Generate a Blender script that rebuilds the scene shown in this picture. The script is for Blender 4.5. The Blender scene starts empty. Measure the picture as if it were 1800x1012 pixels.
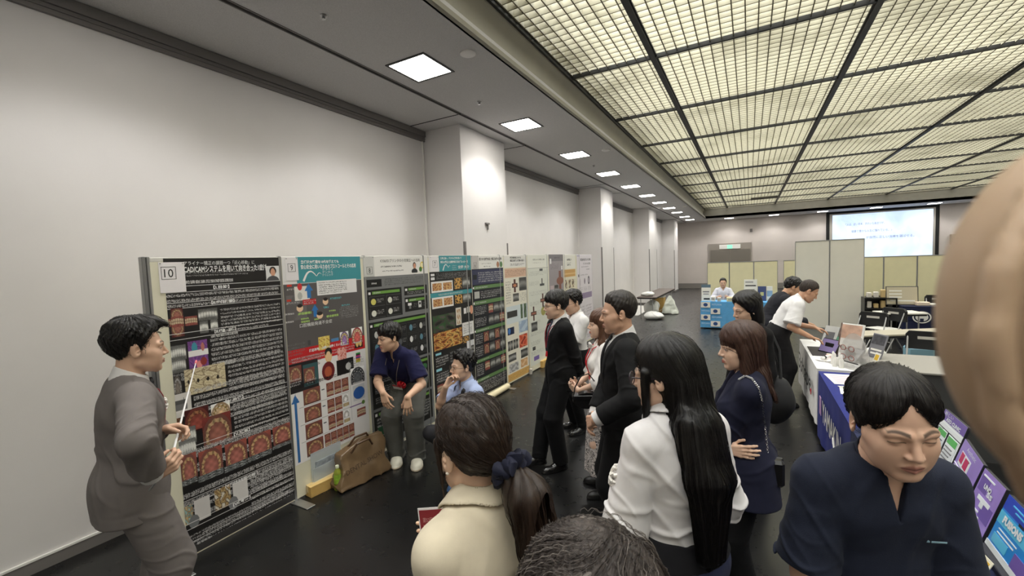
import bpy, bmesh, math, random, os
import numpy as np
from mathutils import Vector, Matrix
random.seed(7); RNG = np.random.default_rng(7)
S = bpy.context.scene
COL = S.collection

# ------------------------------------------------------------------ camera
F_PX = 753.5                       # focal length in pixels of the 1800 wide frame
YAW, PITCH, ROLL = math.radians(29.058), math.radians(-3.479), math.radians(-2.098)
EYE = Vector((0.0, 0.0, 2.0))
_cy, _sy = math.cos(YAW), math.sin(YAW)
_fw = Vector((-_sy * math.cos(PITCH), _cy * math.cos(PITCH), math.sin(PITCH)))
_r = Vector((_cy, _sy, 0)); _u = _r.cross(_fw)
_r2 = _r * math.cos(ROLL) + _u * math.sin(ROLL); _u2 = -_r * math.sin(ROLL) + _u * math.cos(ROLL)
cam = bpy.data.cameras.new('camera'); camo = bpy.data.objects.new('camera', cam); COL.objects.link(camo)
cam.sensor_fit = 'HORIZONTAL'; cam.sensor_width = 36.0; cam.lens = F_PX / 1800 * 36
cam.clip_start = 0.005; cam.clip_end = 100
cam.dof.use_dof = True; cam.dof.focus_distance = 3.5; cam.dof.aperture_fstop = 11.0
m = Matrix((_r2, _u2, -_fw)).transposed().to_4x4(); m.translation = EYE
camo.matrix_world = m
S.camera = camo

# ------------------------------------------------------------------ world, exposure
w = bpy.data.worlds.new('world'); S.world = w; w.use_nodes = True
w.node_tree.nodes['Background'].inputs[0].default_value = (0.9, 0.93, 1.0, 1)
w.node_tree.nodes['Background'].inputs[1].default_value = 0.05
S.view_settings.view_transform = 'Standard'; S.view_settings.look = 'None'
S.view_settings.exposure = 0.66; S.view_settings.gamma = 1.0; S.view_settings.use_curve_mapping = False
S.cycles.use_denoising = True
S.cycles.max_bounces = 8; S.cycles.diffuse_bounces = 4; S.cycles.glossy_bounces = 3
S.cycles.sample_clamp_indirect = 6.0
LOUVER_LIGHT = 3.3                 # strength of the luminous ceiling above the louvers
DOWNLIGHT = 14.0                   # glow of the square downlights
DOWN_W = 58.0                      # their beam, watts

# ------------------------------------------------------------------ materials
def srgb(c):
    """'#rrggbb' or 0-255 triple -> linear"""
    if isinstance(c, str): c = [int(c[i:i + 2], 16) for i in (1, 3, 5)]
    return tuple(((x / 255) / 12.92 if x / 255 <= 0.04045 else ((x / 255 + 0.055) / 1.055) ** 2.4) for x in c)
_M = {}
def mat(name, col, rough=0.6, metal=0.0, var=0.0, vscale=20.0, bump=0.0, bscale=200.0, spec=0.5, emit=0.0, attr=None, sheen=0.0, stretch=None, trans=0.0, alpha=1.0, sss=0.0, coat=0.0):
    if name in _M: return _M[name]
    M = bpy.data.materials.new(name); M.use_nodes = True
    nt = M.node_tree; N = nt.nodes; L = nt.links; b = N['Principled BSDF']
    c = srgb(col) if not (isinstance(col, tuple) and max(col) <= 1.0) else col
    b.inputs['Base Color'].default_value = (*c, 1); b.inputs['Roughness'].default_value = rough
    b.inputs['Metallic'].default_value = metal; b.inputs['Specular IOR Level'].default_value = spec
    if sheen: b.inputs['Sheen Weight'].default_value = sheen
    if trans: b.inputs['Transmission Weight'].default_value = trans
    if alpha < 1: b.inputs['Alpha'].default_value = alpha
    if coat: b.inputs['Coat Weight'].default_value = coat
    if sss:
        b.inputs['Subsurface Weight'].default_value = sss; b.inputs['Subsurface Radius'].default_value = (0.012, 0.005, 0.003)
        b.inputs['Subsurface Scale'].default_value = 0.6
    src = None
    if attr:
        a = N.new('ShaderNodeAttribute'); a.attribute_name = attr; src = a.outputs['Color']
    if emit: b.inputs['Emission Color'].default_value = (*c, 1); b.inputs['Emission Strength'].default_value = emit
    if var or bump:
        tc = N.new('ShaderNodeTexCoord'); vec = tc.outputs['Object']
        if stretch:
            mp = N.new('ShaderNodeMapping'); mp.inputs['Scale'].default_value = stretch; L.new(vec, mp.inputs[0]); vec = mp.outputs[0]
    if var:
        n = N.new('ShaderNodeTexNoise'); n.inputs['Scale'].default_value = vscale; n.inputs['Detail'].default_value = 5; L.new(vec, n.inputs['Vector'])
        mr = N.new('ShaderNodeMapRange'); mr.inputs[1].default_value = 0.3; mr.inputs[2].default_value = 0.7; mr.inputs[3].default_value = 1 - var; mr.inputs[4].default_value = 1 + var
        L.new(n.outputs['Fac'], mr.inputs[0])
        mx = N.new('ShaderNodeMix'); mx.data_type = 'RGBA'; mx.blend_type = 'MULTIPLY'; mx.inputs[0].default_value = 1
        if src: L.new(src, mx.inputs[6])
        else: mx.inputs[6].default_value = (*c, 1)
        L.new(mr.outputs[0], mx.inputs[7]); src = mx.outputs[2]
    if src: L.new(src, b.inputs['Base Color'])
    if bump:
        n = N.new('ShaderNodeTexNoise'); n.inputs['Scale'].default_value = bscale; n.inputs['Detail'].default_value = 3; L.new(vec, n.inputs['Vector'])
        bp = N.new('ShaderNodeBump'); bp.inputs['Strength'].default_value = bump; bp.inputs['Distance'].default_value = 0.002
        L.new(n.outputs['Fac'], bp.inputs['Height']); L.new(bp.outputs[0], b.inputs['Normal'])
    _M[name] = M
    return M

# ------------------------------------------------------------------ mesh helpers
class MB:
    """collects shapes into one mesh"""
    def __init__(s): s.v = []; s.f = []; s.mi = []; s.n = 0; s.cur = 0
    def add(s, vs, fs):
        s.v.append(np.asarray(vs, float).reshape(-1, 3))
        for f in fs: s.f.append([i + s.n for i in f]); s.mi.append(s.cur)
        s.n += len(vs); return s
    def box(s, lo, hi, M=None, bev=0.0):
        lo = np.array(lo, float); hi = np.array(hi, float)
        if bev > 0:
            b = min(bev, *(0.49 * (hi - lo)))
            vs = []
            for k in range(8):
                c = [hi[a] if k >> a & 1 else lo[a] for a in range(3)]
                for a in range(3):
                    q = list(c)
                    for a2 in range(3):
                        if a2 != a: q[a2] += b if not (k >> a2 & 1) else -b
                    vs.append(q)
            bm = bmesh.new(); bv = [bm.verts.new(q) for q in vs]
            r = bmesh.ops.convex_hull(bm, input=bv)
            bm.verts.ensure_lookup_table(); bm.verts.index_update()
            V = [v.co[:] for v in bm.verts]; Fc = [[v.index for v in f.verts] for f in bm.faces]; bm.free()
        else:
            V = [(lo[0] if not k & 1 else hi[0], lo[1] if not k & 2 else hi[1], lo[2] if not k & 4 else hi[2]) for k in range(8)]
            Fc = [(0, 2, 3, 1), (4, 5, 7, 6), (0, 1, 5, 4), (2, 6, 7, 3), (0, 4, 6, 2), (1, 3, 7, 5)]
        if M is not None: V = [M @ Vector(q) for q in V]
        return s.add([tuple(q) for q in V], Fc)
    def tube(s, pts, rad, n=8, cap=True):
        pts = [Vector(q) for q in pts]; m_ = len(pts)
        rads = rad if hasattr(rad, '__len__') else [rad] * m_
        vs = []; up = None
        for i, q in enumerate(pts):
            t = (pts[min(i + 1, m_ - 1)] - pts[max(i - 1, 0)]).normalized()
            if up is None: up = Vector((0, 0, 1)) if abs(t.z) < 0.9 else Vector((1, 0, 0))
            a = (up - t * up.dot(t)).normalized(); b = t.cross(a); up = a
            for k in range(n):
                an = 2 * math.pi * k / n; vs.append(tuple(q + (a * math.cos(an) + b * math.sin(an)) * rads[i]))
        fs = [(i * n + k, i * n + (k + 1) % n, (i + 1) * n + (k + 1) % n, (i + 1) * n + k) for i in range(m_ - 1) for k in range(n)]
        if cap: fs += [tuple(range(n))[::-1], tuple(range((m_ - 1) * n, m_ * n))]
        return s.add(vs, fs)
    def lathe(s, prof, n=24, M=None):
        """profile of (r, z) about z"""
        vs = [(r * math.cos(2 * math.pi * k / n), r * math.sin(2 * math.pi * k / n), z) for r, z in prof for k in range(n)]
        fs = [(i * n + k, i * n + (k + 1) % n, (i + 1) * n + (k + 1) % n, (i + 1) * n + k) for i in range(len(prof) - 1) for k in range(n)]
        fs += [tuple(range(n))[::-1], tuple(range((len(prof) - 1) * n, len(prof) * n))]
        if M is not None: vs = [tuple(M @ Vector(q)) for q in vs]
        return s.add(vs, fs)
    def quad(s, a, b, c, d): return s.add([a, b, c, d], [(0, 1, 2, 3)])
    def prism(s, poly, axis, lo, hi, M=None):
        """polygon in the other two axes, swept along axis"""
        def P(q, t):
            q = list(q); q.insert(axis, t); return tuple(q) if M is None else tuple(M @ Vector(q))
        n = len(poly)
        return s.add([P(q, lo) for q in poly] + [P(q, hi) for q in poly], [tuple(range(n))[::-1], tuple(range(n, 2 * n))] + [(k, (k + 1) % n, n + (k + 1) % n, n + k) for k in range(n)])
    def build(s, name, mats, parent=None, smooth=False, loc=None):
        me = bpy.data.meshes.new(name)
        V = np.concatenate(s.v) if s.v else np.zeros((0, 3))
        me.from_pydata(V.tolist(), [], s.f)
        mats = mats if isinstance(mats, (list, tuple)) else [mats]
        for q in mats: me.materials.append(q)
        if len(mats) > 1: me.polygons.foreach_set('material_index', s.mi)
        bm = bmesh.new(); bm.from_mesh(me); bmesh.ops.recalc_face_normals(bm, faces=bm.faces); bm.to_mesh(me); bm.free()
        if smooth:
            me.polygons.foreach_set('use_smooth', [True] * len(me.polygons)); me.set_sharp_from_angle(angle=math.radians(40))
        return link(name, me, parent, loc)
def link(name, me, parent=None, loc=None):
    o = bpy.data.objects.new(name, me); COL.objects.link(o)
    if parent is not None: o.parent = parent
    if loc is not None: o.location = loc
    return o
def tag(o, label=None, cat=None, group=None, kind=None):
    if label: o['label'] = label
    if cat: o['category'] = cat
    if group: o['group'] = group
    if kind: o['kind'] = kind
    return o
def empty(name, loc, rz=0.0, label=None, cat=None, group=None):
    o = bpy.data.objects.new(name, None); COL.objects.link(o); o.location = loc; o.rotation_euler = (0, 0, rz); o.empty_display_size = 0.05
    return tag(o, label, cat, group)
def struct(o): o['kind'] = 'structure'; return o
def dup(o, loc=None, rz=None, label=None):
    """copy a thing with its parts and sub-parts"""
    def cp(a, par):
        c = a.copy(); COL.objects.link(c)
        if par is not None: c.parent = par
        for ch in a.children: cp(ch, c)
        return c
    c = cp(o, None)
    if loc is not None: c.location = loc
    if rz is not None: c.rotation_euler = (0, 0, rz)
    if label: c['label'] = label
    return c
def text_mesh(body, size, width=None, height=None, depth=0.0, bold=0.0, shear=0.0, align='LEFT'):
    """a text as mesh: (verts n x 3 in its own xy plane, faces); scaled to the wanted width / height"""
    c = bpy.data.curves.new('t', 'FONT'); c.body = body; c.size = size; c.resolution_u = 2; c.offset = bold; c.shear = shear; c.align_x = align; c.extrude = depth
    o = bpy.data.objects.new('t', c); COL.objects.link(o)
    dg = bpy.context.evaluated_depsgraph_get(); dg.update()
    me = bpy.data.meshes.new_from_object(o.evaluated_get(dg))
    v = np.zeros(len(me.vertices) * 3); me.vertices.foreach_get('co', v); v = v.reshape(-1, 3)
    f = [tuple(q.vertices) for q in me.polygons]
    bpy.data.objects.remove(o); bpy.data.curves.remove(c); bpy.data.meshes.remove(me)
    if len(v):
        lo = v.min(0); hi = v.max(0)
        if align == 'LEFT': v[:, 0] -= lo[0]
        if width: v[:, 0] *= width / max(hi[0] - lo[0], 1e-6)
        if height: v[:, 1] = (v[:, 1] - lo[1]) * height / max(hi[1] - lo[1], 1e-6)
    return v, f
def text_obj(name, body, m_, M, parent=None, size=0.05, **k):
    v, f = text_mesh(body, size, **k)
    me = bpy.data.meshes.new(name); me.from_pydata([tuple(M @ Vector(q)) for q in v], [], f); me.materials.append(m_)
    return link(name, me, parent)
def frame(o, x, y):
    """matrix with origin o, x axis x, y axis y"""
    x = Vector(x).normalized(); y = Vector(y); y = (y - x * x.dot(y)).normalized(); z = x.cross(y)
    M = Matrix((x, y, z)).transposed().to_4x4(); M.translation = Vector(o); return M
# ================================================================== ROOM
XW, YF, YN, XR = -4.28, 28.1, -4.0, 11.5      # left wall, far wall, near wall, right wall
ZS, ZG, XC, YC = 3.99, 4.5, -2.13, 26.0       # soffit height, louver height, coffer edge, coffer far edge
M_wall = mat('wall_paint', (226, 223, 222), 0.7, var=0.035, vscale=1.3, bump=0.12, bscale=160)
M_wallf = mat('wall_far_paint', (205, 197, 192), 0.75, var=0.05, vscale=0.8, bump=0.1, bscale=120)
M_soffit = mat('soffit_board', (204, 202, 201), 0.9, var=0.10, vscale=160, bump=0.15, bscale=300)
M_cove = mat('cove_paint', (168, 164, 150), 0.6, var=0.06, vscale=3, bump=0.1, bscale=220)
M_dark = mat('dark_metal', (38, 38, 38), 0.45)
M_blackgap = mat('dark_gap', (18, 18, 18), 0.8)
M_alu = mat('aluminium', (176, 176, 176), 0.35, metal=0.85, var=0.03, vscale=9)
M_grey = mat('grey_trim', (120, 116, 114), 0.5)
M_white = mat('white_plastic', (236, 234, 230), 0.45)
M_edge = mat('pale_trim', (240, 238, 234), 0.4)

# floor: glossy dark sheet vinyl with faint scuffs
def floor_mat():
    M = bpy.data.materials.new('dark_vinyl_floor'); M.use_nodes = True; nt = M.node_tree; N = nt.nodes; L = nt.links; b = N['Principled BSDF']
    tc = N.new('ShaderNodeTexCoord'); n = N.new('ShaderNodeTexNoise'); n.inputs['Scale'].default_value = 1.7; n.inputs['Detail'].default_value = 8; L.new(tc.outputs['Object'], n.inputs[0])
    r = N.new('ShaderNodeValToRGB'); r.color_ramp.elements[0].position = .35; r.color_ramp.elements[1].position = .75
    r.color_ramp.elements[0].color = (*srgb((15, 15, 16)), 1); r.color_ramp.elements[1].color = (*srgb((24, 24, 24)), 1)
    L.new(n.outputs['Fac'], r.inputs[0]); L.new(r.outputs[0], b.inputs['Base Color'])
    n2 = N.new('ShaderNodeTexNoise'); n2.inputs['Scale'].default_value = 9; n2.inputs['Detail'].default_value = 6; L.new(tc.outputs['Object'], n2.inputs[0])
    mr = N.new('ShaderNodeMapRange'); mr.inputs[3].default_value = .22; mr.inputs[4].default_value = .36; L.new(n2.outputs['Fac'], mr.inputs[0]); L.new(mr.outputs[0], b.inputs['Roughness'])
    b.inputs['Specular IOR Level'].default_value = .6
    return M
struct(MB().box((XW - .2, YN - .2, -.1), (XR + .2, YF + .2, 0)).build('floor', floor_mat()))
struct(MB().box((XW - .2, YN, 0), (XW, YF, 4.9)).build('wall_left', M_wall))
struct(MB().box((XW - .2, YF, 0), (XR + .2, YF + .2, 4.9)).build('wall_far', M_wallf))
struct(MB().box((XR, YN, 0), (XR + .2, YF, 4.9)).build('wall_right', M_wall))
struct(MB().box((XW - .2, YN - .2, 0), (XR + .2, YN, 4.9)).build('wall_near', M_wall))
# soffit all round the coffer (with the slot beside the left wall recess)
s = MB()
XS = -3.36                                        # the dark slot along the soffit
s.box((XS + .02, YN, ZS), (XC, YF, ZS + .12)); s.box((XW, YN, ZS), (XS - .02, YF, ZS + .12))
s.box((XC, YC, ZS), (XR, YF, ZS + .12)); s.box((XR - .9, YN, ZS), (XR, YC, ZS + .12))
struct(s.build('ceiling', M_soffit))
struct(MB().box((XS - .03, YN, ZS + .05), (XS + .03, YF, ZS + .14)).build('trim_1', M_blackgap))      # shadow gap of the slot
s = MB(); s.box((XS + .018, YN, ZS - .006), (XS + .03, YF, ZS + .02)); s.box((XS - .03, YN, ZS - .006), (XS - .018, YF, ZS + .02))
struct(s.build('trim_2', M_grey))
struct(MB().box((XW - .2, YN - .2, 4.86), (XR + .2, YF + .2, 4.95)).build('ceiling_slab', mat('slab_paint', (215, 208, 190), .8)))
# cove: curved plaster moulding between soffit and louver field, left and far sides
prof = [(XC - .001, ZS)] + [(XC - .16 + .16 * math.cos(a) , ZS + .02 + .36 * math.sin(a)) for a in np.linspace(0, math.pi / 2, 9)]
prof = [(XC - .02, ZS), (XC, ZS), (XC + .03, ZS + .01), (XC + .035, ZS + .05), (XC - .0, ZS + .07), (XC - .07, ZS + .16), (XC - .10, ZS + .28), (XC - .08, ZS + .38), (XC - .02, ZS + .44), (XC - .02, ZG + .03), (XC - .2, ZG + .03), (XC - .2, ZS + .1)]
struct(MB().prism(prof, 1, YN, YC + .05).build('trim_3', M_cove, smooth=True))
struct(MB().box((XC - .025, YN, ZG - .05), (XC + .01, YC, ZG + .1)).build('trim_4', M_dark))
struct(MB().box((XC - .1, YC, ZS), (XR, YC + .12, ZG + .36)).build('trim_5', mat('fascia_grey', (158, 154, 144), .7, var=.05, vscale=4)))
# plenum sides, luminous sheet, louvers
s = MB(); s.box((XC - .1, YN, ZG + .03), (XC - .06, YC, 4.86))
struct(s.build('trim_6', mat('plenum_side', (110, 108, 98), .8)))
Mlum = bpy.data.materials.new('luminous_sheet'); Mlum.use_nodes = True
nt = Mlum.node_tree; N = nt.nodes; L = nt.links; N.remove(N['Principled BSDF'])
em = N.new('ShaderNodeEmission'); tc = N.new('ShaderNodeTexCoord'); nz = N.new('ShaderNodeTexNoise'); nz.inputs['Scale'].default_value = .55; nz.inputs['Detail'].default_value = 3
mr = N.new('ShaderNodeMapRange'); mr.inputs[1].default_value = .3; mr.inputs[2].default_value = .7; mr.inputs[3].default_value = LOUVER_LIGHT * .8; mr.inputs[4].default_value = LOUVER_LIGHT * 1.15
L.new(tc.outputs['Object'], nz.inputs[0]); L.new(nz.outputs['Fac'], mr.inputs[0]); L.new(mr.outputs[0], em.inputs['Strength'])
em.inputs['Color'].default_value = (.98, .985, .955, 1); L.new(em.outputs[0], N['Material Output'].inputs[0])
s = MB(); s.add([(XC + .25, YN, ZG + .34), (XC + .25, YC, ZG + .34), (XR - .9, YC, ZG + .34), (XR - .9, YN, ZG + .34)], [(0, 1, 2, 3)])
lp = s.build('ceiling_light_panel', Mlum); struct(lp)
def louver_mat():
    M = bpy.data.materials.new('louver_plastic'); M.use_nodes = True; nt = M.node_tree; N = nt.nodes; L = nt.links; N.remove(N['Principled BSDF'])
    d = N.new('ShaderNodeBsdfDiffuse'); t = N.new('ShaderNodeBsdfTranslucent'); mx = N.new('ShaderNodeMixShader'); mx.inputs[0].default_value = .4
    tc = N.new('ShaderNodeTexCoord'); nz = N.new('ShaderNodeTexNoise'); nz.inputs['Scale'].default_value = .9; nz.inputs['Detail'].default_value = 4; L.new(tc.outputs['Object'], nz.inputs[0])
    r = N.new('ShaderNodeValToRGB'); r.color_ramp.elements[0].position = .28; r.color_ramp.elements[1].position = .5
    r.color_ramp.elements[0].color = (*srgb((196, 192, 172)), 1); r.color_ramp.elements[1].color = (*srgb((226, 223, 208)), 1)
    L.new(nz.outputs['Fac'], r.inputs[0]); L.new(r.outputs[0], d.inputs[0]); L.new(r.outputs[0], t.inputs[0])
    L.new(d.outputs[0], mx.inputs[1]); L.new(t.outputs[0], mx.inputs[2]); L.new(mx.outputs[0], N['Material Output'].inputs[0]); return M
GX0, GDX, GY0, GDY = -1.045, 2.2, 5.746 - 2.18 * 4, 2.18
CELL = 2.18 / 18
s = MB(); x = XC + .02
hB = .075
k = 0
while x < XR - .9:
    s.box((x - .0025, YN, ZG), (x + .0025, YC, ZG + hB)); x += GDX / 18
y = GY0 - .5
while y < YC:
    s.box((XC, y - .0025, ZG + .001), (XR - .9, y + .0025, ZG + hB - .001)); y += CELL
struct(s.build('ceiling_louver', louver_mat()))
# unlit undersides of the louver blades, their shade put in as darker strips
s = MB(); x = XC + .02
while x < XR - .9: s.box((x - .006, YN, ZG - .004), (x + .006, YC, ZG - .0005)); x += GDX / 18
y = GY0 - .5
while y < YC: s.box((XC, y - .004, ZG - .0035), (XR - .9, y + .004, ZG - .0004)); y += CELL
struct(s.build('ceiling_louver_edge', mat('louver_edge_shade', (128, 122, 100), .6)))
s = MB()
for k in range(7):
    x = GX0 + GDX * k
    if x < XR - .9: s.box((x - .028, YN, ZG - .035), (x + .028, YC, ZG + .02)); s.box((x - .045, YN, ZG - .012), (x + .045, YC, ZG + .004))
y = GY0
while y < YC:
    s.box((XC, y - .02, ZG - .028), (XR - .9, y + .02, ZG + .02)); y += GDY
struct(s.build('ceiling_grid_bar', M_dark))
# pillars on the left wall, cornice and baseboards between them
PIL = [(-2.2, -.9), (5.13, 6.40), (11.75, 12.95), (18.27, 19.9), (25.0, 26.3)]
XP = -3.61
for a, b in PIL[1:]:
    struct(MB().box((XW, a, 0), (XP, b, ZS), bev=.004).build('pillar', M_wall))
    struct(MB().box((XP - .02, a - .006, 0), (XP + .006, a + .035, 2.32)).build('trim_7', M_grey))
    struct(MB().box((XP - .02, b - .03, 0), (XP + .006, b + .006, 2.32)).build('trim_8', M_grey))
    struct(MB().box((XW, a - .014, .1), (XP + .012, b + .014, .1 + .02)).build('trim_9', M_edge))
    struct(MB().box((XW, a - .01, 0), (XP + .008, b + .01, .1)).build('baseboard_pillar', M_grey))
gaps = [(YN, PIL[1][0])] + [(PIL[i][1], PIL[i + 1][0]) for i in range(1, 4)] + [(26.3, YF)]
for a, b in gaps:
    s = MB(); s.box((XW, a, ZS - .085), (XW + .05, b, ZS - .004)); s.box((XW, a, ZS - .15), (XW + .03, b, ZS - .085)); s.box((XW, a, ZS - .118), (XW + .042, b, ZS - .11))
    struct(s.build('trim_10', M_grey))
    struct(MB().box((XW, a, 0), (XW + .012, b, .085)).build('baseboard_left', M_grey))
    struct(MB().box((XW, a, .085), (XW + .016, b, .1)).build('trim_11', M_edge))
    # vertical joint strips where wall meets pillar, and panel joints
    struct(MB().box((XW, b - .05, .1), (XW + .02, b - .03, ZS - .15)).build('trim_12', M_edge))
for a, b in PIL[1:]:
    s = MB()
    for q in (a - .32, b + .32): s.box((XW, q - .008, ZS - .004), (XS, q + .008, ZS + .002))
    struct(s.build('trim_13', M_blackgap))
struct(MB().box((XW, YF - .02, 0), (XR, YF, .3)).build('baseboard_far', mat('far_skirting', (128, 124, 120), .6)))
# far door recess with exit sign above
struct(MB().box((-2.14, YF - .06, 0), (.09, YF, 2.62)).build('trim_14', mat('door_surround', (150, 143, 135), .7)))
s = MB(); s.box((-2.03, YF - .10, 0), (-.985, YF - .05, 2.26)); s.box((-.975, YF - .10, 0), (.03, YF - .05, 2.26))
d = s.build('door_1', mat('door_grey', (118, 112, 104), .6)); struct(d)
MB().box((-1.0, YF - .13, 1.0), (-.93, YF - .10, 1.2)).build('door_handle', M_alu, d)
sg = empty('exit_sign', (-1.0, YF - .06, 2.43), label='green and white emergency exit sign above the far double door', cat='sign')
MB().box((-.55, -.05, -.14), (.55, 0, .11), bev=.01).build('sign_box', M_white, sg)
MB().box((-.13, -.056, -.12), (.13, -.051, .09)).build('sign_face', mat('exit_green', (120, 200, 170), .5, emit=.8), sg)
s = MB(); s.add(*[text_mesh('EXIT', .08, width=.2, height=.07)][0])
t = text_obj('sign_text', 'EXIT', M_white, frame((-.1, -.058, -.06), (1, 0, 0), (0, 0, 1)), sg, size=.08, width=.2, height=.06)

# square downlights: left row and far row
M_glow = mat('downlight_glow', (255, 250, 240), .5, emit=DOWNLIGHT)
def downlight(x, y, label):
    o = empty('ceiling_downlight', (x, y, ZS), label=label, cat='ceiling light', group='square downlights in the soffit')
    fr = MB()
    for q in ((-.245, -.245, .245, -.22), (-.245, .22, .245, .245), (-.245, -.22, -.22, .22), (.22, -.22, .245, .22)): fr.box((q[0], q[1], -.008), (q[2], q[3], .004))
    fr.build('frame', M_dark, o)
    l = bpy.data.lights.new('downlight_beam', 'SPOT'); l.energy = DOWN_W; l.spot_size = math.radians(142); l.spot_blend = .45; l.shadow_soft_size = .16; l.color = (1, .985, .965)
    lo = bpy.data.objects.new('downlight_beam', l); COL.objects.link(lo); lo.parent = o; lo.location = (0, 0, -.03)
    MB().box((-.22, -.22, -.004), (.22, .22, .003)).build('diffuser', M_glow, o)
    return o
ORD = ['nearest', 'second', 'third', 'fourth', 'fifth', 'sixth', 'seventh', 'eighth', 'ninth', 'tenth', 'eleventh', 'twelfth', 'farthest']
for k in range(-1, 11):
    y = 3.5 + 2.2 * k if k < 9 else 3.5 + 2.25 * k
    nm = 'square downlight just behind the camera in the left soffit' if k < 0 else '%s square downlight, counted from the camera along the left soffit' % (ORD[k] if k < 10 else 'farthest')
    downlight(-2.91, y, nm)
for k, x in enumerate((-.99, 1.15, 3.27, 5.4, 7.5, 9.6)):
    downlight(x, 27.05, '%s square downlight from the left wall in the far soffit' % ORD[k].replace('nearest', 'first'))
def disc(x, y, r, nm, label, cat, prof, m_=M_white):
    o = MB().lathe(prof, 24, Matrix.Translation((x, y, ZS))).build(nm, m_, smooth=True); tag(o, label, cat); return o
for (x, y), wh in zip([(-2.33, 3.5), (-2.30, 7.88), (-2.29, 18.7)], ['beside the nearest downlight', 'beside the third downlight', 'far along the soffit near the coffer']):
    disc(x, y, .07, 'smoke_detector', 'round white ceiling detector disc ' + wh, 'detector', [(.075, .0), (.075, -.012), (.06, -.02), (.01, -.022)])
for (x, y), wh in zip([(-2.93, 2.38), (-2.92, 4.6), (-2.9, 9.0)], ['ahead of the nearest downlight', 'between the nearest and second downlights', 'between the third and fourth downlights']):
    disc(x, y, .03, 'sprinkler', 'small metal sprinkler head in the soffit ' + wh, 'sprinkler', [(.028, 0), (.028, -.006), (.012, -.012), (.012, -.03), (.02, -.034), (.004, -.036)], M_alu)
# small wall fittings
o = MB().box((XP, 5.75, 2.52), (XP + .02, 5.78, 2.62)).box((XP, 5.70, 2.60), (XP + .03, 5.80, 2.625)).build('wall_hook', M_grey); tag(o, 'small metal hook on the face of the nearest pillar', 'hook')
o = MB().box((-1.98 + 2, YF - .06, 3.2), (-1.85 + 2, YF, 3.38)).build('wall_speaker', M_grey); tag(o, 'small dark fitting high on the far wall right of the door', 'speaker')
# supply grille in the louver field
o = MB().box((.06, 22.5, ZG - .06), (1.1, 22.95, ZG)).build('ceiling_vent', mat('vent_dark', (70, 66, 60), .6)); tag(o, 'dark rectangular vent box set into the louvered ceiling', 'vent')
# projection screen on the far wall
sc = empty('projection_screen', (5.75, YF, 2.6), label='large black-framed projection screen showing a pale blue slide', cat='screen')
MB().box((-2.2, -.10, -1.3), (2.2, -.02, 1.38), bev=.01).build('frame', M_blackgap, sc)
MB().box((-2.06, -.115, -1.25), (2.06, -.101, 1.28)).build('border', mat('screen_border', (168, 164, 156), .7), sc)
Ms = bpy.data.materials.new('projected_slide'); Ms.use_nodes = True
nt = Ms.node_tree; N = nt.nodes; L = nt.links; b = N['Principled BSDF']; tc = N.new('ShaderNodeTexCoord'); nz = N.new('ShaderNodeTexNoise'); nz.inputs['Scale'].default_value = .8; nz.inputs['Detail'].default_value = 4; nz.inputs['Distortion'].default_value = 1.2
r = N.new('ShaderNodeValToRGB'); r.color_ramp.elements[0].color = (*srgb((172, 194, 236)), 1); r.color_ramp.elements[1].color = (*srgb((205, 226, 250)), 1); r.color_ramp.elements[0].position = .35; r.color_ramp.elements[1].position = .65
L.new(tc.outputs['Object'], nz.inputs[0]); L.new(nz.outputs['Fac'], r.inputs[0]); L.new(r.outputs[0], b.inputs['Emission Color']); b.inputs['Emission Strength'].default_value = .85; b.inputs['Base Color'].default_value = (.3, .32, .36, 1); b.inputs['Roughness'].default_value = .9
MB().box((-1.94, -.122, -1.2), (1.97, -.116, 1.21)).build('slide', Ms, sc)
M_slt = mat('slide_text', (90, 96, 130), .9)
for tx, x, z, wd in (('「人は、近い将来、きれいな歯並びが、', -1.38, .62, 1.55), ('健康で豊かな人生に憧れている。」', -1.15, .26, 1.6), ('が自然に正しい治療を選ばせる。', -.55, -.08, 1.85)):
    text_obj('slide_text', tx, M_slt, frame((x, -.125, z), (1, 0, 0), (0, 0, 1)), sc, size=.14, width=wd, height=.13)
# ================================================================== PEOPLE: signed-distance bodies and clothes
f32 = np.float32
def A(*q): return np.array(q, f32)
def unit(v): v = np.asarray(v, f32); return v / max(float(np.linalg.norm(v)), 1e-9)
def dcone(P, a, b, ra, rb):
    a = np.asarray(a, f32); ab = np.asarray(b, f32) - a; t = np.clip((P - a) @ ab / max(float(ab @ ab), 1e-9), 0, 1)
    q = P - a - t[:, None] * ab
    return np.sqrt((q * q).sum(1)) - (ra + t * (rb - ra))
def dell(P, c, r, R=None):
    q = P - np.asarray(c, f32)
    if R is not None: q = q @ R
    r = np.asarray(r, f32); k0 = np.sqrt(((q / r) ** 2).sum(1)); k1 = np.sqrt(((q / (r * r)) ** 2).sum(1))
    return k0 * (k0 - 1) / np.maximum(k1, 1e-6)
def smin(a, b, k):
    h = np.clip(.5 + .5 * (b - a) / k, 0, 1); return b + (a - b) * h - k * h * (1 - h)
def smax(a, b, k): return -smin(-a, -b, k)
def wob(P, f, seed=0):
    r = np.random.default_rng(seed); out = 0
    for i in range(4):
        k = r.normal(size=3); k = k / np.linalg.norm(k) * f * (1 + .6 * i); k2 = r.normal(size=3) * f * .6
        out = out + np.sin(P @ k.astype(f32) + r.uniform(0, 6.3) + 1.6 * np.sin(P @ k2.astype(f32) + r.uniform(0, 6.3))) / (1 + .5 * i)
    return out * .45
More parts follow.
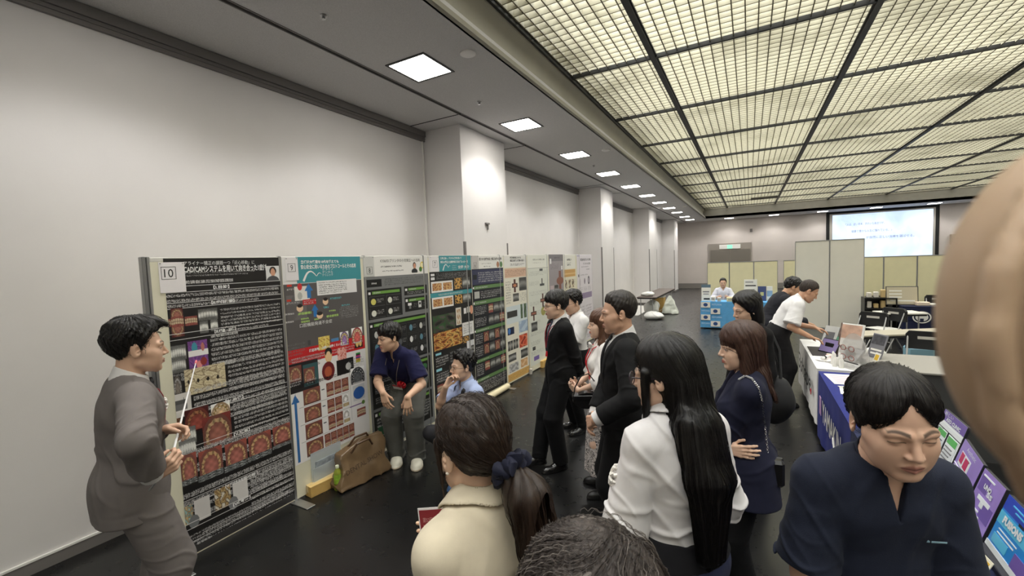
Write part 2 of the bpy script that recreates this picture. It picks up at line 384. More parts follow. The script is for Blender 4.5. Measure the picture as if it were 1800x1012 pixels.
def fold(P, axis, f, seed=0):
    """sharp-ish creases running across an axis"""
    r = np.random.default_rng(seed); ax = unit(axis); o = unit(np.cross(ax, [.3, .5, .8]))
    t = P @ ax; u = P @ o
    v = np.exp(-(np.sin(t * f + 2.4 * np.sin(u * f * .4 + r.uniform(0, 6)) + r.uniform(0, 6)) / .32) ** 2)
    m_ = np.clip(.35 + 1.1 * np.sin(u * f * .33 + r.uniform(0, 6)) * np.sin(t * f * .23 + u * f * .17 + r.uniform(0, 6)), 0, 1)
    return .25 - 1.1 * v * m_
def polygonize(fn, lo, hi, res, fine=()):
    ax = []
    for a in range(3):
        x = lo[a]; c = [x]
        while x < hi[a]:
            st = res
            for (flo, fhi, fr) in fine:
                if flo[a] - fr <= x <= fhi[a]: st = min(st, fr)
            x += st; c.append(x)
        while (len(c) - 1) % 4: x += res; c.append(x)
        ax.append(np.array(c, f32))
    n = [len(c) for c in ax]; cx = [c[::4] for c in ax]
    G = np.stack(np.meshgrid(*cx, indexing='ij'), -1).reshape(-1, 3)
    Dc = np.concatenate([fn(G[i:i + 200000]) for i in range(0, len(G), 200000)]).reshape([len(c) for c in cx])
    def corners(D): return [D[i:D.shape[0] - 1 + i, j:D.shape[1] - 1 + j, k:D.shape[2] - 1 + k] for i in (0, 1) for j in (0, 1) for k in (0, 1)]
    mn = np.minimum.reduce([np.abs(q) for q in corners(Dc)])
    dx = [np.diff(c) for c in cx]; diag = np.sqrt(dx[0][:, None, None] ** 2 + dx[1][None, :, None] ** 2 + dx[2][None, None, :] ** 2)
    act = mn < diag * .62 + .012
    ac = act.repeat(4, 0).repeat(4, 1).repeat(4, 2)
    nm = np.zeros(n, bool)
    for i in (0, 1):
        for j in (0, 1):
            for k in (0, 1): nm[i:n[0] - 1 + i, j:n[1] - 1 + j, k:n[2] - 1 + k] |= ac
    sg = np.where(Dc < 0, f32(-1), f32(1))
    D = sg.repeat(4, 0).repeat(4, 1).repeat(4, 2)[:n[0], :n[1], :n[2]].copy()
    I = np.nonzero(nm); Pn = np.stack([ax[0][I[0]], ax[1][I[1]], ax[2][I[2]]], -1)
    v = np.concatenate([fn(Pn[i:i + 150000]) for i in range(0, len(Pn), 150000)]); D[I] = v
    Sn = D < 0
    cs = corners(Sn); cnt = np.zeros(cs[0].shape, np.int8)
    for q in cs: cnt += q
    cell = (cnt > 0) & (cnt < 8) & ac
    CI = np.nonzero(cell); N = len(CI[0])
    if N == 0: return np.zeros((0, 3)), np.zeros((0, 4), int)
    off = [(i, j, k) for i in (0, 1) for j in (0, 1) for k in (0, 1)]
    d8 = np.stack([D[CI[0] + o[0], CI[1] + o[1], CI[2] + o[2]] for o in off], 1)
    p8 = np.stack([np.stack([ax[a][CI[a] + o[a]] for a in range(3)], -1) for o in off], 1)
    acc = np.zeros((N, 3), f32); w_ = np.zeros(N, f32)
    for e0 in range(8):
        for b in (4, 2, 1):
            if e0 & b: continue
            e1 = e0 | b; d0 = d8[:, e0]; d1 = d8[:, e1]; s = (d0 < 0) != (d1 < 0)
            t = np.where(s, d0 / np.where(s, d0 - d1, 1), 0)
            acc += np.where(s[:, None], p8[:, e0] + t[:, None] * (p8[:, e1] - p8[:, e0]), 0); w_ += s
    V = acc / w_[:, None]
    idx = np.full(cell.shape, -1, np.int32); idx[CI] = np.arange(N, dtype=np.int32)
    F = []
    for a in range(3):
        b, c = (a + 1) % 3, (a + 2) % 3
        s0 = [slice(None)] * 3; s1 = [slice(None)] * 3; s0[a] = slice(0, n[a] - 1); s1[a] = slice(1, n[a])
        ch = Sn[tuple(s0)] != Sn[tuple(s1)]
        E = np.array(np.nonzero(ch))
        ok = (E[b] > 0) & (E[c] > 0) & (E[b] < n[b] - 1) & (E[c] < n[c] - 1); E = E[:, ok]
        inside = Sn[E[0], E[1], E[2]]
        def cid(db, dc):
            q = [E[0].copy(), E[1].copy(), E[2].copy()]; q[b] -= db; q[c] -= dc; return idx[q[0], q[1], q[2]]
        Q = np.stack([cid(1, 1), cid(0, 1), cid(0, 0), cid(1, 0)], 1)
        good = (Q >= 0).all(1); Q = Q[good]; inside = inside[good]
        Q[~inside] = Q[~inside][:, ::-1]
        F.append(Q)
    return V, np.concatenate(F)
def mesh_np(name, V, F, m_, parent=None, color=None):
    me = bpy.data.meshes.new(name); V = np.ascontiguousarray(V, f32); F = np.ascontiguousarray(F, np.int32); k = F.shape[1]
    me.vertices.add(len(V)); me.vertices.foreach_set('co', V.ravel()); me.loops.add(F.size); me.loops.foreach_set('vertex_index', F.ravel())
    me.polygons.add(len(F)); me.polygons.foreach_set('loop_start', np.arange(0, F.size, k, dtype=np.int32)); me.update(calc_edges=True)
    me.polygons.foreach_set('use_smooth', np.ones(len(F), bool))
    if color is not None:
        at = me.color_attributes.new('col', 'FLOAT_COLOR', 'POINT'); at.data.foreach_set('color', np.concatenate([color, np.ones((len(V), 1))], 1).astype(f32).ravel())
    me.materials.append(m_); me.validate()
    return link(name, me, parent)
def rotm(yaw=0, pitch=0, roll=0):
    """columns = right, forward, up; yaw turns left (+), pitch looks up (+), roll leans to the right (+)"""
    cy, sy, cp, sp, cr, sr = (math.cos(yaw), math.sin(yaw), math.cos(pitch), math.sin(pitch), math.cos(roll), math.sin(roll))
    Rz = np.array([[cy, -sy, 0], [sy, cy, 0], [0, 0, 1]]); Rx = np.array([[1, 0, 0], [0, cp, -sp], [0, sp, cp]]); Ry = np.array([[cr, 0, sr], [0, 1, 0], [-sr, 0, cr]])
    return (Rz @ Rx @ Ry).astype(f32)
def ik(a, t, l1, l2, pole):
    a = np.asarray(a, float); t = np.asarray(t, float); d = t - a; L = np.linalg.norm(d); Lm = (l1 + l2) * .998
    if L > Lm: t = a + d / L * Lm; d = t - a; L = Lm
    u = d / L; pl = np.asarray(pole, float); pl = pl - u * (pl @ u); pl /= max(np.linalg.norm(pl), 1e-6)
    x = (l1 * l1 - l2 * l2 + L * L) / (2 * L); h = math.sqrt(max(l1 * l1 - x * x, 0)); return a + u * x + pl * h, t

# ---------------------------------------------------------------- head
def head_sdf(Q, fem=0.0, age=0.0):
    x = np.abs(Q[:, 0]); Y = Q[:, 1]; Z = Q[:, 2]; M = np.stack([x, Y, Z], 1)
    d = dell(Q, (0, -.014, .034), (.075, .094, .084))
    d = smin(d, dell(Q, (0, .03, -.03), (.060 - .004 * fem, .062, .082)), .03)
    d = smin(d, dcone(M, (.047 - .004 * fem, .005, -.068), (.014, .066, -.103), .020, .0165), .025)
    d = smin(d, dell(Q, (0, .072, -.104), (.020, .016, .014)), .018)
    d = smin(d, dcone(M, (.0425, .056, -.030), (.058, .03, -.022), .018, .014), .028)
    d = smin(d, dell(M, (.034, .046, -.062), (.024, .030, .036)), .03)
    d = smin(d, dcone(M, (.012, .087, .013), (.044, .073, .012), .0095, .010), .014)
    d = smax(d, -dell(M, (.032, .100, -.004), (.018, .015, .0105)), .012)
    d = smin(d, dell(M, (.0315, .072, -.006), (.0165, .0145, .0125)), .004)
    d = smin(d, dcone(Q, (0, .086, .006), (0, .107, -.034), .0075, .0095), .010)
    d = smin(d, dell(M, (.0105, .095, -.039), (.0085, .010, .0075)), .006)
    d = smin(d, dell(Q, (0, .082, -.071), (.024, .013, .014)), .012)
    d = smin(d, dcone(M, (0, .0955, -.0655), (.019, .087, -.0675), .0052, .003), .004)
    d = smin(d, dcone(M, (0, .0945, -.0765), (.016, .0875, -.0750), .0062, .003), .004)
    d = smax(d, -dcone(M, (0, .103, -.0708), (.021, .0915, -.0715), .0014, .001), .003)
    e = dell(M, (.079, -.012, -.008), (.0075, .019, .032), rotm(-.35, .12, 0))
    e = smax(e, -dell(M, (.089, -.005, -.006), (.009, .011, .019)), .004); e = smin(e, dcone(M, (.083, -.004, -.012), (.084, .004, -.004), .003, .002), .003)
    d = smin(d, e, .008)
    return d
def face_paint(Q, C, skin, lip, brow, eyes=1.0, browth=1.0, stub=0.0):
    """colours of lips, brows and eyes that belong to the face"""
    x = np.abs(Q[:, 0]); Y = Q[:, 1]; Z = Q[:, 2]; fr = Y > .055
    def mixin(mask, col, a=1.0):
        m_ = (mask * a)[:, None]; C[:] = C * (1 - m_) + np.asarray(col) * m_
    sm = lambda v, w_: np.clip(.5 - v / w_, 0, 1)
    lipm = sm(np.maximum(np.abs(Z + .0712) - .0105 * np.clip(1 - (x / .0255) ** 2, 0, 1), x - .025), .004) * fr
    mixin(lipm, lip, .8)
    mixin(sm(np.maximum(np.abs(Z + .0709) - .0012, x - .022), .002) * fr, np.asarray(lip) * .35, .8)
    t = np.clip((x - .012) / .036, 0, 1); zb = .0175 + .008 * np.sin(t * 2.2) - .005 * t
    mixin(sm(np.maximum(np.abs(Z - zb) - .0038 * browth * (1 - .5 * t), np.abs(x - .031) - .019), .003) * (Y > .045), brow, .85)
    ex = (x - .0315) / .0155; op = .0052 * eyes * np.clip(1 - ex * ex, 0, 1)
    ez = Z + .006 + .001 * ex; eyes = eyes * .78
    if eyes > .25:
        mixin(sm(np.abs(ez) - op, .0018) * fr, (.5, .46, .43))
        mixin(sm(np.hypot(x - .0315, ez) - .0056, .0016) * (np.abs(ez) < op) * fr, (.012, .008, .006))
    mixin(sm(np.maximum(np.abs(ez - op) - .0013, np.abs(ex) - 1.05), .002) * fr, (.015, .011, .010), .95)
    mixin(sm(dell(np.stack([x, Y, Z], 1), (.006, .104, -.0455), (.0035, .005, .003)), .003), np.asarray(skin) * .18, .8)
    if stub: mixin(sm(dell(Q, (0, .06, -.095), (.055, .06, .035)), .02) * fr, np.asarray(skin) * .55, stub)
    return C
HL = dict(  # hairline height by azimuth (0 front .. pi back), head units
    short=([0, .45, .75, 1.05, 1.30, 1.42, 1.62, 1.85, 2.2, 2.7, 3.2], [.070, .068, .060, .035, -.012, -.035, .020, -.004, -.040, -.078, -.085]),
    bowl=([0, .45, .75, 1.05, 1.30, 1.42, 1.62, 1.85, 2.2, 2.7, 3.2], [.028, .026, .022, .010, -.030, -.040, .005, -.012, -.055, -.085, -.090]),
    part=([0, .35, .75, 1.05, 1.30, 1.42, 1.62, 1.85, 2.2, 2.7, 3.2], [.062, .066, .045, .010, -.030, -.040, .008, -.01, -.05, -.085, -.09]),
    curtain=([0, .10, .25, .45, .7, .95, 1.15, 1.3, 1.42, 1.62, 1.85, 2.2, 2.7, 3.2], [.080, .074, .058, .036, .020, .004, -.014, -.036, -.042, .004, -.012, -.05, -.085, -.09]),
    bangs=([0, .5, .9, 1.15, 1.4, 1.7, 2.0, 3.2], [.016, .014, .0, -.06, -.09, -.10, -.11, -.12]),
    long=([0, .4, .8, 1.1, 1.4, 1.7, 2.0, 3.2], [.072, .055, .02, -.05, -.09, -.10, -.11, -.12]),
    tied=([0, .45, .8, 1.1, 1.32, 1.5, 1.75, 2.2, 3.2], [.072, .066, .050, .020, .0, .018, .0, -.05, -.075]))
def hair_base(Q, kind, thick=.014, top=.0, seed=1, rough=.0030, sweep=0.0):
    az = np.abs(np.arctan2(Q[:, 0], Q[:, 1] + .01)); zl = np.interp(az, *HL[kind])
    if sweep: zl = zl - sweep * np.clip(np.sin(np.arctan2(Q[:, 0], Q[:, 1] + .01) * 1.0), -1, 1) * (az < 1.2)
    tp = np.clip((Q[:, 2] - .01) / .11, 0, 1)
    th = thick * np.clip((Q[:, 2] - zl + .004) / .034, .12, 1) ** .7
    d = dell(Q, (0, -.014, .034), (.075, .094, .084)) - th - top * tp * np.clip((Q[:, 2] - zl) / .05, 0, 1)
    d = smin(d, dell(Q, (0, .03, -.01), (.062 + thick * .5, .064 + thick * .5, .08)), .02) if kind in ('bangs',) else d
    a = np.arctan2(Q[:, 0], Q[:, 1] + .03)
    d = d - rough * (np.sin(a * 23 + 6 * np.sin(Q[:, 2] * 30 + seed)) * .5 + np.sin(a * 61 + Q[:, 2] * 40 + seed * 3) * .35 + wob(Q, 70, seed) * 1.2)
    return smax(d, (zl - Q[:, 2]) * .9 + .0015 * np.sin(a * 70 + seed), .006)

# ---------------------------------------------------------------- hand: palm + five jointed fingers
def hand_prims(wr, fwd, palm, side, s=1.0, curl=(.35, .4, .4), spread=.12, thumb=.5, index_curl=None):
    """cones of a hand rooted at the wrist: fwd = direction of the fingers, palm = direction the palm faces, side +1 right hand, -1 left hand"""
    f = unit(fwd); p_ = unit(np.asarray(palm) - f * np.dot(palm, f)); sd = np.cross(f, p_) * side     # towards the thumb
    sd = unit(sd); wr = np.asarray(wr, f32); out = []
    W = lambda a, b, c: wr + s * (f * a + sd * b + p_ * c)
    base = [(.088, .027), (.092, .008), (.088, -.011), (.080, -.028)]
    ln = [(.040, .024, .019), (.044, .028, .020), (.041, .026, .019), (.032, .019, .017)]
    for i, (fx, sx) in enumerate(base):
        out.append((W(.004, sx * .55, 0), W(fx, sx, 0), .0145 * s, .0125 * s))
        cu = curl if not (i == 0 and index_curl) else index_curl
        ang = 0.0; q = W(fx, sx, 0); sp = spread * (1.2 - .8 * i)
        for j in range(3):
            ang += cu[j] * (1 + .07 * i); dr = unit((f * math.cos(sp) + sd * math.sin(sp)) * math.cos(ang) + p_ * math.sin(ang))
            nq = q + dr * ln[i][j] * s; r0 = (.0095, .0086, .0078)[j] * s * (1 if i < 3 else .88); out.append((q, nq, r0, r0 * .9)); q = nq
    out.append((W(.012, .016, .004), W(.045, .034, .012), .0165 * s, .0135 * s))
    t0 = W(.045, .034, .012); d1 = unit(f * .72 + sd * (.75 - .5 * thumb) + p_ * (.15 + .6 * thumb)); t1 = t0 + d1 * .034 * s
    d2 = unit(f * .9 + sd * (.35 - .55 * thumb) + p_ * (.1 + .5 * thumb)); t2 = t1 + d2 * .028 * s
    out += [(t0, t1, .0115 * s, .0100 * s), (t1, t2, .0098 * s, .0082 * s)]
    return out
def hand_sdf(P, prims):
    d = None
    for i, (a, b, ra, rb) in enumerate(prims):
        q = dcone(P, a, b, ra, rb); d = q if d is None else smin(d, q, .006)
    return d

SKIN = mat('skin', (205, 160, 130), .5, attr='col', bump=.06, bscale=900, sss=.06)
def cloth(name, col, rough=.85, var=.06, bump=.25, bscale=700, sheen=.02, wrinkle=.8, wscale=6.0, **k):
    """woven cloth with soft creases"""
    if 'cloth_' + name in _M: return _M['cloth_' + name]
    M = mat('cloth_' + name, col, rough, var=var, vscale=14, bump=bump, bscale=bscale, sheen=sheen, spec=.25, **k)
    nt = M.node_tree; N = nt.nodes; L = nt.links; b = N['Principled BSDF']; tc = N.new('ShaderNodeTexCoord'); old = b.inputs['Normal'].links[0].from_socket
    mp = N.new('ShaderNodeMapping'); mp.inputs['Scale'].default_value = (1, 1, 1.7); mp.inputs['Rotation'].default_value = (.5, .4, 0); L.new(tc.outputs['Object'], mp.inputs[0])
    n = N.new('ShaderNodeTexNoise'); n.noise_type = 'RIDGED_MULTIFRACTAL'; n.inputs['Scale'].default_value = wscale; n.inputs['Detail'].default_value = 1.2; n.inputs['Roughness'].default_value = .35; n.inputs['Distortion'].default_value = .5; L.new(mp.outputs[0], n.inputs['Vector'])
    bp = N.new('ShaderNodeBump'); bp.inputs['Strength'].default_value = wrinkle; bp.inputs['Distance'].default_value = .012
    L.new(n.outputs['Fac'], bp.inputs['Height']); L.new(old, bp.inputs['Normal']); L.new(bp.outputs[0], b.inputs['Normal'])
    return M
def hairmat(name, col, rough=.38, var=.35): return mat('hair_' + name, col, rough, var=var, vscale=30, stretch=(6, 6, .35), bump=.5, bscale=160, spec=.45)

class Person:
    """A posed figure. Local frame: x right, y forward, z up, origin on the floor."""
    def __init__(s, loc, rz, h=1.70, fem=0.0, build=1.0, res=.007, skin=(206, 160, 128)):
        s.loc = np.array(loc, float); s.rz = rz; s.h = h; s.k = h / 1.70; s.fem = fem; s.b = build; s.res = res
        s.skin = np.array(srgb(tuple(v + (t - v) * .25 for v, t in zip(skin, (242, 208, 188))))); c, sn = math.cos(rz), math.sin(rz); s.R = np.array([[c, -sn, 0], [sn, c, 0], [0, 0, 1]])
        k = s.k; s.pel = np.array([0, 0, .93 * k]); s.chest = np.array([0, .0, 1.21 * k]); s.neck = np.array([0, -.015, 1.42 * k])
        s.head_y = s.head_p = s.head_r = 0.0; s.head_off = np.zeros(3); s.sh_yaw = 0.0
        s.shw = (.160 - .018 * fem) * k * (.5 + .5 * build); s.hpw = (.085 + .006 * fem) * k
        s.arm = {}; s.leg = {}; s.fine = []; s.kids = []; s.collar_z = 0
        s.setup = False
    def L(s, px, py, depth):
        """a point seen at that pixel of the photograph, that deep, in the local frame"""
        w_ = EYE + (_r2 * ((px - 900) / F_PX) - _u2 * ((py - 506) / F_PX) + _fw) * depth
        return s.R.T @ (np.array(w_) - s.loc)
    def finish_pose(s):
        k = s.k; up = unit(s.neck - s.chest)
        R0 = rotm(s.sh_yaw); rt = R0[:, 0].astype(float); rt = rt - up * (rt @ up); s.cR = np.stack([unit(rt), np.cross(up, unit(rt)), up], 1).astype(f32)
        up2 = unit(s.chest - s.pel); rt = np.array([1., 0, 0]); rt = rt - up2 * (rt @ up2); s.pR = np.stack([unit(rt), np.cross(up2, unit(rt)), up2], 1).astype(f32)
        s.HR = s.cR @ np.eye(3, dtype=f32) if False else rotm(s.head_y, s.head_p, s.head_r)
        s.hs = k ** .5 * (1.08 - .05 * s.fem) * getattr(s, 'hscale', 1.0)
        nk = unit(s.neck - s.chest + np.array([0, .0, .25]))
        s.hc = s.neck + nk * .070 * k + s.HR @ np.array([0, .032, .075]) * s.hs + s.head_off
        s.sh = {}; s.el = {}; s.wr = {}; s.hp = {}; s.kn = {}; s.an = {}; s.hand = {}
        for sd, sg in (('r', 1), ('l', -1)):
            s.sh[sd] = s.neck + s.cR @ np.array([sg * s.shw, .0, -.068 * k])
            a = s.arm.get(sd, {}); t = a.get('to')
            if t is None: t = s.sh[sd] + np.array([sg * .06, .03, -.53]) * k
            s.el[sd], s.wr[sd] = ik(s.sh[sd], t, .285 * k, .25 * k, a.get('pole', (sg * .5, -1, -.2)))
            fw = a.get('fwd'); fw = unit(s.wr[sd] - s.el[sd]) if fw is None else unit(fw)
            pm = a.get('palm', (-sg, 0, 0))
            s.hand[sd] = hand_prims(s.wr[sd], fw, pm, sg, k * (1 - .08 * s.fem), a.get('curl', (.3, .35, .3)), a.get('spread', .08), a.get('thumb', .4), a.get('index'))
            s.hp[sd] = s.pel + s.pR @ np.array([sg * s.hpw, 0, -.03 * k])
            g = s.leg.get(sd, {}); t = g.get('to')
            if t is None: t = np.array([sg * .10, .0, .085 * k])
            s.kn[sd], s.an[sd] = ik(s.hp[sd], t, .425 * k, .415 * k, g.get('pole', (sg * .12, 1, 0)))
            s.foot = getattr(s, 'foot', {}); fd = g.get('dir', (sg * .18, 1, 0)); s.foot[sd] = unit(fd)
        pts = [s.pel, s.neck, s.hc] + [v for d in (s.sh, s.el, s.wr, s.kn, s.an) for v in d.values()]
        s.lo = np.min(pts, 0) - .24; s.hi = np.max(pts, 0) + .24; s.lo[2] = max(s.lo[2], -.03) if s.lo[2] < 0.05 else s.lo[2]
        s.setup = True
        return s
    # ---- body pieces as distance functions
    def torso(s, P, inf, belly=0.0, bust=None, smooth=.06):
        k = s.k; b = s.b; bust = s.fem if bust is None else bust
        C = s.chest; d = dell(P, C + s.cR @ A(0, .0, .03 * k), ((.150 - .012 * s.fem) * k * b + inf, .105 * k * b + inf, .19 * k + inf), s.cR)
        mid = (s.pel + s.chest) / 2
        d = smin(d, dell(P, mid, ((.138 - .02 * s.fem) * k * b + inf, (.098 - .012 * s.fem + belly) * k * b + inf, .15 * k + inf), s.pR), smooth)
        d = smin(d, dell(P, s.pel + s.pR @ A(0, -.012, -.02 * k), ((.155 + .01 * s.fem) * k * b + inf, .115 * k * b + inf, .13 * k + inf), s.pR), smooth)
        for sd, sg in (('r', 1), ('l', -1)):
            nb = s.neck + s.cR @ A(sg * .045 * k, -.01, -.03 * k)
            d = smin(d, dcone(P, nb, s.sh[sd], .044 * k + inf, .038 * k + inf), .05)
            d = smin(d, dcone(P, s.chest + s.cR @ A(sg * .09 * k, 0, .08 * k), s.sh[sd] - s.cR @ A(0, 0, .02), .075 * k + inf, .036 * k + inf), .05)
            if bust: d = smin(d, dell(P, C + s.cR @ A(sg * .07 * k, .085 * k, .0), (.062 * k + inf * .5, .055 * k * bust + inf * .5, .062 * k + inf * .5), s.cR), .05)
        return d
    def neck_d(s, P, inf=0): return dcone(P, s.neck - s.cR @ A(0, 0, .03), s.hc - s.HR @ A(0, .022, .05) * s.hs, (.057 - .009 * s.fem) * s.k * (.6 + .4 * s.b) + inf, (.053 - .009 * s.fem) * s.k * (.6 + .4 * s.b) + inf)
    def headq(s, P): return ((P - s.hc.astype(f32)) @ s.HR) / f32(s.hs)
    def near_head(s, P, fn, rad=.16, far=None):
        r = np.sqrt(((P - s.hc.astype(f32)) ** 2).sum(1)); m_ = r < rad; out = (r - rad + .03).astype(f32)
        out[~m_] = np.maximum(out[~m_], .03)
        if m_.any(): out[m_] = fn(s.headq(P[m_])) * s.hs
        return out
    def body(s, P):
        k = s.k; d = s.torso(P, 0)
        d = smin(d, s.neck_d(P), .03)
        d = smin(d, s.near_head(P, lambda Q: head_sdf(Q, s.fem)), .015)
        for sd in 'rl':
            d = smin(d, dcone(P, s.sh[sd], s.el[sd], (.043 - .007 * s.fem) * k * s.b, (.037 - .006 * s.fem) * k), .03)
            m_ = s.el[sd] * .7 + s.wr[sd] * .3
            d = smin(d, dcone(P, s.el[sd], m_, (.037 - .006 * s.fem) * k, (.039 - .007 * s.fem) * k), .02)
            d = smin(d, dcone(P, m_, s.wr[sd], (.039 - .007 * s.fem) * k, (.0265 - .004 * s.fem) * k), .02)
            w_ = s.wr[sd].astype(f32); r = np.sqrt(((P - w_) ** 2).sum(1)); m2 = r < .26
            h = np.maximum(r - .23, .03).astype(f32)
            if m2.any(): h[m2] = hand_sdf(P[m2], s.hand[sd])
            d = smin(d, h, .010)
            d = smin(d, dcone(P, s.hp[sd], s.kn[sd], .075 * k * s.b, .05 * k), .04)
            cf = s.kn[sd] * .68 + s.an[sd] * .32
            d = smin(d, dcone(P, s.kn[sd], cf, .05 * k, .051 * k), .03); d = smin(d, dcone(P, cf, s.an[sd], .051 * k, .034 * k), .03)
            ft = s.foot[sd]; a = s.an[sd]
            d = smin(d, dcone(P, a + np.array([0, 0, -.045 * k]) - ft * .03, a + ft * .14 * k + np.array([0, 0, -.06 * k]), .034 * k, .022 * k), .03)
        return d
    def make_body(s, name, label, group=None, lip=(170, 96, 88), brow=(30, 24, 22), eyes=1.0, browth=1.0, hres=None, handres=None, stub=0.0, bare=None):
        """the continuous body; bare: keep only what the clothes leave open (list of centres, radii)"""
        if not s.setup: s.finish_pose()
        fine = []
        hr = hres or s.res * .6; fine.append((s.hc - .135, s.hc + .135, hr))
        if handres:
            for sd in 'rl': c = s.wr[sd] + unit(s.hand[sd][1][1] - s.wr[sd]) * .06; fine.append((c - .12, c + .12, handres))
        V, F = polygonize(s.body, s.lo, s.hi, s.res * 1.25, fine)
        C = np.tile(s.skin, (len(V), 1)); Q = s.headq(V.astype(f32)); m_ = (np.abs(Q) < .16).all(1)
        rr = wob(V.astype(f32), 40, 3)[:, None] * .04; C = C * (1 + rr)
        Cm = C[m_]; face_paint(Q[m_], Cm, s.skin, srgb(lip), srgb(brow), eyes, browth, stub); C[m_] = Cm
        o = mesh_np(name, V, F, SKIN, None, C); o.location = s.loc; o.rotation_euler = (0, 0, s.rz)
        tag(o, label, 'person', group); s.o = o; return o
    def part(s, name, fn, m_, lo=None, hi=None, res=None, fine=(), label=None, color=None):
        V, F = polygonize(fn, s.lo if lo is None else lo, s.hi if hi is None else hi, res or s.res, fine)
        if len(F) == 0: print('EMPTY PART', name); return None
        o = mesh_np(name, V, F, m_, s.o, None if color is None else color(V.astype(f32)))
        if label: o['label'] = label
        return o
    # ---- clothes
    def sleeve(s, P, sd, inf, frac, loose=.0, taper=.012):
        """frac of the arm covered: 0..1 upper arm, 1..2 forearm"""
        k = s.k; r0 = (.042 - .007 * s.fem) * k * s.b + inf; r1 = (.038 - .006 * s.fem) * k + inf + loose; r2 = (.029 - .004 * s.fem) * k + inf + loose - taper * 0
        if frac <= 1:
            e = s.sh[sd] + (s.el[sd] - s.sh[sd]) * frac; d = dcone(P, s.sh[sd], e, r0 + .004, r0 + (r1 - r0) * frac + loose); ax = unit(s.el[sd] - s.sh[sd])
            return smax(d, (P - e.astype(f32)) @ ax + .012, .006)
        d = dcone(P, s.sh[sd], s.el[sd], r0 + .004, r1)
        e = s.el[sd] + (s.wr[sd] - s.el[sd]) * (frac - 1); ax = unit(s.wr[sd] - s.el[sd])
        q = dcone(P, s.el[sd], e, r1, r1 + (r2 - r1) * (frac - 1)); q = smax(q, (P - e.astype(f32)) @ ax + .004, .006)
        return smin(d, q, .02)
    def chestq(s, P): return (P - s.chest.astype(f32)) @ s.cR
    def top(s, P, inf=.014, sleeves=1.93, hem=-.02, loose=.006, vcut=None, seed=1, amp=.006, lapel=0.0, belly=0.0, neckhole=.012, flare=.0, splitf=False, bust=None, crease=1.0):
        """shirt, polo or jacket; hem: height above the hip joint along the spine; vcut=(depth below neck, half width)"""
        k = s.k; d = s.torso(P, inf, belly, bust)
        if hem < -.08: d = smin(d, dcone(P, s.pel + s.pR @ A(.05, -.01, 0), s.pel + s.pR @ A(.05 + flare, -.01, hem - .1), .115 * k * s.b + inf, .115 * k * s.b + inf + flare), .05); d = smin(d, dcone(P, s.pel + s.pR @ A(-.05, -.01, 0), s.pel + s.pR @ A(-.05 - flare, -.01, hem - .1), .115 * k * s.b + inf, .115 * k * s.b + inf + flare), .05)
        hz = (P - s.pel.astype(f32)) @ s.pR[:, 2] - hem; hw = np.abs(hz)
        Q = s.chestq(P)
        # folds: soft waves, stronger at waist and armpits
        d = d + amp * (.25 * wob(P, 14, seed) + 1.1 * fold(P, (.3, .25, 1), 30, seed + 1) * np.exp(-((Q[:, 2] + .17) / .11) ** 2) + .6 * fold(P, (1, .3, .5), 22, seed + 2)) * crease
        d = smax(d, -hz, .008)
        sl = None
        for sd, sg in (('r', 1), ('l', -1)):
            q = s.sleeve(P, sd, inf + .002, sleeves if np.isscalar(sleeves) else sleeves[sd], loose)
            ed = np.exp(-(np.sqrt(((P - s.el[sd].astype(f32)) ** 2).sum(1)) / .11) ** 2); ax = s.el[sd] - s.sh[sd]
            q = q + amp * crease * (1.7 * fold(P, ax, 42, seed + 5) * ed + .55 * fold(P, ax + np.array([.1, .12, .05]), 30, seed + 9) + .2 * wob(P, 26, seed + 7))
            rs = np.sqrt(((P - s.sh[sd].astype(f32)) ** 2).sum(1)); d = smin(d, q, .005 + .026 * np.exp(-(rs / .13) ** 2))
        d = smax(d, -s.neck_d(P, neckhole), .008)
        nz = (P - s.neck.astype(f32)) @ s.cR[:, 2]; d = smax(d, nz - .035 * k - .03 * np.clip(-Q[:, 1] / .08, 0, 1), .02)
        if vcut:
            zt = .20 * k; zb = zt - vcut[0]; wv = vcut[1] * np.clip((Q[:, 2] - zb) / (zt - zb), 0, 1.3)
            if lapel: d = d - lapel * np.clip(1 - np.abs(np.abs(Q[:, 0]) - wv - .028) / .03, 0, .35) * (Q[:, 1] > 0) * np.clip((Q[:, 2] - zb) / .1, 0, 1) * 2.8
            cut = np.maximum(np.abs(Q[:, 0]) - wv, np.maximum(zb - Q[:, 2], -Q[:, 1] + .02)); d = smax(d, -cut, .006)
            if splitf: d = smax(d, -np.maximum(np.abs(Q[:, 0]) - .002 - .10 * np.clip(zb - .1 - Q[:, 2], 0, .4) , np.maximum(Q[:, 2] - zb - .01, -Q[:, 1] + .02)), .004)
        return d
    def collar(s, P, hgt=.04, off=.014, th=.0035, gap=.012, lean=.25):
        ax = unit(s.hc - s.neck); t = (P - s.neck.astype(f32)) @ ax; n = s.neck_d(P, off + .0); n = n + lean * np.clip(t, 0, .06) - .003
        Q = (P - s.neck.astype(f32)) @ s.cR; slope = np.clip(Q[:, 1] / .06, -1, 1)
        d = np.abs(n) - th; d = smax(d, np.maximum(t - hgt + .018 * slope, -t - .035 - .02 * slope), .004)
        return smax(d, -np.maximum(np.abs(Q[:, 0]) - gap * (1 - np.clip(t, -.03, .04) * -8), -Q[:, 1]), .004)
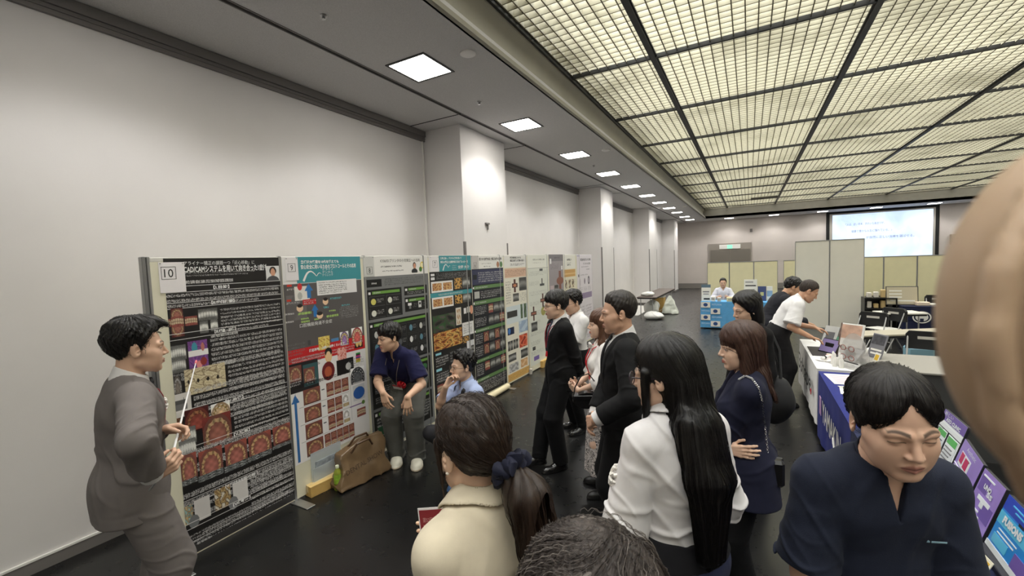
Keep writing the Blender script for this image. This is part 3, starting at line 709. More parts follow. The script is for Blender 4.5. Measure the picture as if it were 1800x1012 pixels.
    def trousers(s, P, inf=.018, cuff=.0, waist=.08, wide=0.0, seed=4, amp=.004):
        k = s.k; d = dell(P, s.pel + s.pR @ A(0, -.012, -.02 * k), ((.155 + .01 * s.fem) * k * s.b + inf, .115 * k * s.b + inf, .135 * k + inf), s.pR)
        mid = s.pel * .75 + s.chest * .25; d = smin(d, dell(P, mid, ((.140 - .015 * s.fem) * k * s.b + inf, (.10 - .008 * s.fem) * k * s.b + inf, .1 * k), s.pR), .05)
        for sd in 'rl':
            kn = s.kn[sd]; an = s.an[sd] + np.array([0, 0, cuff]); ax = unit(an - kn)
            q = smin(dcone(P, s.hp[sd], kn, .083 * k * s.b + inf, .055 * k + inf + wide), dcone(P, kn, an, .054 * k + inf + wide, .040 * k + inf + wide), .03)
            rk = np.sqrt(((P - kn.astype(f32)) ** 2).sum(1)); ra = np.sqrt(((P - an.astype(f32)) ** 2).sum(1))
            q = q + amp * (1.3 * fold(P, ax, 40, seed) * (np.exp(-(rk / .12) ** 2) + np.exp(-(ra / .13) ** 2)) + .3 * wob(P, 16, seed + 2))
            q = np.where(ra < .13, smax(q, (P - an.astype(f32)) @ ax - .02, .006), q)
            d = smin(d, q, .03)
        d = d + amp * .8 * fold(P, (.5, .4, 1), 34, seed + 3) * np.exp(-(((P - s.pel.astype(f32))[:, 2] + .1) / .08) ** 2)
        pv = P - s.pel.astype(f32); return np.where(np.sqrt((pv * pv).sum(1)) < .25 * k, smax(d, pv @ s.pR[:, 2] - waist * k, .006), d)
    def shoes(s, m_, sole=None, res=None, chunky=0.0):
        for sd, sg in (('r', 1), ('l', -1)):
            k = s.k; ft = s.foot[sd]; a = s.an[sd]; z0 = a[2] - .085 * k
            up = np.array([0, 0, 1.]); rt = np.cross(ft, up); M_ = np.stack([rt, ft, np.cross(rt, ft)], 1).astype(f32); o = (a + up * -.085 * k).astype(f32)
            def fn(P):
                Q = (P - o) @ M_; x, y, z = Q.T
                d = dell(Q, (0, .10 * k, .022), ((.045 + chunky) * k, .098 * k, .040 + chunky))
                d = smin(d, dcone(Q, A(0, -.035 * k, .032), A(0, .05 * k, .045), .036 * k + chunky, .038 * k + chunky), .03)
                d = smin(d, dcone(Q, A(0, -.012, .05), A(0, -.005, .095 * k), .036 * k, .036 * k), .02)
                d = smax(d, z - .10 * k, .008)
                sl = np.maximum(smin(dell(Q, (0, .10 * k, .01), ((.048 + chunky) * k, .105 * k, .6)), dell(Q, (0, -.03 * k, .01), (.038 * k + chunky, .045 * k, .6)), .05), np.maximum(-z, z - .018 - chunky * .6))
                return smin(smax(d, -z, .003), sl, .004)
            c = a + ft * .06 * k
            o_ = s.part('shoe', fn, m_, c - np.array([.2, .2, .16]), c + np.array([.2, .2, .12]), res or .006)
            if sole is not None and o_ is not None:
                def fs(P):
                    Q = (P - o) @ M_; z = Q[:, 2]
                    return np.maximum(smin(dell(Q, (0, .10 * k, .01), ((.0495 + chunky) * k, .107 * k, .6)), dell(Q, (0, -.03 * k, .01), (.0395 * k + chunky, .047 * k, .6)), .05), np.maximum(-z - .001, z - .02))
                p_ = s.part('sole', fs, sole, c - np.array([.2, .2, .16]), c + np.array([.2, .2, .12]), res or .006); p_.parent = o_
    def hair(s, fn, m_, res=None, pad=.17, down=0.0, strands=0, flow=None, rad=.0008, seed=2, steps=26, step=.012, lift=.001):
        """fn works in head units"""
        g = lambda P: fn(s.headq(P)) * f32(s.hs)
        lo = s.hc - pad; hi = s.hc + pad; lo[2] -= down
        V, F = polygonize(g, lo, hi, res or s.res * .7)
        if strands:
            r = np.random.default_rng(seed); q = V[r.integers(0, len(V), strands)].astype(f32); Pth = [q]
            live = np.ones(len(q), bool)
            for i in range(steps):
                e = f32(.004); d0 = g(q); G = np.stack([g(q + np.eye(3, dtype=f32)[a] * e) - d0 for a in range(3)], 1) / e; G /= np.maximum(np.linalg.norm(G, axis=1, keepdims=True), 1e-6)
                fl = flow(s.headq(q)) @ s.HR.T; fl = fl - G * (fl * G).sum(1, keepdims=True); fl /= np.maximum(np.linalg.norm(fl, axis=1, keepdims=True), 1e-6)
                fl += r.normal(size=(len(q), 1)).astype(f32) * .06 * np.cross(G, fl)
                q = q + fl.astype(f32) * step - G.astype(f32) * (d0 - lift - .0015 * r.random(len(q)))[:, None].astype(f32); Pth.append(q)
            W_ = np.stack(Pth, 1); n, m2, _ = W_.shape
            T = np.gradient(W_, axis=1); T /= np.maximum(np.linalg.norm(T, axis=2, keepdims=True), 1e-6)
            B = np.cross(T, np.array([.31, .52, .79])); B /= np.maximum(np.linalg.norm(B, axis=2, keepdims=True), 1e-6); Cc = np.cross(T, B)
            rr = rad * np.sin(np.linspace(.25, math.pi - .05, m2))[None, :, None]
            ring = np.stack([W_ + rr * (B * math.cos(a) + Cc * math.sin(a)) for a in (0, 2.094, 4.189)], 2)     # n, m, 3, 3
            base = len(V); V2 = ring.reshape(-1, 3); I = np.arange(n * m2 * 3).reshape(n, m2, 3)
            Fs = [np.stack([I[:, :-1, j], I[:, :-1, (j + 1) % 3], I[:, 1:, (j + 1) % 3], I[:, 1:, j]], -1).reshape(-1, 4) for j in range(3)]
            V = np.concatenate([V, V2]); F = np.concatenate([F, np.concatenate(Fs) + base])
        return mesh_np('hair', V, F, m_, s.o)
    def hw(s, q): return s.hc + s.HR @ (np.asarray(q, float) * s.hs)      # head units to local
    def glasses(s, m_, r=.021, lens=True, rx=1.15, th=.0014):
        b = MB()
        for sg in (1, -1):
            b.tube([s.hw((sg * .0325 + r * rx * math.cos(a), .104 - .10 * abs(sg * .0325 + r * rx * math.cos(a)) ** 1.3, -.009 + r * math.sin(a))) for a in np.linspace(0, 2 * math.pi, 25)], th, 6, cap=False)
            b.tube([s.hw((sg * .057, .092, -.002)), s.hw((sg * .078, .04, .0)), s.hw((sg * .083, -.01, .002)), s.hw((sg * .084, -.03, -.012))], th, 6)
        b.tube([s.hw((-.010, .103, -.005)), s.hw((0, .108, -.003)), s.hw((.010, .103, -.005))], th, 6)
        o = b.build('glasses', m_, s.o, smooth=True)
        if lens:
            b = MB()
            for sg in (1, -1):
                c = [tuple(s.hw((sg * .0325 + r * rx * math.cos(a), .104 - .10 * abs(sg * .0325 + r * rx * math.cos(a)) ** 1.3, -.009 + r * math.sin(a)))) for a in np.linspace(0, 2 * math.pi, 20)[:-1]]
                b.add(c, [tuple(range(len(c)))])
            b.build('lens', mat('lens_glass', (245, 248, 250), .02, alpha=.12), o)
        return o
    def ribbon_front(s, name, m_, x0, z0, z1, w0, w1, inf, label=None, th=.004, seed=0, res=.004, xs=0.0):
        """a strip lying on the chest (tie, placket)"""
        def fn(P):
            Q = s.chestq(P); t = np.clip((z0 - Q[:, 2]) / max(z0 - z1, 1e-3), 0, 1); w_ = w0 + (w1 - w0) * t
            d = np.abs(s.torso(P, inf)) - th
            return np.maximum(d, np.maximum(np.maximum(np.abs(Q[:, 0] - x0 - xs * t) - w_, np.maximum(Q[:, 2] - z0, z1 - Q[:, 2])), -Q[:, 1]))
        lo = s.chest - .3; hi = s.chest + .3; return s.part(name, fn, m_, lo, hi, res, label=label)
    def on_chest(s, x, z, inf):
        """point on the front of the chest"""
        y = np.linspace(.0, .25, 80); P = s.chest + (s.cR @ np.stack([np.full(80, x), y, np.full(80, z)])).T; d = s.torso(P.astype(f32), inf)
        i = int(np.argmax(d > 0)); return P[i], s.cR
def rosette(name, P, nrm, rad, m_, parent, seed=3, n=9):
    """crumpled ribbon rosette"""
    b = MB(); r = random.Random(seed); nrm = Vector(nrm).normalized(); u = nrm.orthogonal().normalized(); v = nrm.cross(u)
    for k in range(n):
        a = 2 * math.pi * k / n; c = Vector(P) + (u * math.cos(a) + v * math.sin(a)) * rad * .55; pts = []
        for j in range(9):
            t = 2 * math.pi * j / 8; pts.append(c + (u * math.cos(a) + v * math.sin(a)) * rad * .5 * math.cos(t) + nrm * rad * (.35 + .4 * math.sin(t)) + (v * math.cos(a) - u * math.sin(a)) * rad * .12 * r.uniform(-1, 1))
        b.tube(pts, rad * .17, 5)
    b.tube([Vector(P) - nrm * .002, Vector(P) + nrm * rad * .6], rad * .4, 8)
    return b.build(name, m_, parent, smooth=True)
# ================================================================== POSTER BOARDS
def atX(px, py, X):
    d = _r2 * ((px - 900) / F_PX) - _u2 * ((py - 506) / F_PX) + _fw; return np.array(EYE + d * (X / d.x))
XB = -3.43
M_print = mat('printed_poster', (255, 255, 255), .42, attr='col')
M_card = mat('card_white', (236, 232, 234), .6); M_ink = mat('ink_black', (22, 22, 22), .6); M_inkw = mat('ink_white', (240, 240, 240), .6)
class Art:
    """a poster design, measured on the plane of the boards; cells hold the printed colour"""
    def __init__(s, Y0, Z0, w, h, cell, bg):
        s.Y0, s.Z0, s.w, s.h, s.c = Y0, Z0, w, h, cell; s.W = max(2, int(w / cell)); s.H = max(2, int(h / cell)); s.a = np.tile(np.array(bg, float), (s.H, s.W, 1)); s.r = np.random.default_rng(int(Y0 * 100))
        s.txt = []
    def m(s, px, py): q = atX(px, py, XB); return q[1] - s.Y0, s.Z0 - q[2]
    def ix(s, x0, y0, x1, y1):
        x0, x1 = sorted((x0, x1)); y0, y1 = sorted((y0, y1))
        return max(0, int(round(x0 / s.c))), max(0, int(round(y0 / s.c))), min(s.W, max(int(round(x1 / s.c)), int(round(x0 / s.c)) + 1)), min(s.H, max(int(round(y1 / s.c)), int(round(y0 / s.c)) + 1))
    def rect(s, x0, y0, x1, y1, col): i, j, k, l = s.ix(x0, y0, x1, y1); s.a[j:l, i:k] = col
    def prect(s, a, b, c, d, col): s.rect(*s.m(a, b), *s.m(c, d), col)
    def grid(s, x0, y0, x1, y1):
        i, j, k, l = s.ix(x0, y0, x1, y1)
        if k <= i or l <= j: return None
        v, u = np.meshgrid((np.arange(j, l) + .5 - j) / (l - j), (np.arange(i, k) + .5 - i) / (k - i), indexing='ij'); return s.a[j:l, i:k], u * 2 - 1, v * 2 - 1
    def ell(s, x0, y0, x1, y1, col, a=1.0):
        g = s.grid(x0, y0, x1, y1)
        if g: A_, u, v = g; m_ = (u * u + v * v < 1); A_[m_] = A_[m_] * (1 - a) + np.array(col) * a
    def lines(s, x0, y0, x1, y1, n, col, fill=.5, rag=.25, size=None):
        """rows of small printed characters too small to read"""
        y0, y1 = sorted((y0, y1)); x0, x1 = sorted((x0, x1)); hh = (y1 - y0) / n
        for q in range(n):
            top = y0 + q * hh; e = x1 if q < n - 1 else x0 + (x1 - x0) * (1 - rag * s.r.random()); i, j, k, l = s.ix(x0, top + hh * .22, e, top + hh * .80)
            if k - i < 2 or l <= j: continue
            m_ = s.r.random((l - j, k - i)) < fill; per = max(2, int(round(hh * .8 / s.c))); gap = (np.arange(k - i) % per == per - 1) if per > 2 else np.zeros(k - i, bool); m_[:, gap] = False
            s.a[j:l, i:k][m_] = np.array(col) * (.80 if sum(col) > 560 else 1)
    def plines(s, a, b, c, d, n, col, **k): s.lines(*s.m(a, b), *s.m(c, d), n, col, **k)
    def arch(s, x0, y0, x1, y1, bg=(88, 48, 42), gum=(146, 94, 82), tooth=(206, 172, 130), up=1, dark=1.0):
        g = s.grid(x0, y0, x1, y1)
        if not g: return
        A_, u, v = g; n = s.r.random(u.shape) * 16 - 8; A_[:] = np.array(bg) * dark * (1.15 - .35 * (v[..., None] * up)) + n[..., None]
        v = v * up; rr = np.sqrt((u / .86) ** 2 + ((v - .35) / 1.15) ** 2); inn = (rr < .72) & (v < .85); A_[inn] = np.array(gum) * (1.12 - .45 * rr[inn] ** 2 + .10 * np.cos(u[inn] * 9) * np.cos(v[inn] * 11) + .06 * s.r.random(inn.sum()))[:, None]
        th = np.arctan2(v - .35, u); ring = (rr > .74 + .03 * np.sin(th * 14)) & (rr < .97 + .03 * np.sin(th * 14 + 1)) & (v < .8); sc = (.55 + .45 * np.abs(np.sin(th * 7)) ** .6) * (.85 + .2 * s.r.random(u.shape)); A_[ring] = np.array(tooth) * sc[ring][:, None]
        ed = (rr >= .99) & (rr < 1.2); A_[ed] = np.array(gum) * .8
    def front(s, x0, y0, x1, y1, gum=(154, 84, 76), tooth=(216, 192, 160)):
        g = s.grid(x0, y0, x1, y1)
        if not g: return
        A_, u, v = g; A_[:] = np.array(gum) * (.75 + .35 * s.r.random(u.shape))[..., None]; t = np.abs(v + .12 * np.cos(u * 2)) < .5; sc = .7 + .3 * np.abs(np.sin(u * 9)); A_[t] = np.array(tooth) * sc[t][:, None]; A_[np.abs(v + .1 * np.cos(u * 2)) < .05] = (90, 40, 36)
        A_[np.abs(u) > .93] = np.array(gum) * .5
    def xray(s, x0, y0, x1, y1, br=1.0):
        g = s.grid(x0, y0, x1, y1)
        if not g: return
        A_, u, v = g; b = 60 + 70 * np.exp(-((v - .3 * u * u + .15) / .42) ** 2) + 40 * np.abs(np.sin(u * 11 + 2)) * (np.abs(v) < .5) + 26 * s.r.random(u.shape); A_[:] = np.clip(b * br, 0, 235)[..., None] * np.array([1, 1, .98])
    def blob(s, x0, y0, x1, y1, cols, f=7):
        g = s.grid(x0, y0, x1, y1)
        if not g: return
        A_, u, v = g; a, b = s.r.random(2) * 6; q = np.sin(u * f + a + 1.5 * np.sin(v * f * .8)) + np.sin(v * f * .9 + b + 1.2 * np.sin(u * f * .6)) + s.r.normal(size=u.shape) * .3; t = np.clip((q + 2) / 4, 0, .999) * len(cols); A_[:] = np.array(cols, float)[t.astype(int)]
    def P(s, fn, a, b, c, d, **k): getattr(s, fn)(*s.m(a, b), *s.m(c, d), **k)
    def text(s, body, x, y, hh, width=None, m_=None, bold=0.0, name='title_text'): s.txt.append((body, x, y, hh, width, m_ or M_inkw, bold, name))
    def ptext(s, body, a, b, c, d, **k):
        """a line of real lettering from its upper left to its lower right pixel"""
        x0, y0 = s.m(a, b); x1, y1 = s.m(c, d); s.text(body, x0, y1, y1 - y0, x1 - x0, **k)
    def build(s, label, group=None):
        o = empty('poster', (XB, s.Y0, s.Z0), 0, label, 'poster', group)
        b = MB().box((0, 0, -s.h), (.0012, s.w, 0)).build('paper', mat('poster_paper', (228, 226, 220), .6), o)
        n1, n2 = s.H, s.W; Yv = np.linspace(0, s.w, n2); Zv = np.linspace(0, -s.h, n1)
        V = np.stack([np.full((n1, n2), .0018), np.tile(Yv, (n1, 1)), np.tile(Zv[:, None], (1, n2))], -1).reshape(-1, 3)
        I = np.arange(n1 * n2).reshape(n1, n2); Fq = np.stack([I[:-1, :-1], I[1:, :-1], I[1:, 1:], I[:-1, 1:]], -1).reshape(-1, 4)
        c = np.clip(s.a, 0, 255).reshape(-1, 3) / 255; c = np.where(c <= .04045, c / 12.92, ((c + .055) / 1.055) ** 2.4)
        p_ = mesh_np('print', V, Fq, M_print, o, c); p_.data.polygons.foreach_set('use_smooth', np.zeros(len(Fq), bool))
        for body, x, y, hh, wd, m_, bold, nm in s.txt:
            text_obj(nm, body, m_, frame((.0026, x, -y), (0, 1, 0), (0, 0, 1)), o, size=hh, width=wd, height=hh, bold=bold * .2)
        return o
NDESC = {'10': 'black poster with the dental arches', '9': 'poster with the red stripe and blue arrow', '8': 'grey-framed poster behind the navy polo', '7': 'dark poster with the teal heading over the crouching man', '6': 'navy poster with green bars'}
def number_card(num, Y0, Z0, w, h, by, bz, bs, m_=None):
    o = empty('number_card', (XB, Y0, Z0), 0, 'number card pinned to the ' + NDESC[num], 'sign')
    MB().box((.002, 0, -h), (.0046, w, 0)).build('card', m_ or M_card, o)
    s = MB(); t = .0028
    for q in ((by, bz, by + bs, bz - t), (by, bz - bs, by + bs, bz - bs + t), (by, bz, by + t, bz - bs), (by + bs - t, bz, by + bs, bz - bs)): s.box((.0048, min(q[0], q[2]), min(q[1], q[3])), (.0054, max(q[0], q[2]), max(q[1], q[3])))
    s.build('number_frame', M_ink, o)
    wd = bs * (.62 if len(num) > 1 else .34); text_obj('number_text', num, M_ink, frame((.0056, by + (bs - wd) / 2, bz - bs * .84), (0, 1, 0), (0, 0, 1)), o, size=.05, width=wd, height=bs * .66)
    for yy in (.01, w - .01):
        MB().tube([(.003, yy, -.008), (.010, yy, -.008)], .004, 8).build('push_pin', M_alu, o)
    return o
BN = ['10', '9', '8', '7', '6', '5', '4', '3', '2', '1']
DESC = ['black poster 10 with red dental arch photos', 'poster 9 with the red stripe and blue arrow', 'grey-framed black poster 8 behind the navy polo', 'dark poster 7 with the teal heading', 'navy and green poster 6', 'cream poster 5 with an orange foot', 'very pale poster 4 with cross-shaped photos', 'grey-violet poster 3', 'narrow cream poster 2 with the orange band', 'lilac-headed white poster 1 at the far end']
for k in range(10):
    y = 1.30 + .9 * k
    o = empty('poster_board', (XB, y, 0), 0, 'tall poster board carrying the ' + DESC[k], 'poster board')
    MB().box((-.025, .012, .02), (-.0005, .888, 2.085)).build('panel', mat('panel_cream', (226, 222, 200), .6, var=.03, vscale=4), o)
    for yy in ((-.004, .012), (.888, .904)): MB().box((-.034, yy[0] + .0005, .005), (.003, yy[1] - .0005, 2.12), bev=.003).build('post', M_alu, o)
    MB().box((-.030, .012, 2.085), (-.0008, .888, 2.115), bev=.003).build('top_rail', mat('rail_pale', (214, 212, 206), .45), o)
    if k in (0, 1, 5, 9): s = MB().box((-.22, -.04, 0), (.20, .04, .008), bev=.002); s.cur = 0; s.build('foot_plate', M_alu, o)
    if k == 0: MB().box((-.05, -.030, .0), (-.0, -.006, 2.12), bev=.004).build('end_post', mat('end_post_grey', (150, 150, 150), .25, metal=.7), o)
BLKP = (30, 28, 28); WH = (236, 234, 234); GRN = (112, 160, 72)
# ---- 10
a = Art(1.385, 2.108, .815, 2.078, .0032, BLKP)
def head10(tx, cx, cy, w_=.11):
    x, y = a.m(cx, cy); a.rect(0, y - .022, .815, y - .019, WH); a.rect(0, y + .019, .815, y + .022, WH); a.text(tx, x - w_ / 2, y + .013, .027, w_, bold=.004, name='heading_text')
a.ptext('アライナー矯正の課題一つ「近心移動」に', 322, 459, 447, 464); a.ptext('CAD/CAMシステムを用いて向き合った1症例', 322, 467, 468, 475, bold=.006)
a.plines(323, 478, 447, 482, 2, (200, 198, 198), fill=.5); a.plines(325, 491, 418, 496, 1, WH, fill=.75)
a.prect(466, 468, 491, 495, (226, 226, 226)); a.P('ell', 472, 469, 485, 483, col=(34, 28, 26)); a.P('ell', 474, 472, 483, 486, col=(214, 160, 132)); a.P('ell', 467, 485, 491, 505, col=(82, 82, 86)); a.prect(466, 495, 494, 500, BLKP)
head10('【I.目的】', 389, 504); a.plines(286, 517, 490, 525, 3, WH)
head10('【II.症例概要】', 392, 530, .16)
for q in ((300, 543, 322, 559), (301, 571, 325, 590)): a.P('arch', *q, bg=(70, 30, 28), up=1 if q[1] < 560 else -1, dark=.9)
a.P('front', 300, 557, 324, 573); a.P('front', 286, 562, 301, 574); a.P('front', 324, 557, 348, 570)
a.P('xray', 348, 544, 383, 560, br=1.3); a.P('xray', 350, 565, 367, 584, br=1.4); a.P('xray', 369, 562, 383, 580, br=1.5); a.plines(386, 542, 493, 570, 7, WH)
head10('【III.調査・診断】', 396, 580, .15); a.plines(370, 586, 418, 588, 1, WH, fill=.8)
a.P('xray', 291, 610, 328, 630, br=1.4); a.P('xray', 292, 632, 328, 652, br=1.3); a.P('blob', 329, 601, 367, 643, cols=[(112, 72, 130), (140, 84, 160), (96, 60, 120), (126, 80, 150)]); a.P('ell', 336, 602, 348, 620, col=(70, 150, 170)); a.prect(331, 618, 366, 622, WH); a.P('ell', 352, 602, 360, 616, col=(190, 120, 110)); a.P('ell', 345, 634, 356, 646, col=(236, 150, 150)); a.P('ell', 352, 628, 364, 640, col=(150, 60, 56))
a.plines(369, 594, 497, 618, 6, WH); a.plines(380, 634, 420, 637, 1, WH, fill=.8); a.plines(295, 655, 395, 657, 1, (200, 200, 200))
a.P('arch', 294, 664, 321, 692, bg=(34, 32, 32), gum=(120, 112, 104), tooth=(190, 188, 186)); a.P('blob', 323, 651, 398, 678, cols=[(206, 192, 156), (224, 212, 180), (150, 132, 104), (214, 200, 166)], f=10)
for q in range(4): a.P('ell', 329 + q * 17, 668 - q * 3, 334 + q * 17, 674 - q * 3, col=(40, 34, 30))
a.plines(399, 634, 500, 662, 7, WH); a.prect(295, 697, 338, 726, (222, 218, 214)); a.prect(306, 706, 328, 708, (90, 90, 90)); a.prect(322, 698, 324, 708, (60, 60, 60)); a.prect(300, 715, 330, 717, (120, 120, 120)); a.plines(339, 682, 502, 704, 6, WH)
head10('【IV.治療】', 412, 701, .13); a.plines(409, 708, 506, 730, 7, WH)
a.P('arch', 324, 722, 369, 750, bg=(60, 24, 24), dark=.9, gum=(140, 70, 60), tooth=(176, 120, 84)); a.P('arch', 370, 712, 405, 734, bg=(200, 190, 180), gum=(206, 176, 140), tooth=(196, 164, 110)); a.P('arch', 354, 736, 408, 772, bg=(90, 40, 36)); a.P('blob', 300, 738, 322, 752, cols=[(90, 60, 44), (140, 100, 70), (60, 40, 34)]); a.P('xray', 311, 756, 346, 776, br=1.5); a.P('xray', 311, 778, 346, 796, br=1.6)
head10('【V.結果】', 425, 759, .12); a.plines(306, 796, 515, 766, 2, WH)
for i, q in enumerate(((304, 807, 348, 838), (348, 795, 393, 824), (394, 782, 435, 808), (435, 768, 477, 790), (478, 752, 516, 770))): a.P('arch', *q, bg=(112, 60, 52), gum=(160, 100, 90), tooth=(216, 176, 128))
for i, q in enumerate(((304, 852, 348, 844), (348, 838, 393, 830), (394, 821, 435, 814), (435, 804, 477, 796), (478, 785, 516, 776))): a.P('blob', *q, cols=[(60, 62, 62), (120, 124, 124), (84, 86, 88), (160, 164, 164)], f=9)
a.plines(309, 872, 515, 832, 4, WH)
head10('【VI.デジタルを用いた検証】', 425, 842, .24)
a.P('blob', 314, 895, 341, 917, cols=[(150, 190, 190), (180, 130, 70), (110, 150, 150), (200, 170, 120)]); a.prect(341, 880, 371, 905, (214, 210, 208)); a.P('blob', 376, 862, 407, 885, cols=[(150, 120, 80), (196, 170, 120), (110, 86, 60), (220, 214, 200)]); a.prect(408, 850, 436, 872, (220, 216, 214)); a.P('ell', 332, 908, 352, 922, col=(120, 122, 124)); a.P('ell', 401, 876, 419, 890, col=(130, 130, 132)); a.plines(438, 838, 518, 862, 6, WH)
head10('【VII.考察】', 425, 880, .13); a.plines(313, 950, 517, 884, 7, WH)
x, y = a.m(316, 968); a.rect(0, y - .02, .815, y - .017, WH); a.rect(.0, 2.02, .815, 2.078, (58, 56, 56)); a.rect(.10, 1.955, .70, 1.958, WH); a.lines(.12, 1.93, .7, 1.985, 3, (190, 188, 188)); a.lines(.06, 2.0, .16, 2.03, 1, WH, fill=.8)
a.build('black portrait poster with white Japanese text and rows of red dental arches')
number_card('10', 1.355, 2.082, .15, .205, .012, -.03, .085)
# ---- 9
a = Art(2.215, 2.112, .83, 1.80, .0034, (232, 230, 230)); TEAL = (66, 150, 160)
x, y = a.m(523, 493); a.rect(.13, 0, .83, .232, TEAL)
a.ptext('急速拡大装置を10代を超えても', 528, 457.5, 595, 462, bold=.006); a.ptext('安心安全に用いるためのプロトコールとその応用', 528, 465, 625, 470, bold=.006)
for i, tx in enumerate(('ミライノ', 'デンタル', 'クリニック')): a.ptext(tx, 566, 471 + 5 * i, 585, 474.5 + 5 * i)
a.rect(0, .235, .83, .80, (92, 88, 88)); a.P('blob', 503, 520, 540, 560, cols=[(112, 108, 108), (100, 96, 96)], f=2)
a.P('rect', 504, 501, 513, 504, col=(206, 60, 40)); a.plines(504, 507, 520, 510, 1, WH); a.rect(.10, .26, .24, .38, (236, 232, 226)); a.P('ell', 522, 498, 531, 510, col=(206, 50, 52)); a.P('ell', 523, 514, 532, 526, col=(190, 190, 184))
a.P('rect', 504, 527, 512, 530, col=(206, 60, 40)); a.plines(503, 531, 528, 534, 1, (220, 220, 220)); BLU = (52, 122, 190)
def arrow(x, y, w_, h_, up=True):
    for i in range(12):
        t = i / 11; ww = w_ * (t if t < .5 else .0) ; a.rect(x - w_ * t, y + h_ * .45 * t, x + w_ * t, y + h_ * .45 * (t + .1), BLU)
    a.rect(x - w_ * .45, y + h_ * .45, x + w_ * .45, y + h_, BLU)
x, y = a.m(542, 498); arrow(x, y, .04, .13); x, y = a.m(553, 535); arrow(x, y, .035, .11)
x0, y0 = a.m(556, 494); x1, y1 = a.m(627, 513); a.rect(x0, y0, x1, y1, WH); a.lines(x0 + .02, y0 + .01, x1 - .12, y1 - .01, 6, (90, 90, 90), fill=.5)
a.plines(580, 522, 600, 525, 1, (90, 190, 200)); a.plines(568, 538, 582, 541, 1, (90, 190, 200)); a.plines(600, 534, 617, 537, 1, (90, 190, 200)); a.P('rect', 532, 527, 556, 534, col=(196, 40, 44)); a.plines(534, 528, 555, 533, 2, WH)
for q in ((524, 548, 548, 552), (529, 558, 546, 561), (578, 544, 590, 547), (574, 553, 595, 556), (529, 563, 546, 566), (552, 559, 561, 562)): a.plines(*q, 1, (170, 206, 110), fill=.85)
for q in ((500, 550, 522, 553), (502, 564, 520, 567)): a.plines(*q, 1, WH, fill=.85)
for q in ((521, 536, 533, 547), (567, 524, 577, 535), (556, 549, 568, 559)): a.P('ell', *q, col=(240, 205, 170)); a.P('ell', q[0] + 1, q[1] - 1, q[2] - 1, q[1] + 4, col=(40, 32, 30))
a.plines(596, 539, 630, 555, 7, (190, 190, 190), fill=.4); a.text('口腔機能発達不全症', *(lambda q: (q[0], q[1]))(a.m(527, 576)), .034, .33)
a.rect(0, .80, .83, .93, (196, 34, 38)); a.text('適応年齢：14歳〜18歳くらいまで', .20, .85, .030, .38, bold=.005); a.lines(.03, .87, .7, .915, 2, WH, fill=.6); a.rect(.70, .80, .80, .91, (30, 26, 26)); a.ell(.71, .81, .75, .90, (226, 190, 120)); a.ell(.75, .81, .79, .90, (226, 190, 120))
a.plines(505, 605, 538, 622, 4, (110, 110, 110), fill=.4); a.P('rect', 541, 598, 546, 606, col=(70, 70, 70)); a.P('blob', 559, 593, 580, 612, cols=[(222, 196, 90), (236, 216, 130), (200, 160, 70)], f=9); a.P('rect', 582, 595, 595, 598, col=(86, 140, 190))
a.P('arch', 597, 584, 613, 605, bg=(232, 230, 230), gum=(150, 120, 170), tooth=(222, 196, 110)); a.P('arch', 617, 577, 637, 600, bg=(232, 230, 230), gum=(196, 96, 90), tooth=(226, 190, 140))
a.P('ell', 570, 613, 584, 635, col=(236, 196, 130)); a.P('ell', 570, 612, 584, 624, col=(34, 28, 26)); a.P('ell', 572, 618, 582, 634, col=(240, 205, 160)); a.P('ell', 565, 638, 589, 664, col=(110, 30, 34)); a.P('ell', 570, 645, 584, 660, col=(180, 90, 60)); a.P('blob', 592, 612, 609, 630, cols=[(226, 150, 140), (236, 190, 180), (206, 110, 100)]); a.P('rect', 591, 634, 622, 652, col=(22, 22, 22)); a.P('ell', 607, 638, 617, 648, col=(200, 200, 200))
for i, c in enumerate(((60, 150, 70), (40, 40, 44), (190, 60, 130), (60, 60, 140), (226, 150, 60), (200, 190, 60))): a.P('rect', 625, 620 + i * 2.6, 633, 622 + i * 2.6, col=c)
a.plines(506, 632, 565, 640, 3, (110, 110, 110), fill=.4); a.P('rect', 507, 642, 561, 678, col=(30, 30, 32)); a.P('rect', 532, 642, 560, 672, col=(56, 92, 96)); a.P('arch', 507, 646, 531, 668); a.P('arch', 533, 648, 554, 668); a.plines(508, 668, 530, 676, 3, WH); a.plines(540, 666, 556, 671, 2, WH)
a.text('例の急速拡大装置使用の年齢別プロトコール', .02, 1.14, .034, .56, M_ink, .004, 'heading_text')
x, y = a.m(519, 692); a.rect(.028, 1.25, .052, 1.78, (52, 108, 170))
for i in range(10): a.rect(.04 - .004 * i, 1.18 + .008 * i, .04 + .004 * i, 1.19 + .008 * i, (52, 108, 170))
for i in range(4):
    y = 1.17 + .155 * i; a.arch(.115, y, .285, y + .135, (92, 52, 46), tooth=(206, 168, 122)); a.rect(.07, y + .143, .60, y + .146, (150, 150, 150)) if i < 3 else None
    for j in range(3 if i < 3 else 5):
        x = .35 + .085 * j if i < 3 else .30 + .068 * j; 
        if i == 0 or i == 3 or j < 2: a.arch(x, y, x + .078 if i < 3 else x + .064, y + .07, (92, 50, 44), tooth=(196, 140, 112)); a.front(x, y + .07, x + .078 if i < 3 else x + .064, y + .13)
        else: a.arch(x + .005, y + .01, x + .065, y + .075, (232, 230, 230), gum=(232, 230, 230), tooth=(196, 190, 180)); a.front(x + .005, y + .09, x + .07, y + .12, gum=(196, 176, 110))
    if i < 3: a.rect(.30, y + .04, .33, y + .05, (80, 90, 96))
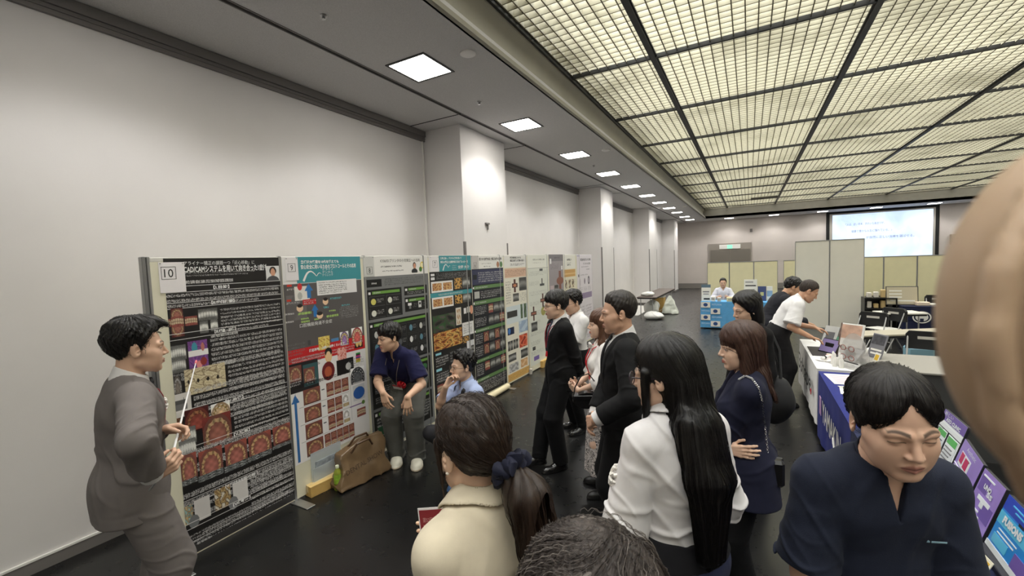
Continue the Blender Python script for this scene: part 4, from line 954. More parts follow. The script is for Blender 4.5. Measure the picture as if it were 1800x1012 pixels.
a.rect(.615, 1.02, .617, 1.6, (170, 170, 170)); a.arch(.63, 1.10, .80, 1.26, (216, 214, 216), gum=(90, 92, 96), tooth=(60, 62, 66)); a.rect(.645, 1.28, .79, 1.43, (206, 208, 212)); a.ell(.65, 1.30, .79, 1.42, (50, 96, 170)); a.lines(.63, 1.0, .8, 1.09, 4, (110, 110, 110), fill=.4); a.rect(.60, 1.47, .76, 1.478, (120, 90, 150)); a.ell(.745, 1.45, .785, 1.49, (96, 130, 60)); a.front(.68, 1.52, .79, 1.60)
a.lines(.12, 1.755, .6, 1.775, 1, (110, 110, 110), fill=.35)
p_ = a.build('white poster with teal heading, red stripe, cartoon-like diagrams and a tall blue arrow')
SW = [(0, 1, .105), (.06, .74, .105), (.13, .46, .10), (.21, .20, .09), (.31, .05, .078), (.42, .0, .066), (.52, .10, .056), (.62, .30, .045), (.69, .48, .035), (.735, .52, .028), (.78, .36, .032), (.84, .23, .034), (.91, .20, .026), (.96, .26, .018), (1, .36, .006)]
def swoosh(par, x0, y0, wd, ht):
    b = MB(); P_ = [(x0 + wd * q[0], y0 + ht * q[1]) for q in SW]; N_ = []
    for i in range(len(P_)):
        a_, c_ = P_[max(i - 1, 0)], P_[min(i + 1, len(P_) - 1)]; L_ = math.hypot(c_[0] - a_[0], c_[1] - a_[1]); N_.append((-(c_[1] - a_[1]) / L_, (c_[0] - a_[0]) / L_))
    e = [[(.0027, p[0] + sg * n[0] * wd * q[2] * .5, -(p[1] + sg * n[1] * wd * q[2] * .5)) for p, n, q in zip(P_, N_, SW)] for sg in (1, -1)]; n_ = len(P_)
    b.add(e[0] + e[1], [(i, i + 1, n_ + i + 1, n_ + i) for i in range(n_ - 1)])
    return b.build('swoosh_mark', M_inkw, par)
swoosh(p_, .19, .130, .185, .085)
number_card('9', 2.245, 2.105, .115, .195, .02, -.05, .07)
# ---- 8
a = Art(3.078, 2.112, 1.0, 2.055, .0042, (120, 121, 122)); a.rect(0, 0, 1.0, .215, (232, 230, 226)); a.rect(0, 0, .145, .215, (202, 202, 198))
a.text('IOS&3Dプリンタの小児矯正への活用', .235, .068, .036, .62, M_ink); a.lines(.24, .10, .62, .128, 1, (60, 60, 60), fill=.6); a.lines(.26, .15, .6, .175, 1, (60, 60, 60), fill=.5)
a.ell(.735, .075, .79, .15, (40, 32, 30)); a.ell(.742, .09, .784, .16, (206, 150, 122)); a.ell(.71, .145, .81, .22, (34, 34, 38)); a.ell(.86, .07, .93, .15, (226, 196, 70)); a.ell(.87, .085, .92, .14, (244, 236, 190)); a.ell(.84, .13, .89, .19, (70, 120, 50)); a.rect(.70, .196, .95, .215, (232, 230, 226))
a.rect(.03, .245, .24, .325, (22, 22, 22)); a.lines(.10, .27, .18, .30, 1, WH, fill=.8); a.lines(.28, .24, .9, .32, 4, (66, 66, 66), fill=.45)
def gbox(x0, y0, x1, y1, hd=True):
    a.rect(x0, y0, x1, y1, (20, 20, 20))
    if hd: a.rect(x0 + .07, y0 + .02, x1 - .03, y0 + .05, GRN); a.rect(x0 + .02, y0 + .022, x0 + .05, y0 + .048, WH); a.lines(x0 + .09, y0 + .024, x0 + .2, y0 + .046, 1, WH, fill=.8)
gbox(.03, .35, .53, .66); gbox(.57, .35, .96, .45); a.lines(.62, .41, .9, .44, 2, WH); gbox(.57, .475, .96, .64)
for i in range(2):
    for j in range(2):
        x, y = .06 + .235 * i, .42 + .12 * j; a.rect(x, y, x + .215, y + .105, (90, 90, 90)); a.rect(x + .003, y + .003, x + .212, y + .102, (24, 24, 24)); a.ell(x + .02, y + .025, x + .085, y + .09, (214, 206, 110) if i + j == 0 else (226, 226, 214)); a.lines(x + .1, y + .025, x + .19, y + .07, 3, WH)
a.rect(.62, .54, .68, .57, WH); a.rect(.64, .57, .67, .61, (130, 130, 130)); a.rect(.80, .535, .85, .61, (214, 214, 214)); a.rect(.812, .55, .838, .575, (30, 30, 30)); a.lines(.70, .55, .78, .6, 3, (130, 130, 130), fill=.4); a.lines(.87, .55, .94, .6, 3, (130, 130, 130), fill=.4)
gbox(.03, .69, .96, 1.18)
for i in range(5):
    for j in range(3):
        x, y = .07 + .175 * i, .76 + .135 * j; a.rect(x, y, x + .16, y + .12, (70, 70, 70)); a.rect(x + .003, y + .003, x + .157, y + .117, (28, 28, 30)); q = (i * 3 + j) % 4; a.ell(x + .03, y + .03, x + .08, y + .1, ((200, 200, 196), (96, 140, 160), (226, 226, 226), (90, 92, 96))[q]); a.lines(x + .09, y + .03, x + .145, y + .08, 3, (200, 200, 200), fill=.5)
gbox(.03, 1.21, .96, 1.60)
for j in range(3): a.lines(.07, 1.28 + .1 * j, .5, 1.35 + .1 * j, 3, (210, 210, 210), fill=.5); a.ell(.62 + .08 * (j % 2), 1.29 + .1 * j, .72 + .08 * (j % 2), 1.36 + .1 * j, (196, 196, 192)); a.ell(.80, 1.29 + .1 * j, .9, 1.36 + .1 * j, (60, 110, 70))
gbox(.03, 1.63, .96, 1.98); a.lines(.07, 1.70, .45, 1.92, 6, (220, 220, 220), fill=.55); a.rect(.08, 1.80, .2, 1.9, (30, 80, 50)); a.lines(.55, 1.72, .92, 1.92, 6, (210, 210, 210), fill=.5); a.ell(.46, 1.72, .54, 1.84, WH); a.ell(.47, 1.84, .55, 1.96, (226, 226, 214))
a.lines(.62, 2.0, .8, 2.03, 1, WH, fill=.7)
a.build('grey-bordered poster with black panels and green heading bars behind the bending man')
number_card('8', 3.085, 2.108, .135, .205, .035, -.105, .075, mat('card_grey', (204, 204, 200), .6))
# ---- 7
a = Art(4.10, 2.112, .905, 2.05, .0055, (34, 32, 32)); a.rect(0, 0, .905, .205, (226, 222, 218)); a.rect(.20, 0, .905, .205, TEAL)
a.text('抜歯に迷い、デジタル技術を用いて', .225, .05, .032, .46, bold=.004); a.text('意外の矯正と自費歯科補綴を行なった一例', .225, .10, .034, .60, bold=.005); a.text('安岡 大介', .60, .178, .045, .26, bold=.004)
for i, tx in enumerate(('ミライノ', 'デンタル', 'クリニック')): a.text(tx, .47, .14 + .026 * i, .016, .09)
a.rect(.03, .225, .10, .255, WH); a.rect(.03, .27, .10, .30, WH); a.lines(.14, .22, .80, .30, 4, (150, 150, 150), fill=.45)
for i in range(2):
    y = .325 + .20 * i; a.rect(.03, y, .46, y + .135, (240, 238, 236)); 
    for x in (.04, .25): a.blob(x + .01, y + .02, x + .19, y + .115, [(150, 84, 56), (200, 150, 96), (226, 190, 130), (170, 104, 70)], 8)
    a.blob(.50, y - .02, .66, y + .12, [(40, 30, 26), (190, 140, 70), (226, 180, 100), (60, 46, 36)], 6); a.xray(.68, y - .02, .86, y + .12, 1.1)
a.rect(.0, .465, .905, .525, TEAL); a.lines(.16, .475, .72, .515, 1, (214, 240, 240), fill=.75)
a.blob(.03, .75, .48, .96, [(34, 32, 30), (70, 64, 60), (50, 90, 50), (90, 84, 80)], 6); a.rect(.50, .70, .62, .93, (226, 220, 206)); a.blob(.52, .72, .60, .92, [(226, 220, 206), (190, 150, 110)], 8); a.rect(.68, .72, .74, .80, WH); a.rect(.76, .71, .83, .79, (206, 204, 196)); a.ell(.83, .70, .90, .82, (226, 160, 130))
a.blob(.03, .97, .62, 1.19, [(120, 60, 34), (196, 120, 60), (226, 190, 110), (90, 40, 30), (206, 150, 80)], 9); a.rect(.63, .92, .90, 1.10, WH); a.lines(.66, .94, .86, 1.07, 5, (120, 120, 120), fill=.4); a.blob(.64, 1.11, .78, 1.2, [(60, 50, 40), (206, 160, 90), (90, 80, 70)], 6); a.rect(.72, 1.18, .90, 1.36, (220, 220, 224)); a.xray(.82, 1.26, .89, 1.34, .8)
for j in range(4): a.rect(.05, 1.22 + .2 * j, .16, 1.25 + .2 * j, (150, 210, 226)); a.lines(.05, 1.27 + .2 * j, .30, 1.40 + .2 * j, 4, WH); a.lines(.34, 1.25 + .2 * j, .70, 1.40 + .2 * j, 4, (200, 200, 200), fill=.5)
for j in range(3):
    for i in range(3): a.front(.05 + .14 * i, 1.62 + .13 * j, .18 + .14 * i, 1.74 + .13 * j)
p_ = a.build('dark poster with a teal heading band and brown jaw scans above the crouching man'); swoosh(p_, .27, .115, .16, .075)
number_card('7', 4.12, 2.10, .17, .185, .05, -.05, .085)
# ---- 6
a = Art(5.015, 2.112, .885, 2.05, .0062, (30, 30, 36)); a.rect(0, 0, .885, .20, (232, 230, 226)); a.rect(0, 0, .19, .20, (206, 204, 202))
a.text('症例の治療計画と矯正治療の連携', .20, .075, .042, .64, M_ink, .003); a.lines(.25, .11, .62, .135, 1, (60, 60, 60)); a.lines(.32, .155, .56, .175, 1, (60, 60, 60)); a.ell(.68, .1, .76, .19, (170, 120, 90)); a.ell(.78, .1, .86, .19, (90, 130, 80))
a.rect(0, .21, .885, .42, (54, 58, 88)); a.rect(.03, .28, .13, .35, (24, 24, 32)); a.lines(.17, .24, .85, .40, 5, WH)
for j, y in enumerate((.44, .66, 1.06, 1.5, 1.78)):
    a.rect(.04, y, .885, y + .05, (98, 134, 82)); a.rect(.02, y + .01, .05, y + .04, WH); a.lines(.08, y + .012, .4, y + .04, 1, WH, fill=.7)
a.rect(.05, .52, .18, .62, (190, 190, 186)); a.lines(.22, .52, .8, .63, 4, WH)
for y in (.73, .90): 
    a.lines(.04, y, .34, y + .13, 5, WH)
    for i in range(3): (a.xray if (i + (y > .8)) % 3 else a.front)(.40 + .16 * i, y, .54 + .16 * i, y + .13)
for y in (1.13, 1.31):
    a.lines(.04, y, .22, y + .15, 5, WH)
    for i in range(4): (a.xray if i % 2 else a.arch)(.25 + .155 * i, y, .385 + .155 * i, y + .15)
for i in range(4): (a.xray if i % 3 else a.front)(.25 + .155 * i, 1.57, .385 + .155 * i, 1.70)
a.lines(.04, 1.57, .22, 1.74, 6, WH); a.lines(.05, 1.84, .85, 2.0, 7, WH)
a.build('navy poster with green bars and x-ray pictures, numbered 6')
number_card('6', 5.02, 2.108, .17, .19, .045, -.10, .08, mat('card_dim', (196, 192, 190), .6))
# ---- 5 .. 1
def pale(a, n, seed, tint=(232, 230, 216), cols=((90, 60, 50), (60, 60, 60), (110, 120, 130), (200, 90, 60), (190, 200, 206))):
    r = np.random.default_rng(seed)
    for i in range(n):
        x = .05 + r.random() * (a.w - .3); y = .5 + (i + r.random() * .5) * (a.h - .8) / n; c = r.integers(0, 6)
        if c < 2: a.xray(x, y, x + .2, y + .14, 1.0)
        elif c == 2: a.blob(x, y, x + .2, y + .13, [cols[0], cols[3], (226, 180, 150)], 6)
        elif c == 3: a.rect(x, y, x + .22, y + .12, cols[4])
        else: a.lines(x, y, min(x + .38, a.w - .04), y + .14, 5, (130, 130, 124), fill=.35)
a = Art(5.935, 2.112, .785, 2.07, .0066, (232, 228, 214)); a.rect(0, 0, .785, .20, (232, 230, 226)); a.text('歯周病患者における', .2, .06, .036, .38, M_ink, .003); a.text('矯正治療と補綴の症例', .2, .11, .036, .5, M_ink, .003); a.lines(.2, .14, .7, .18, 2, (90, 90, 90))
a.rect(.01, .215, .775, .37, (222, 186, 160)); a.lines(.04, .24, .74, .35, 4, (150, 110, 96), fill=.5); CR = (86, 52, 44)
a.rect(.30, .40, .36, .62, CR); a.rect(.24, .47, .43, .54, CR); a.ell(.28, .48, .39, .53, (200, 130, 90)); a.xray(.48, .38, .76, .61, .8); a.xray(.26, .64, .46, .77, .9); a.lines(.03, .42, .2, .8, 9, (120, 116, 108), fill=.4); a.lines(.5, .64, .74, .8, 6, (120, 116, 108), fill=.4)
a.rect(.02, .84, .76, 1.12, (214, 224, 228)); a.rect(.04, .92, .38, 1.02, (60, 58, 56)); a.blob(.50, .84, .58, 1.08, [(60, 80, 60), (110, 130, 100)], 5); a.blob(.62, .84, .72, 1.08, [(60, 80, 60), (110, 130, 100)], 5); a.rect(.04, 1.18, .26, 1.30, (24, 34, 70)); a.ell(.05, 1.19, .14, 1.29, (70, 120, 190)); a.blob(.42, 1.12, .75, 1.32, [(190, 206, 222), (160, 180, 206)], 4); a.blob(.42, 1.36, .72, 1.58, [(196, 70, 40), (226, 130, 96), (150, 50, 36)], 5)
for i in range(4): a.xray(.03 + .09 * i, 1.40, .11 + .09 * i, 1.56, .9)
a.xray(.46, 1.62, .72, 1.76, .8); a.xray(.04, 1.62, .3, 1.74, 1.0); a.blob(.05, 1.78, .36, 1.92, [(196, 196, 196), (150, 150, 150)], 6); a.blob(.45, 1.78, .7, 1.92, [(226, 190, 150), (206, 160, 110)], 5); a.rect(.0, 1.94, .785, 2.07, (214, 170, 96)); a.lines(.04, 1.96, .74, 2.04, 3, (150, 110, 60), fill=.5)
a.build('cream poster with small medical pictures and an orange strip at its foot'); 
a = Art(6.76, 2.112, .88, 2.0, .007, (222, 224, 214)); a.rect(0, 0, .88, .24, (236, 236, 226)); a.rect(.0, .235, .88, .245, (150, 150, 146)); a.text('症例における考察と治療', .22, .10, .03, .5, M_ink); a.lines(.2, .13, .7, .16, 1, (150, 150, 144), fill=.4)
for y in range(9): a.lines(.04, .30 + .18 * y, .45 if y % 2 else .8, .38 + .18 * y, 4, (186, 188, 180), fill=.4)
a.rect(.48, .26, .62, .30, (70, 70, 74)); a.rect(.56, .44, .60, .56, (60, 60, 60)); a.rect(.48, .54, .68, .58, (60, 60, 60))
for x, y in ((.16, .93), (.56, .73)): a.rect(x, y, x + .06, y + .26, CR); a.rect(x - .08, y + .09, x + .14, y + .16, CR); a.rect(x - .05, y + .11, x + .11, y + .14, (170, 110, 90))
a.ell(.50, .98, .70, 1.14, (170, 164, 90)); a.xray(.08, 1.22, .32, 1.38, .8); a.xray(.1, 1.66, .22, 1.72, .5); a.rect(.14, 1.84, .36, 1.92, (120, 100, 170))
a.build('very pale poster with a curled heading sheet and two cross-shaped photos')
a = Art(7.68, 2.118, .74, 2.06, .0072, (156, 148, 152)); a.rect(0, 0, .74, .14, (124, 118, 122)); a.lines(.25, .05, .66, .09, 1, (60, 56, 60)); a.rect(.06, .09, .13, .19, WH); a.rect(.62, .24, .69, .32, WH); a.lines(.1, .18, .5, .30, 4, (110, 104, 110), fill=.4)
a.rect(.48, .34, .60, .76, (130, 80, 66)); a.ell(.36, .46, .72, .62, (140, 88, 70)); a.rect(.05, .62, .22, .78, (196, 178, 184)); a.xray(.25, .62, .43, .78, .6)
for y in range(7): a.lines(.06, .85 + .16 * y, .66, .93 + .16 * y, 3, (124, 116, 122), fill=.4)
a.build('grey-violet poster with a cross-shaped photo and two white slips')
a = Art(8.44, 2.112, .70, 2.06, .0075, (232, 226, 204)); a.rect(0, 0, .70, .30, (236, 234, 224)); a.text('歯列矯正の', .2, .13, .045, .26, M_ink, .003); a.text('治療例', .2, .24, .045, .2, M_ink, .003); a.lines(.2, .16, .5, .19, 1, (150, 150, 146)); a.rect(.02, .32, .68, .48, (206, 160, 90)); a.rect(.02, .40, .68, .43, (226, 190, 130))
for i in range(3):
    for j in range(2): a.blob(.06 + .2 * i, .54 + .22 * j, .18 + .2 * i, .72 + .22 * j, [(110, 84, 60), (70, 60, 56), (190, 160, 110), (226, 220, 200)], 5)
pale(a, 8, 4); a.rect(.05, .98, .4, 1.0, (60, 60, 60))
a.build('narrow cream poster with an orange-brown band below its title')
a = Art(9.235, 2.112, 1.10, 2.06, .0085, (226, 220, 226)); a.text('矯正歯科治療における診断', .24, .15, .06, .72, M_ink, .004); a.text('デジタルの応用', .42, .24, .05, .5, M_ink, .003); a.lines(.3, .27, .96, .31, 1, (120, 116, 124)); a.lines(.64, .33, .98, .37, 1, (90, 90, 96)); a.rect(.02, .02, .2, .05, (190, 180, 200)); a.rect(.08, .46, .14, .52, (50, 46, 56)); a.lines(.22, .46, .8, .5, 1, (120, 116, 124)); a.ell(.72, .52, .86, .72, (54, 46, 60)); a.ell(.76, .56, .82, .68, (200, 190, 204)); a.ell(.46, .56, .54, .7, (120, 110, 126)); a.ell(.14, .56, .24, .72, (206, 196, 206))
for i in range(3): a.lines(.12 + .3 * i, .76, .36 + .3 * i, .88, 4, (150, 144, 152), fill=.5)
a.rect(.08, .90, 1.0, 1.04, (150, 134, 166)); a.lines(.16, .94, .5, .98, 1, (110, 96, 130)); a.rect(.08, 1.12, .14, 1.17, (50, 46, 56))
for y in range(4): a.lines(.12, 1.2 + .07 * y, .5, 1.25 + .07 * y, 2, (150, 144, 152), fill=.5); a.lines(.56, 1.2 + .07 * y, .98, 1.25 + .07 * y, 2, (150, 144, 152), fill=.5)
for i in range(5):
    for j in range(2): a.rect(.12 + .18 * i, 1.55 + .16 * j, .20 + .18 * i, 1.63 + .16 * j, (84, 78, 92))
a.lines(.1, 1.9, .98, 2.0, 4, (150, 144, 152), fill=.5)
a.build('white and lilac poster at the far end of the row')
# things along the foot of the boards
TAN = mat('cardboard_tan', (206, 168, 98), .7, var=.06, vscale=12)
def ground(px, py): d = _r2 * ((px - 900) / F_PX) - _u2 * ((py - 506) / F_PX) + _fw; return np.array(EYE + d * (-EYE.z / d.z))
g = ground(568, 856); o = empty('cardboard_box', (g[0] + .04, g[1], 0), math.radians(-6), 'small long yellow-brown carton on the floor under poster 9', 'box')
MB().box((-.05, -.17, 0), (.05, .17, .095), bev=.003).build('carton', TAN, o); MB().box((-.052, -.172, .094), (.052, .172, .099), bev=.002).build('lid', mat('cardboard_lid', (222, 190, 124), .7), o); MB().box((-.012, -.173, .04), (.012, .173, .1005)).build('tape', mat('tape_clear', (214, 190, 140), .3), o)
g = ground(595, 860); o = empty('tea_bottle', (g[0], g[1], 0), 0, 'green plastic tea bottle standing before the carton', 'bottle')
MB().lathe([(.030, 0), (.034, .006), (.034, .05), (.031, .055), (.034, .06), (.034, .15), (.030, .172), (.016, .196), (.0145, .205)], 24).build('bottle_body', mat('bottle_tea', (150, 160, 60), .12, alpha=.92), o, smooth=True); MB().lathe([(.0345, .065), (.0348, .068), (.0348, .145), (.0345, .148)], 24).build('bottle_label', mat('label_green', (150, 190, 60), .4, var=.4, vscale=30), o, smooth=True); MB().lathe([(.0165, .203), (.017, .206), (.017, .222), (.0155, .225)], 20).build('cap', mat('cap_pale', (220, 226, 200), .4), o, smooth=True)
# clear brochure holder leaning on panel 9
q = atX(575, 815, XB + .012); o = empty('brochure_holder', (XB + .006, q[1], .0), 0, 'clear acrylic brochure holder leaning at the foot of poster 9', 'brochure holder')
MB().box((.0, -.16, .10), (.004, .16, .36), bev=.001).build('back_plate', mat('acrylic', (214, 222, 226), .05, alpha=.45), o); MB().box((.006, -.12, .12), (.010, .10, .27)).build('leaflets', mat('leaflet_print', (150, 158, 166), .5, var=.5, vscale=18), o); MB().box((.014, -.15, .10), (.017, .15, .22)).build('front_plate', mat('acrylic', (214, 222, 226), .05, alpha=.45), o); MB().box((.0, -.15, .094), (.017, .15, .1)).build('base', mat('acrylic', (214, 222, 226), .05, alpha=.45), o); MB().box((.0, -.02, 0), (.02, .02, .095)).build('support', mat('acrylic', (214, 222, 226), .05, alpha=.45), o)
# the brown shopping bag
g = ground(634, 842); rzb = math.radians(-8); o = empty('shopping_bag', (g[0], g[1], 0), rzb, 'slumped glossy brown tote bag on the floor at the bending man\'s feet', 'bag'); MBG = mat('bag_brown_film', (116, 94, 68), .32, var=.14, vscale=9, bump=.5, bscale=14, coat=.3)
def bagd(P):
    z = P[:, 2]; t = np.clip(z / .36, 0, 1); lean = .10 * t; x = P[:, 0] + lean * .5; y = P[:, 1] - .06 * t
    wy = .255 - .03 * t + .012 * np.sin(z * 30); wx = .105 - .075 * t ** 1.3
    d = np.maximum(np.abs(x) - wx, np.maximum(np.abs(y) - wy, np.maximum(-z + .004, z - .33 - .05 * np.sin(y * 7 + 1)))) * .8
    return d + .008 * wob(P, 16, 6) + .006 * fold(P, (.2, .6, 1), 22, 4)
V, F = polygonize(bagd, A(-.25, -.36, -.03), A(.2, .42, .48), .008); bb = mesh_np('bag_body', V, F, MBG, o)
MB().tube([(.03, -.10, .30), (.07, -.06, .38), (.08, .06, .39), (.04, .12, .31)], .010, 8).build('handle', mat('bag_handle', (84, 60, 40), .4), o, smooth=True); MB().tube([(-.06, -.08, .32), (-.02, -.02, .41), (-.02, .10, .41), (-.06, .16, .33)], .010, 8).build('handle', mat('bag_handle', (84, 60, 40), .4), o, smooth=True)
text_obj('bag_text', 'DENTAL SHOW', mat('bag_ink', (62, 46, 32), .6), frame((.112, -.20, .15), (-.05, 1, .12), (-.35, 0, 1)), o, size=.06, width=.40, height=.042)
# rolled poster at the foot of board 6, paper cups, red cloth, box at far boards
g0 = ground(852, 708); g1 = ground(893, 683); c = (g0 + g1) / 2; d = Vector((g1 - g0)); o = MB().tube([tuple(-d * .5), tuple(d * .5)], .045, 20).build('poster_roll', mat('roll_cream', (226, 214, 178), .6), smooth=True); o.location = (c[0], c[1], .046); tag(o, 'long cream paper roll lying along the foot of poster 6', 'paper roll')
def cup(px, py, z0, label):
    g = ground(px, py) if z0 == 0 else None
    o = empty('paper_cup', (g[0], g[1], z0), 0, label, 'cup'); MB().lathe([(.026, 0), (.027, .003), (.036, .088), (.038, .09), (.037, .092), (.034, .089), (.025, .006), (.002, .006)], 20).build('cup_body', mat('cup_white', (232, 228, 220), .5), o, smooth=True); return o
cup(933, 657, 0, 'white paper cup on the floor before the pale posters')
g = ground(948, 645); o = MB().box((g[0] - .10, g[1] - .05, 0), (g[0] + .10, g[1] + .35, .13), bev=.004).build('storage_box', TAN); tag(o, 'low tan carton behind the man with glasses in black, under the pale posters', 'box')
# red folded cloth and cup on the foot of the first board
g = ground(288, 985); V, F = polygonize(lambda P: smax(dell(P, (0, 0, .09), (.045, .05, .11)) + .010 * wob(P, 30, 2), -P[:, 2] + .002, .005), A(-.1, -.1, -.03), A(.1, .1, .25), .006); o = mesh_np('red_cloth', V, F, mat('cloth_red', (190, 30, 50), .7)); o.location = (g[0] - .03, g[1] + .02, 0.008); tag(o, 'crumpled red cloth on the floor by the end post of the first board', 'cloth')
o = empty('paper_cup', (g[0] - .055, g[1] + .02, .19), 0, 'white paper cup on the red cloth beside the end post', 'cup'); MB().lathe([(.026, 0), (.027, .003), (.036, .088), (.038, .09), (.037, .092), (.034, .089), (.025, .006), (.002, .006)], 20).build('cup_body', mat('cup_white', (232, 228, 220), .5), o, smooth=True)
# ================================================================== EXHIBITION STANDS
def aty(px, py, Y):
    d = _r2 * ((px - 900) / F_PX) - _u2 * ((py - 506) / F_PX) + _fw; return np.array(EYE + d * (Y / d.y))
def atzp(px, py, z):
    d = _r2 * ((px - 900) / F_PX) - _u2 * ((py - 506) / F_PX) + _fw; return np.array(EYE + d * ((z - EYE.z) / d.z))
M_pan = mat('booth_cream', (226, 219, 180), .65, var=.03, vscale=5); M_panw = mat('booth_ivory', (228, 224, 212), .6, var=.02, vscale=4)
def booth(x0, x1, Y, h, label, m_=M_pan, nm='partition_panel'):
    o = empty(nm, (x0, Y, 0), 0, label, 'partition'); w_ = x1 - x0
    MB().box((.013, -.012, .03), (w_ - .013, .012, h - .02)).build('sheet', m_, o)
    for a, b in ((0.001, .014), (w_ - .014, w_ - .001)): MB().box((a, -.02, 0), (b, .02, h), bev=.003).build('post', M_alu, o)
    MB().box((.014, -.018, h - .022), (w_ - .014, .018, h)).build('top_rail', M_alu, o); MB().box((.014, -.018, .01), (w_ - .014, .018, .032)).build('bottom_rail', M_alu, o)
    return o
YB = 15.0
xs = [aty(px, 459, YB)[0] for px in (1243, 1282, 1325, 1367.5)]
zt = float(aty(1300, 459.5, YB)[2]); N3 = ['first', 'second', 'third', 'fourth', 'fifth', 'sixth']
for i in range(3): booth(xs[i], xs[i + 1] - .002, YB, zt, '%s low cream partition panel from the left, behind the seated man' % N3[i])
booth(aty(1377, 458, YB)[0], aty(1400, 458, YB)[0] + .3, YB, zt, 'low cream partition panel just left of the tall ivory ones')
Yt = 13.4; xt = [aty(px, 421, Yt)[0] for px in (1397.5, 1458.5, 1520)]; zt2 = float(aty(1458, 421.5, Yt)[2])
booth(xt[0], xt[1] - .002, Yt, zt2, 'tall ivory partition behind the man in the white polo', M_panw); booth(xt[1], xt[2], Yt, zt2, 'tall ivory partition nearer the screen, left of the low cream row', M_panw)
Yr = 14.3; xr = [aty(px, 449, Yr)[0] for px in (1516, 1553.5, 1612.5)]; xr += [2 * xr[2] - xr[1], 3 * xr[2] - 2 * xr[1], 4 * xr[2] - 3 * xr[1]]
zr = float(aty(1580, 449.5, Yr)[2])
for i in range(5): booth(xr[i], xr[i + 1] - .002, Yr, zr, '%s low cream partition right of the tall ivory panels, under the screen' % N3[i])
o = MB().box((8.35, YF - .12, 2.05), (9.0, YF, 2.55), bev=.01).build('wall_cabinet', mat('cabinet_dim', (150, 138, 124), .6)); tag(o, 'dull brown box on the far wall right of the screen', 'cabinet')

# ---- draped tables along the right-hand aisle
XT = .64
CW = cloth('table_white', (232, 231, 229), .75, bump=.1, wrinkle=.6, wscale=3); CB = cloth('table_blue', (38, 46, 118), .8, bump=.15, wrinkle=.5, wscale=3); CN = cloth('table_navy', (34, 40, 72), .85, bump=.2)
def draped(nm, x0, x1, y0, y1, h, m_, label, hem=.06, amp=.010, seed=1, cell=.03):
    """table under a floor-length cloth with soft vertical folds"""
    o = empty(nm, ((x0 + x1) / 2, (y0 + y1) / 2, 0), 0, label, 'table'); hx, hy = (x1 - x0) / 2, (y1 - y0) / 2
    MB().box((-hx + .02, -hy + .02, h - .03), (hx - .02, hy - .02, h - .006)).build('table_top', mat('table_board', (190, 186, 178), .5), o)
    for sx in (-1, 1):
        for sy in (-1, 1): MB().tube([(sx * (hx - .06), sy * (hy - .06), 0), (sx * (hx - .06), sy * (hy - .06), h - .03)], .014, 8).build('leg', M_alu, o)
    per = []
    n1, n2 = int(2 * hy / cell), int(2 * hx / cell)
    for i in range(n1): per.append((-hx, hy - 2 * hy * i / n1, -1, 0))
    for i in range(n2): per.append((-hx + 2 * hx * i / n2, -hy, 0, -1))
    for i in range(n1): per.append((hx, -hy + 2 * hy * i / n1, 1, 0))
    for i in range(n2): per.append((hx - 2 * hx * i / n2, hy, 0, 1))
    n = len(per); nz = 12; vs = []
    for j in range(nz + 1):
        t = j / nz
        for k, (x, y, nx, ny) in enumerate(per):
            u = k * cell; a = amp * t ** .8 * (math.sin(u * 9 + seed) * .6 + math.sin(u * 23 + seed * 2 + t) * .4 + .6 * math.sin(u * 3.1 + 2)) + amp * t
            vs.append((x + nx * a, y + ny * a, h - (h - hem) * t))
    fs = [(j * n + k, j * n + (k + 1) % n, (j + 1) * n + (k + 1) % n, (j + 1) * n + k) for j in range(nz) for k in range(n)]; c = len(vs)
    top = MB(); top.add(vs + [(q[0], q[1], h) for q in [(-hx, hy), (-hx, -hy), (hx, -hy), (hx, hy)]], fs); top.box((-hx - .002, -hy - .002, h - .004), (hx + .002, hy + .002, h + .001))
    q = top.build('tablecloth', m_, o, smooth=True)
    return o
tw = draped('exhibit_table', XT, 1.07, 5.62, 7.45, .72, CW, 'exhibition table under a white cloth with black lettering', .10, .009, 2)
tb = draped('exhibit_table', XT + .01, 1.07, 3.86, 5.59, .70, CB, 'exhibition table under a royal blue cloth with white lettering', .04, .012, 5)
tn = draped('exhibit_table', XT + .0, 1.10, 1.70, 3.82, .72, CN, 'navy-clothed table holding the leaning display panels, right foreground', .04, .010, 8)
def text_on(par, loc, body, m_, P0, xdir, ydir, w_, h_, nm='cloth_text', **k):
    M_ = frame(Vector(P0) - Vector(loc), xdir, ydir); return text_obj(nm, body, m_, M_, par, size=h_, width=w_, height=h_, **k)
q0 = atX(1404, 628, XT - .03); q1 = atX(1426, 676, XT - .03)
text_on(tw, tw.location, '3shape', mat('letter_black', (26, 26, 28), .7), (XT - .030, 7.20, .30), (0, -1, 0), (0, 0, 1), 1.35, .30, bold=.002)
MB().lathe([(.0, 0), (.035, 0), (.035, .004), (.0, .004)], 16, Matrix.Translation(Vector((XT - .030, 5.84, .40)) - tw.location) @ Matrix.Rotation(-math.pi / 2, 4, 'Y')).build('cloth_mark', mat('letter_red', (196, 40, 50), .7), tw)
text_on(tb, tb.location, 'YAMAKIN', mat('letter_white', (222, 220, 216), .7), (XT - .022, 5.05, .34), (0, -1, 0), (0, 0, 1), .98, .20, bold=.004)
MB().box((-.004, -.05, -.09), (0, .05, .09), Matrix.Translation(Vector((XT - .016, 5.20, .44)) - tb.location)).build('cloth_mark', mat('letter_pink', (190, 150, 190), .7), tb)
b = MB(); b.tube([(XT - .03 - tb.location.x, -.35, .42), (XT - .04 - tb.location.x, -.55, .30), (XT - .03 - tb.location.x, -.70, .28)], .006, 6); b.build('white_cord', M_white, tb, smooth=True)

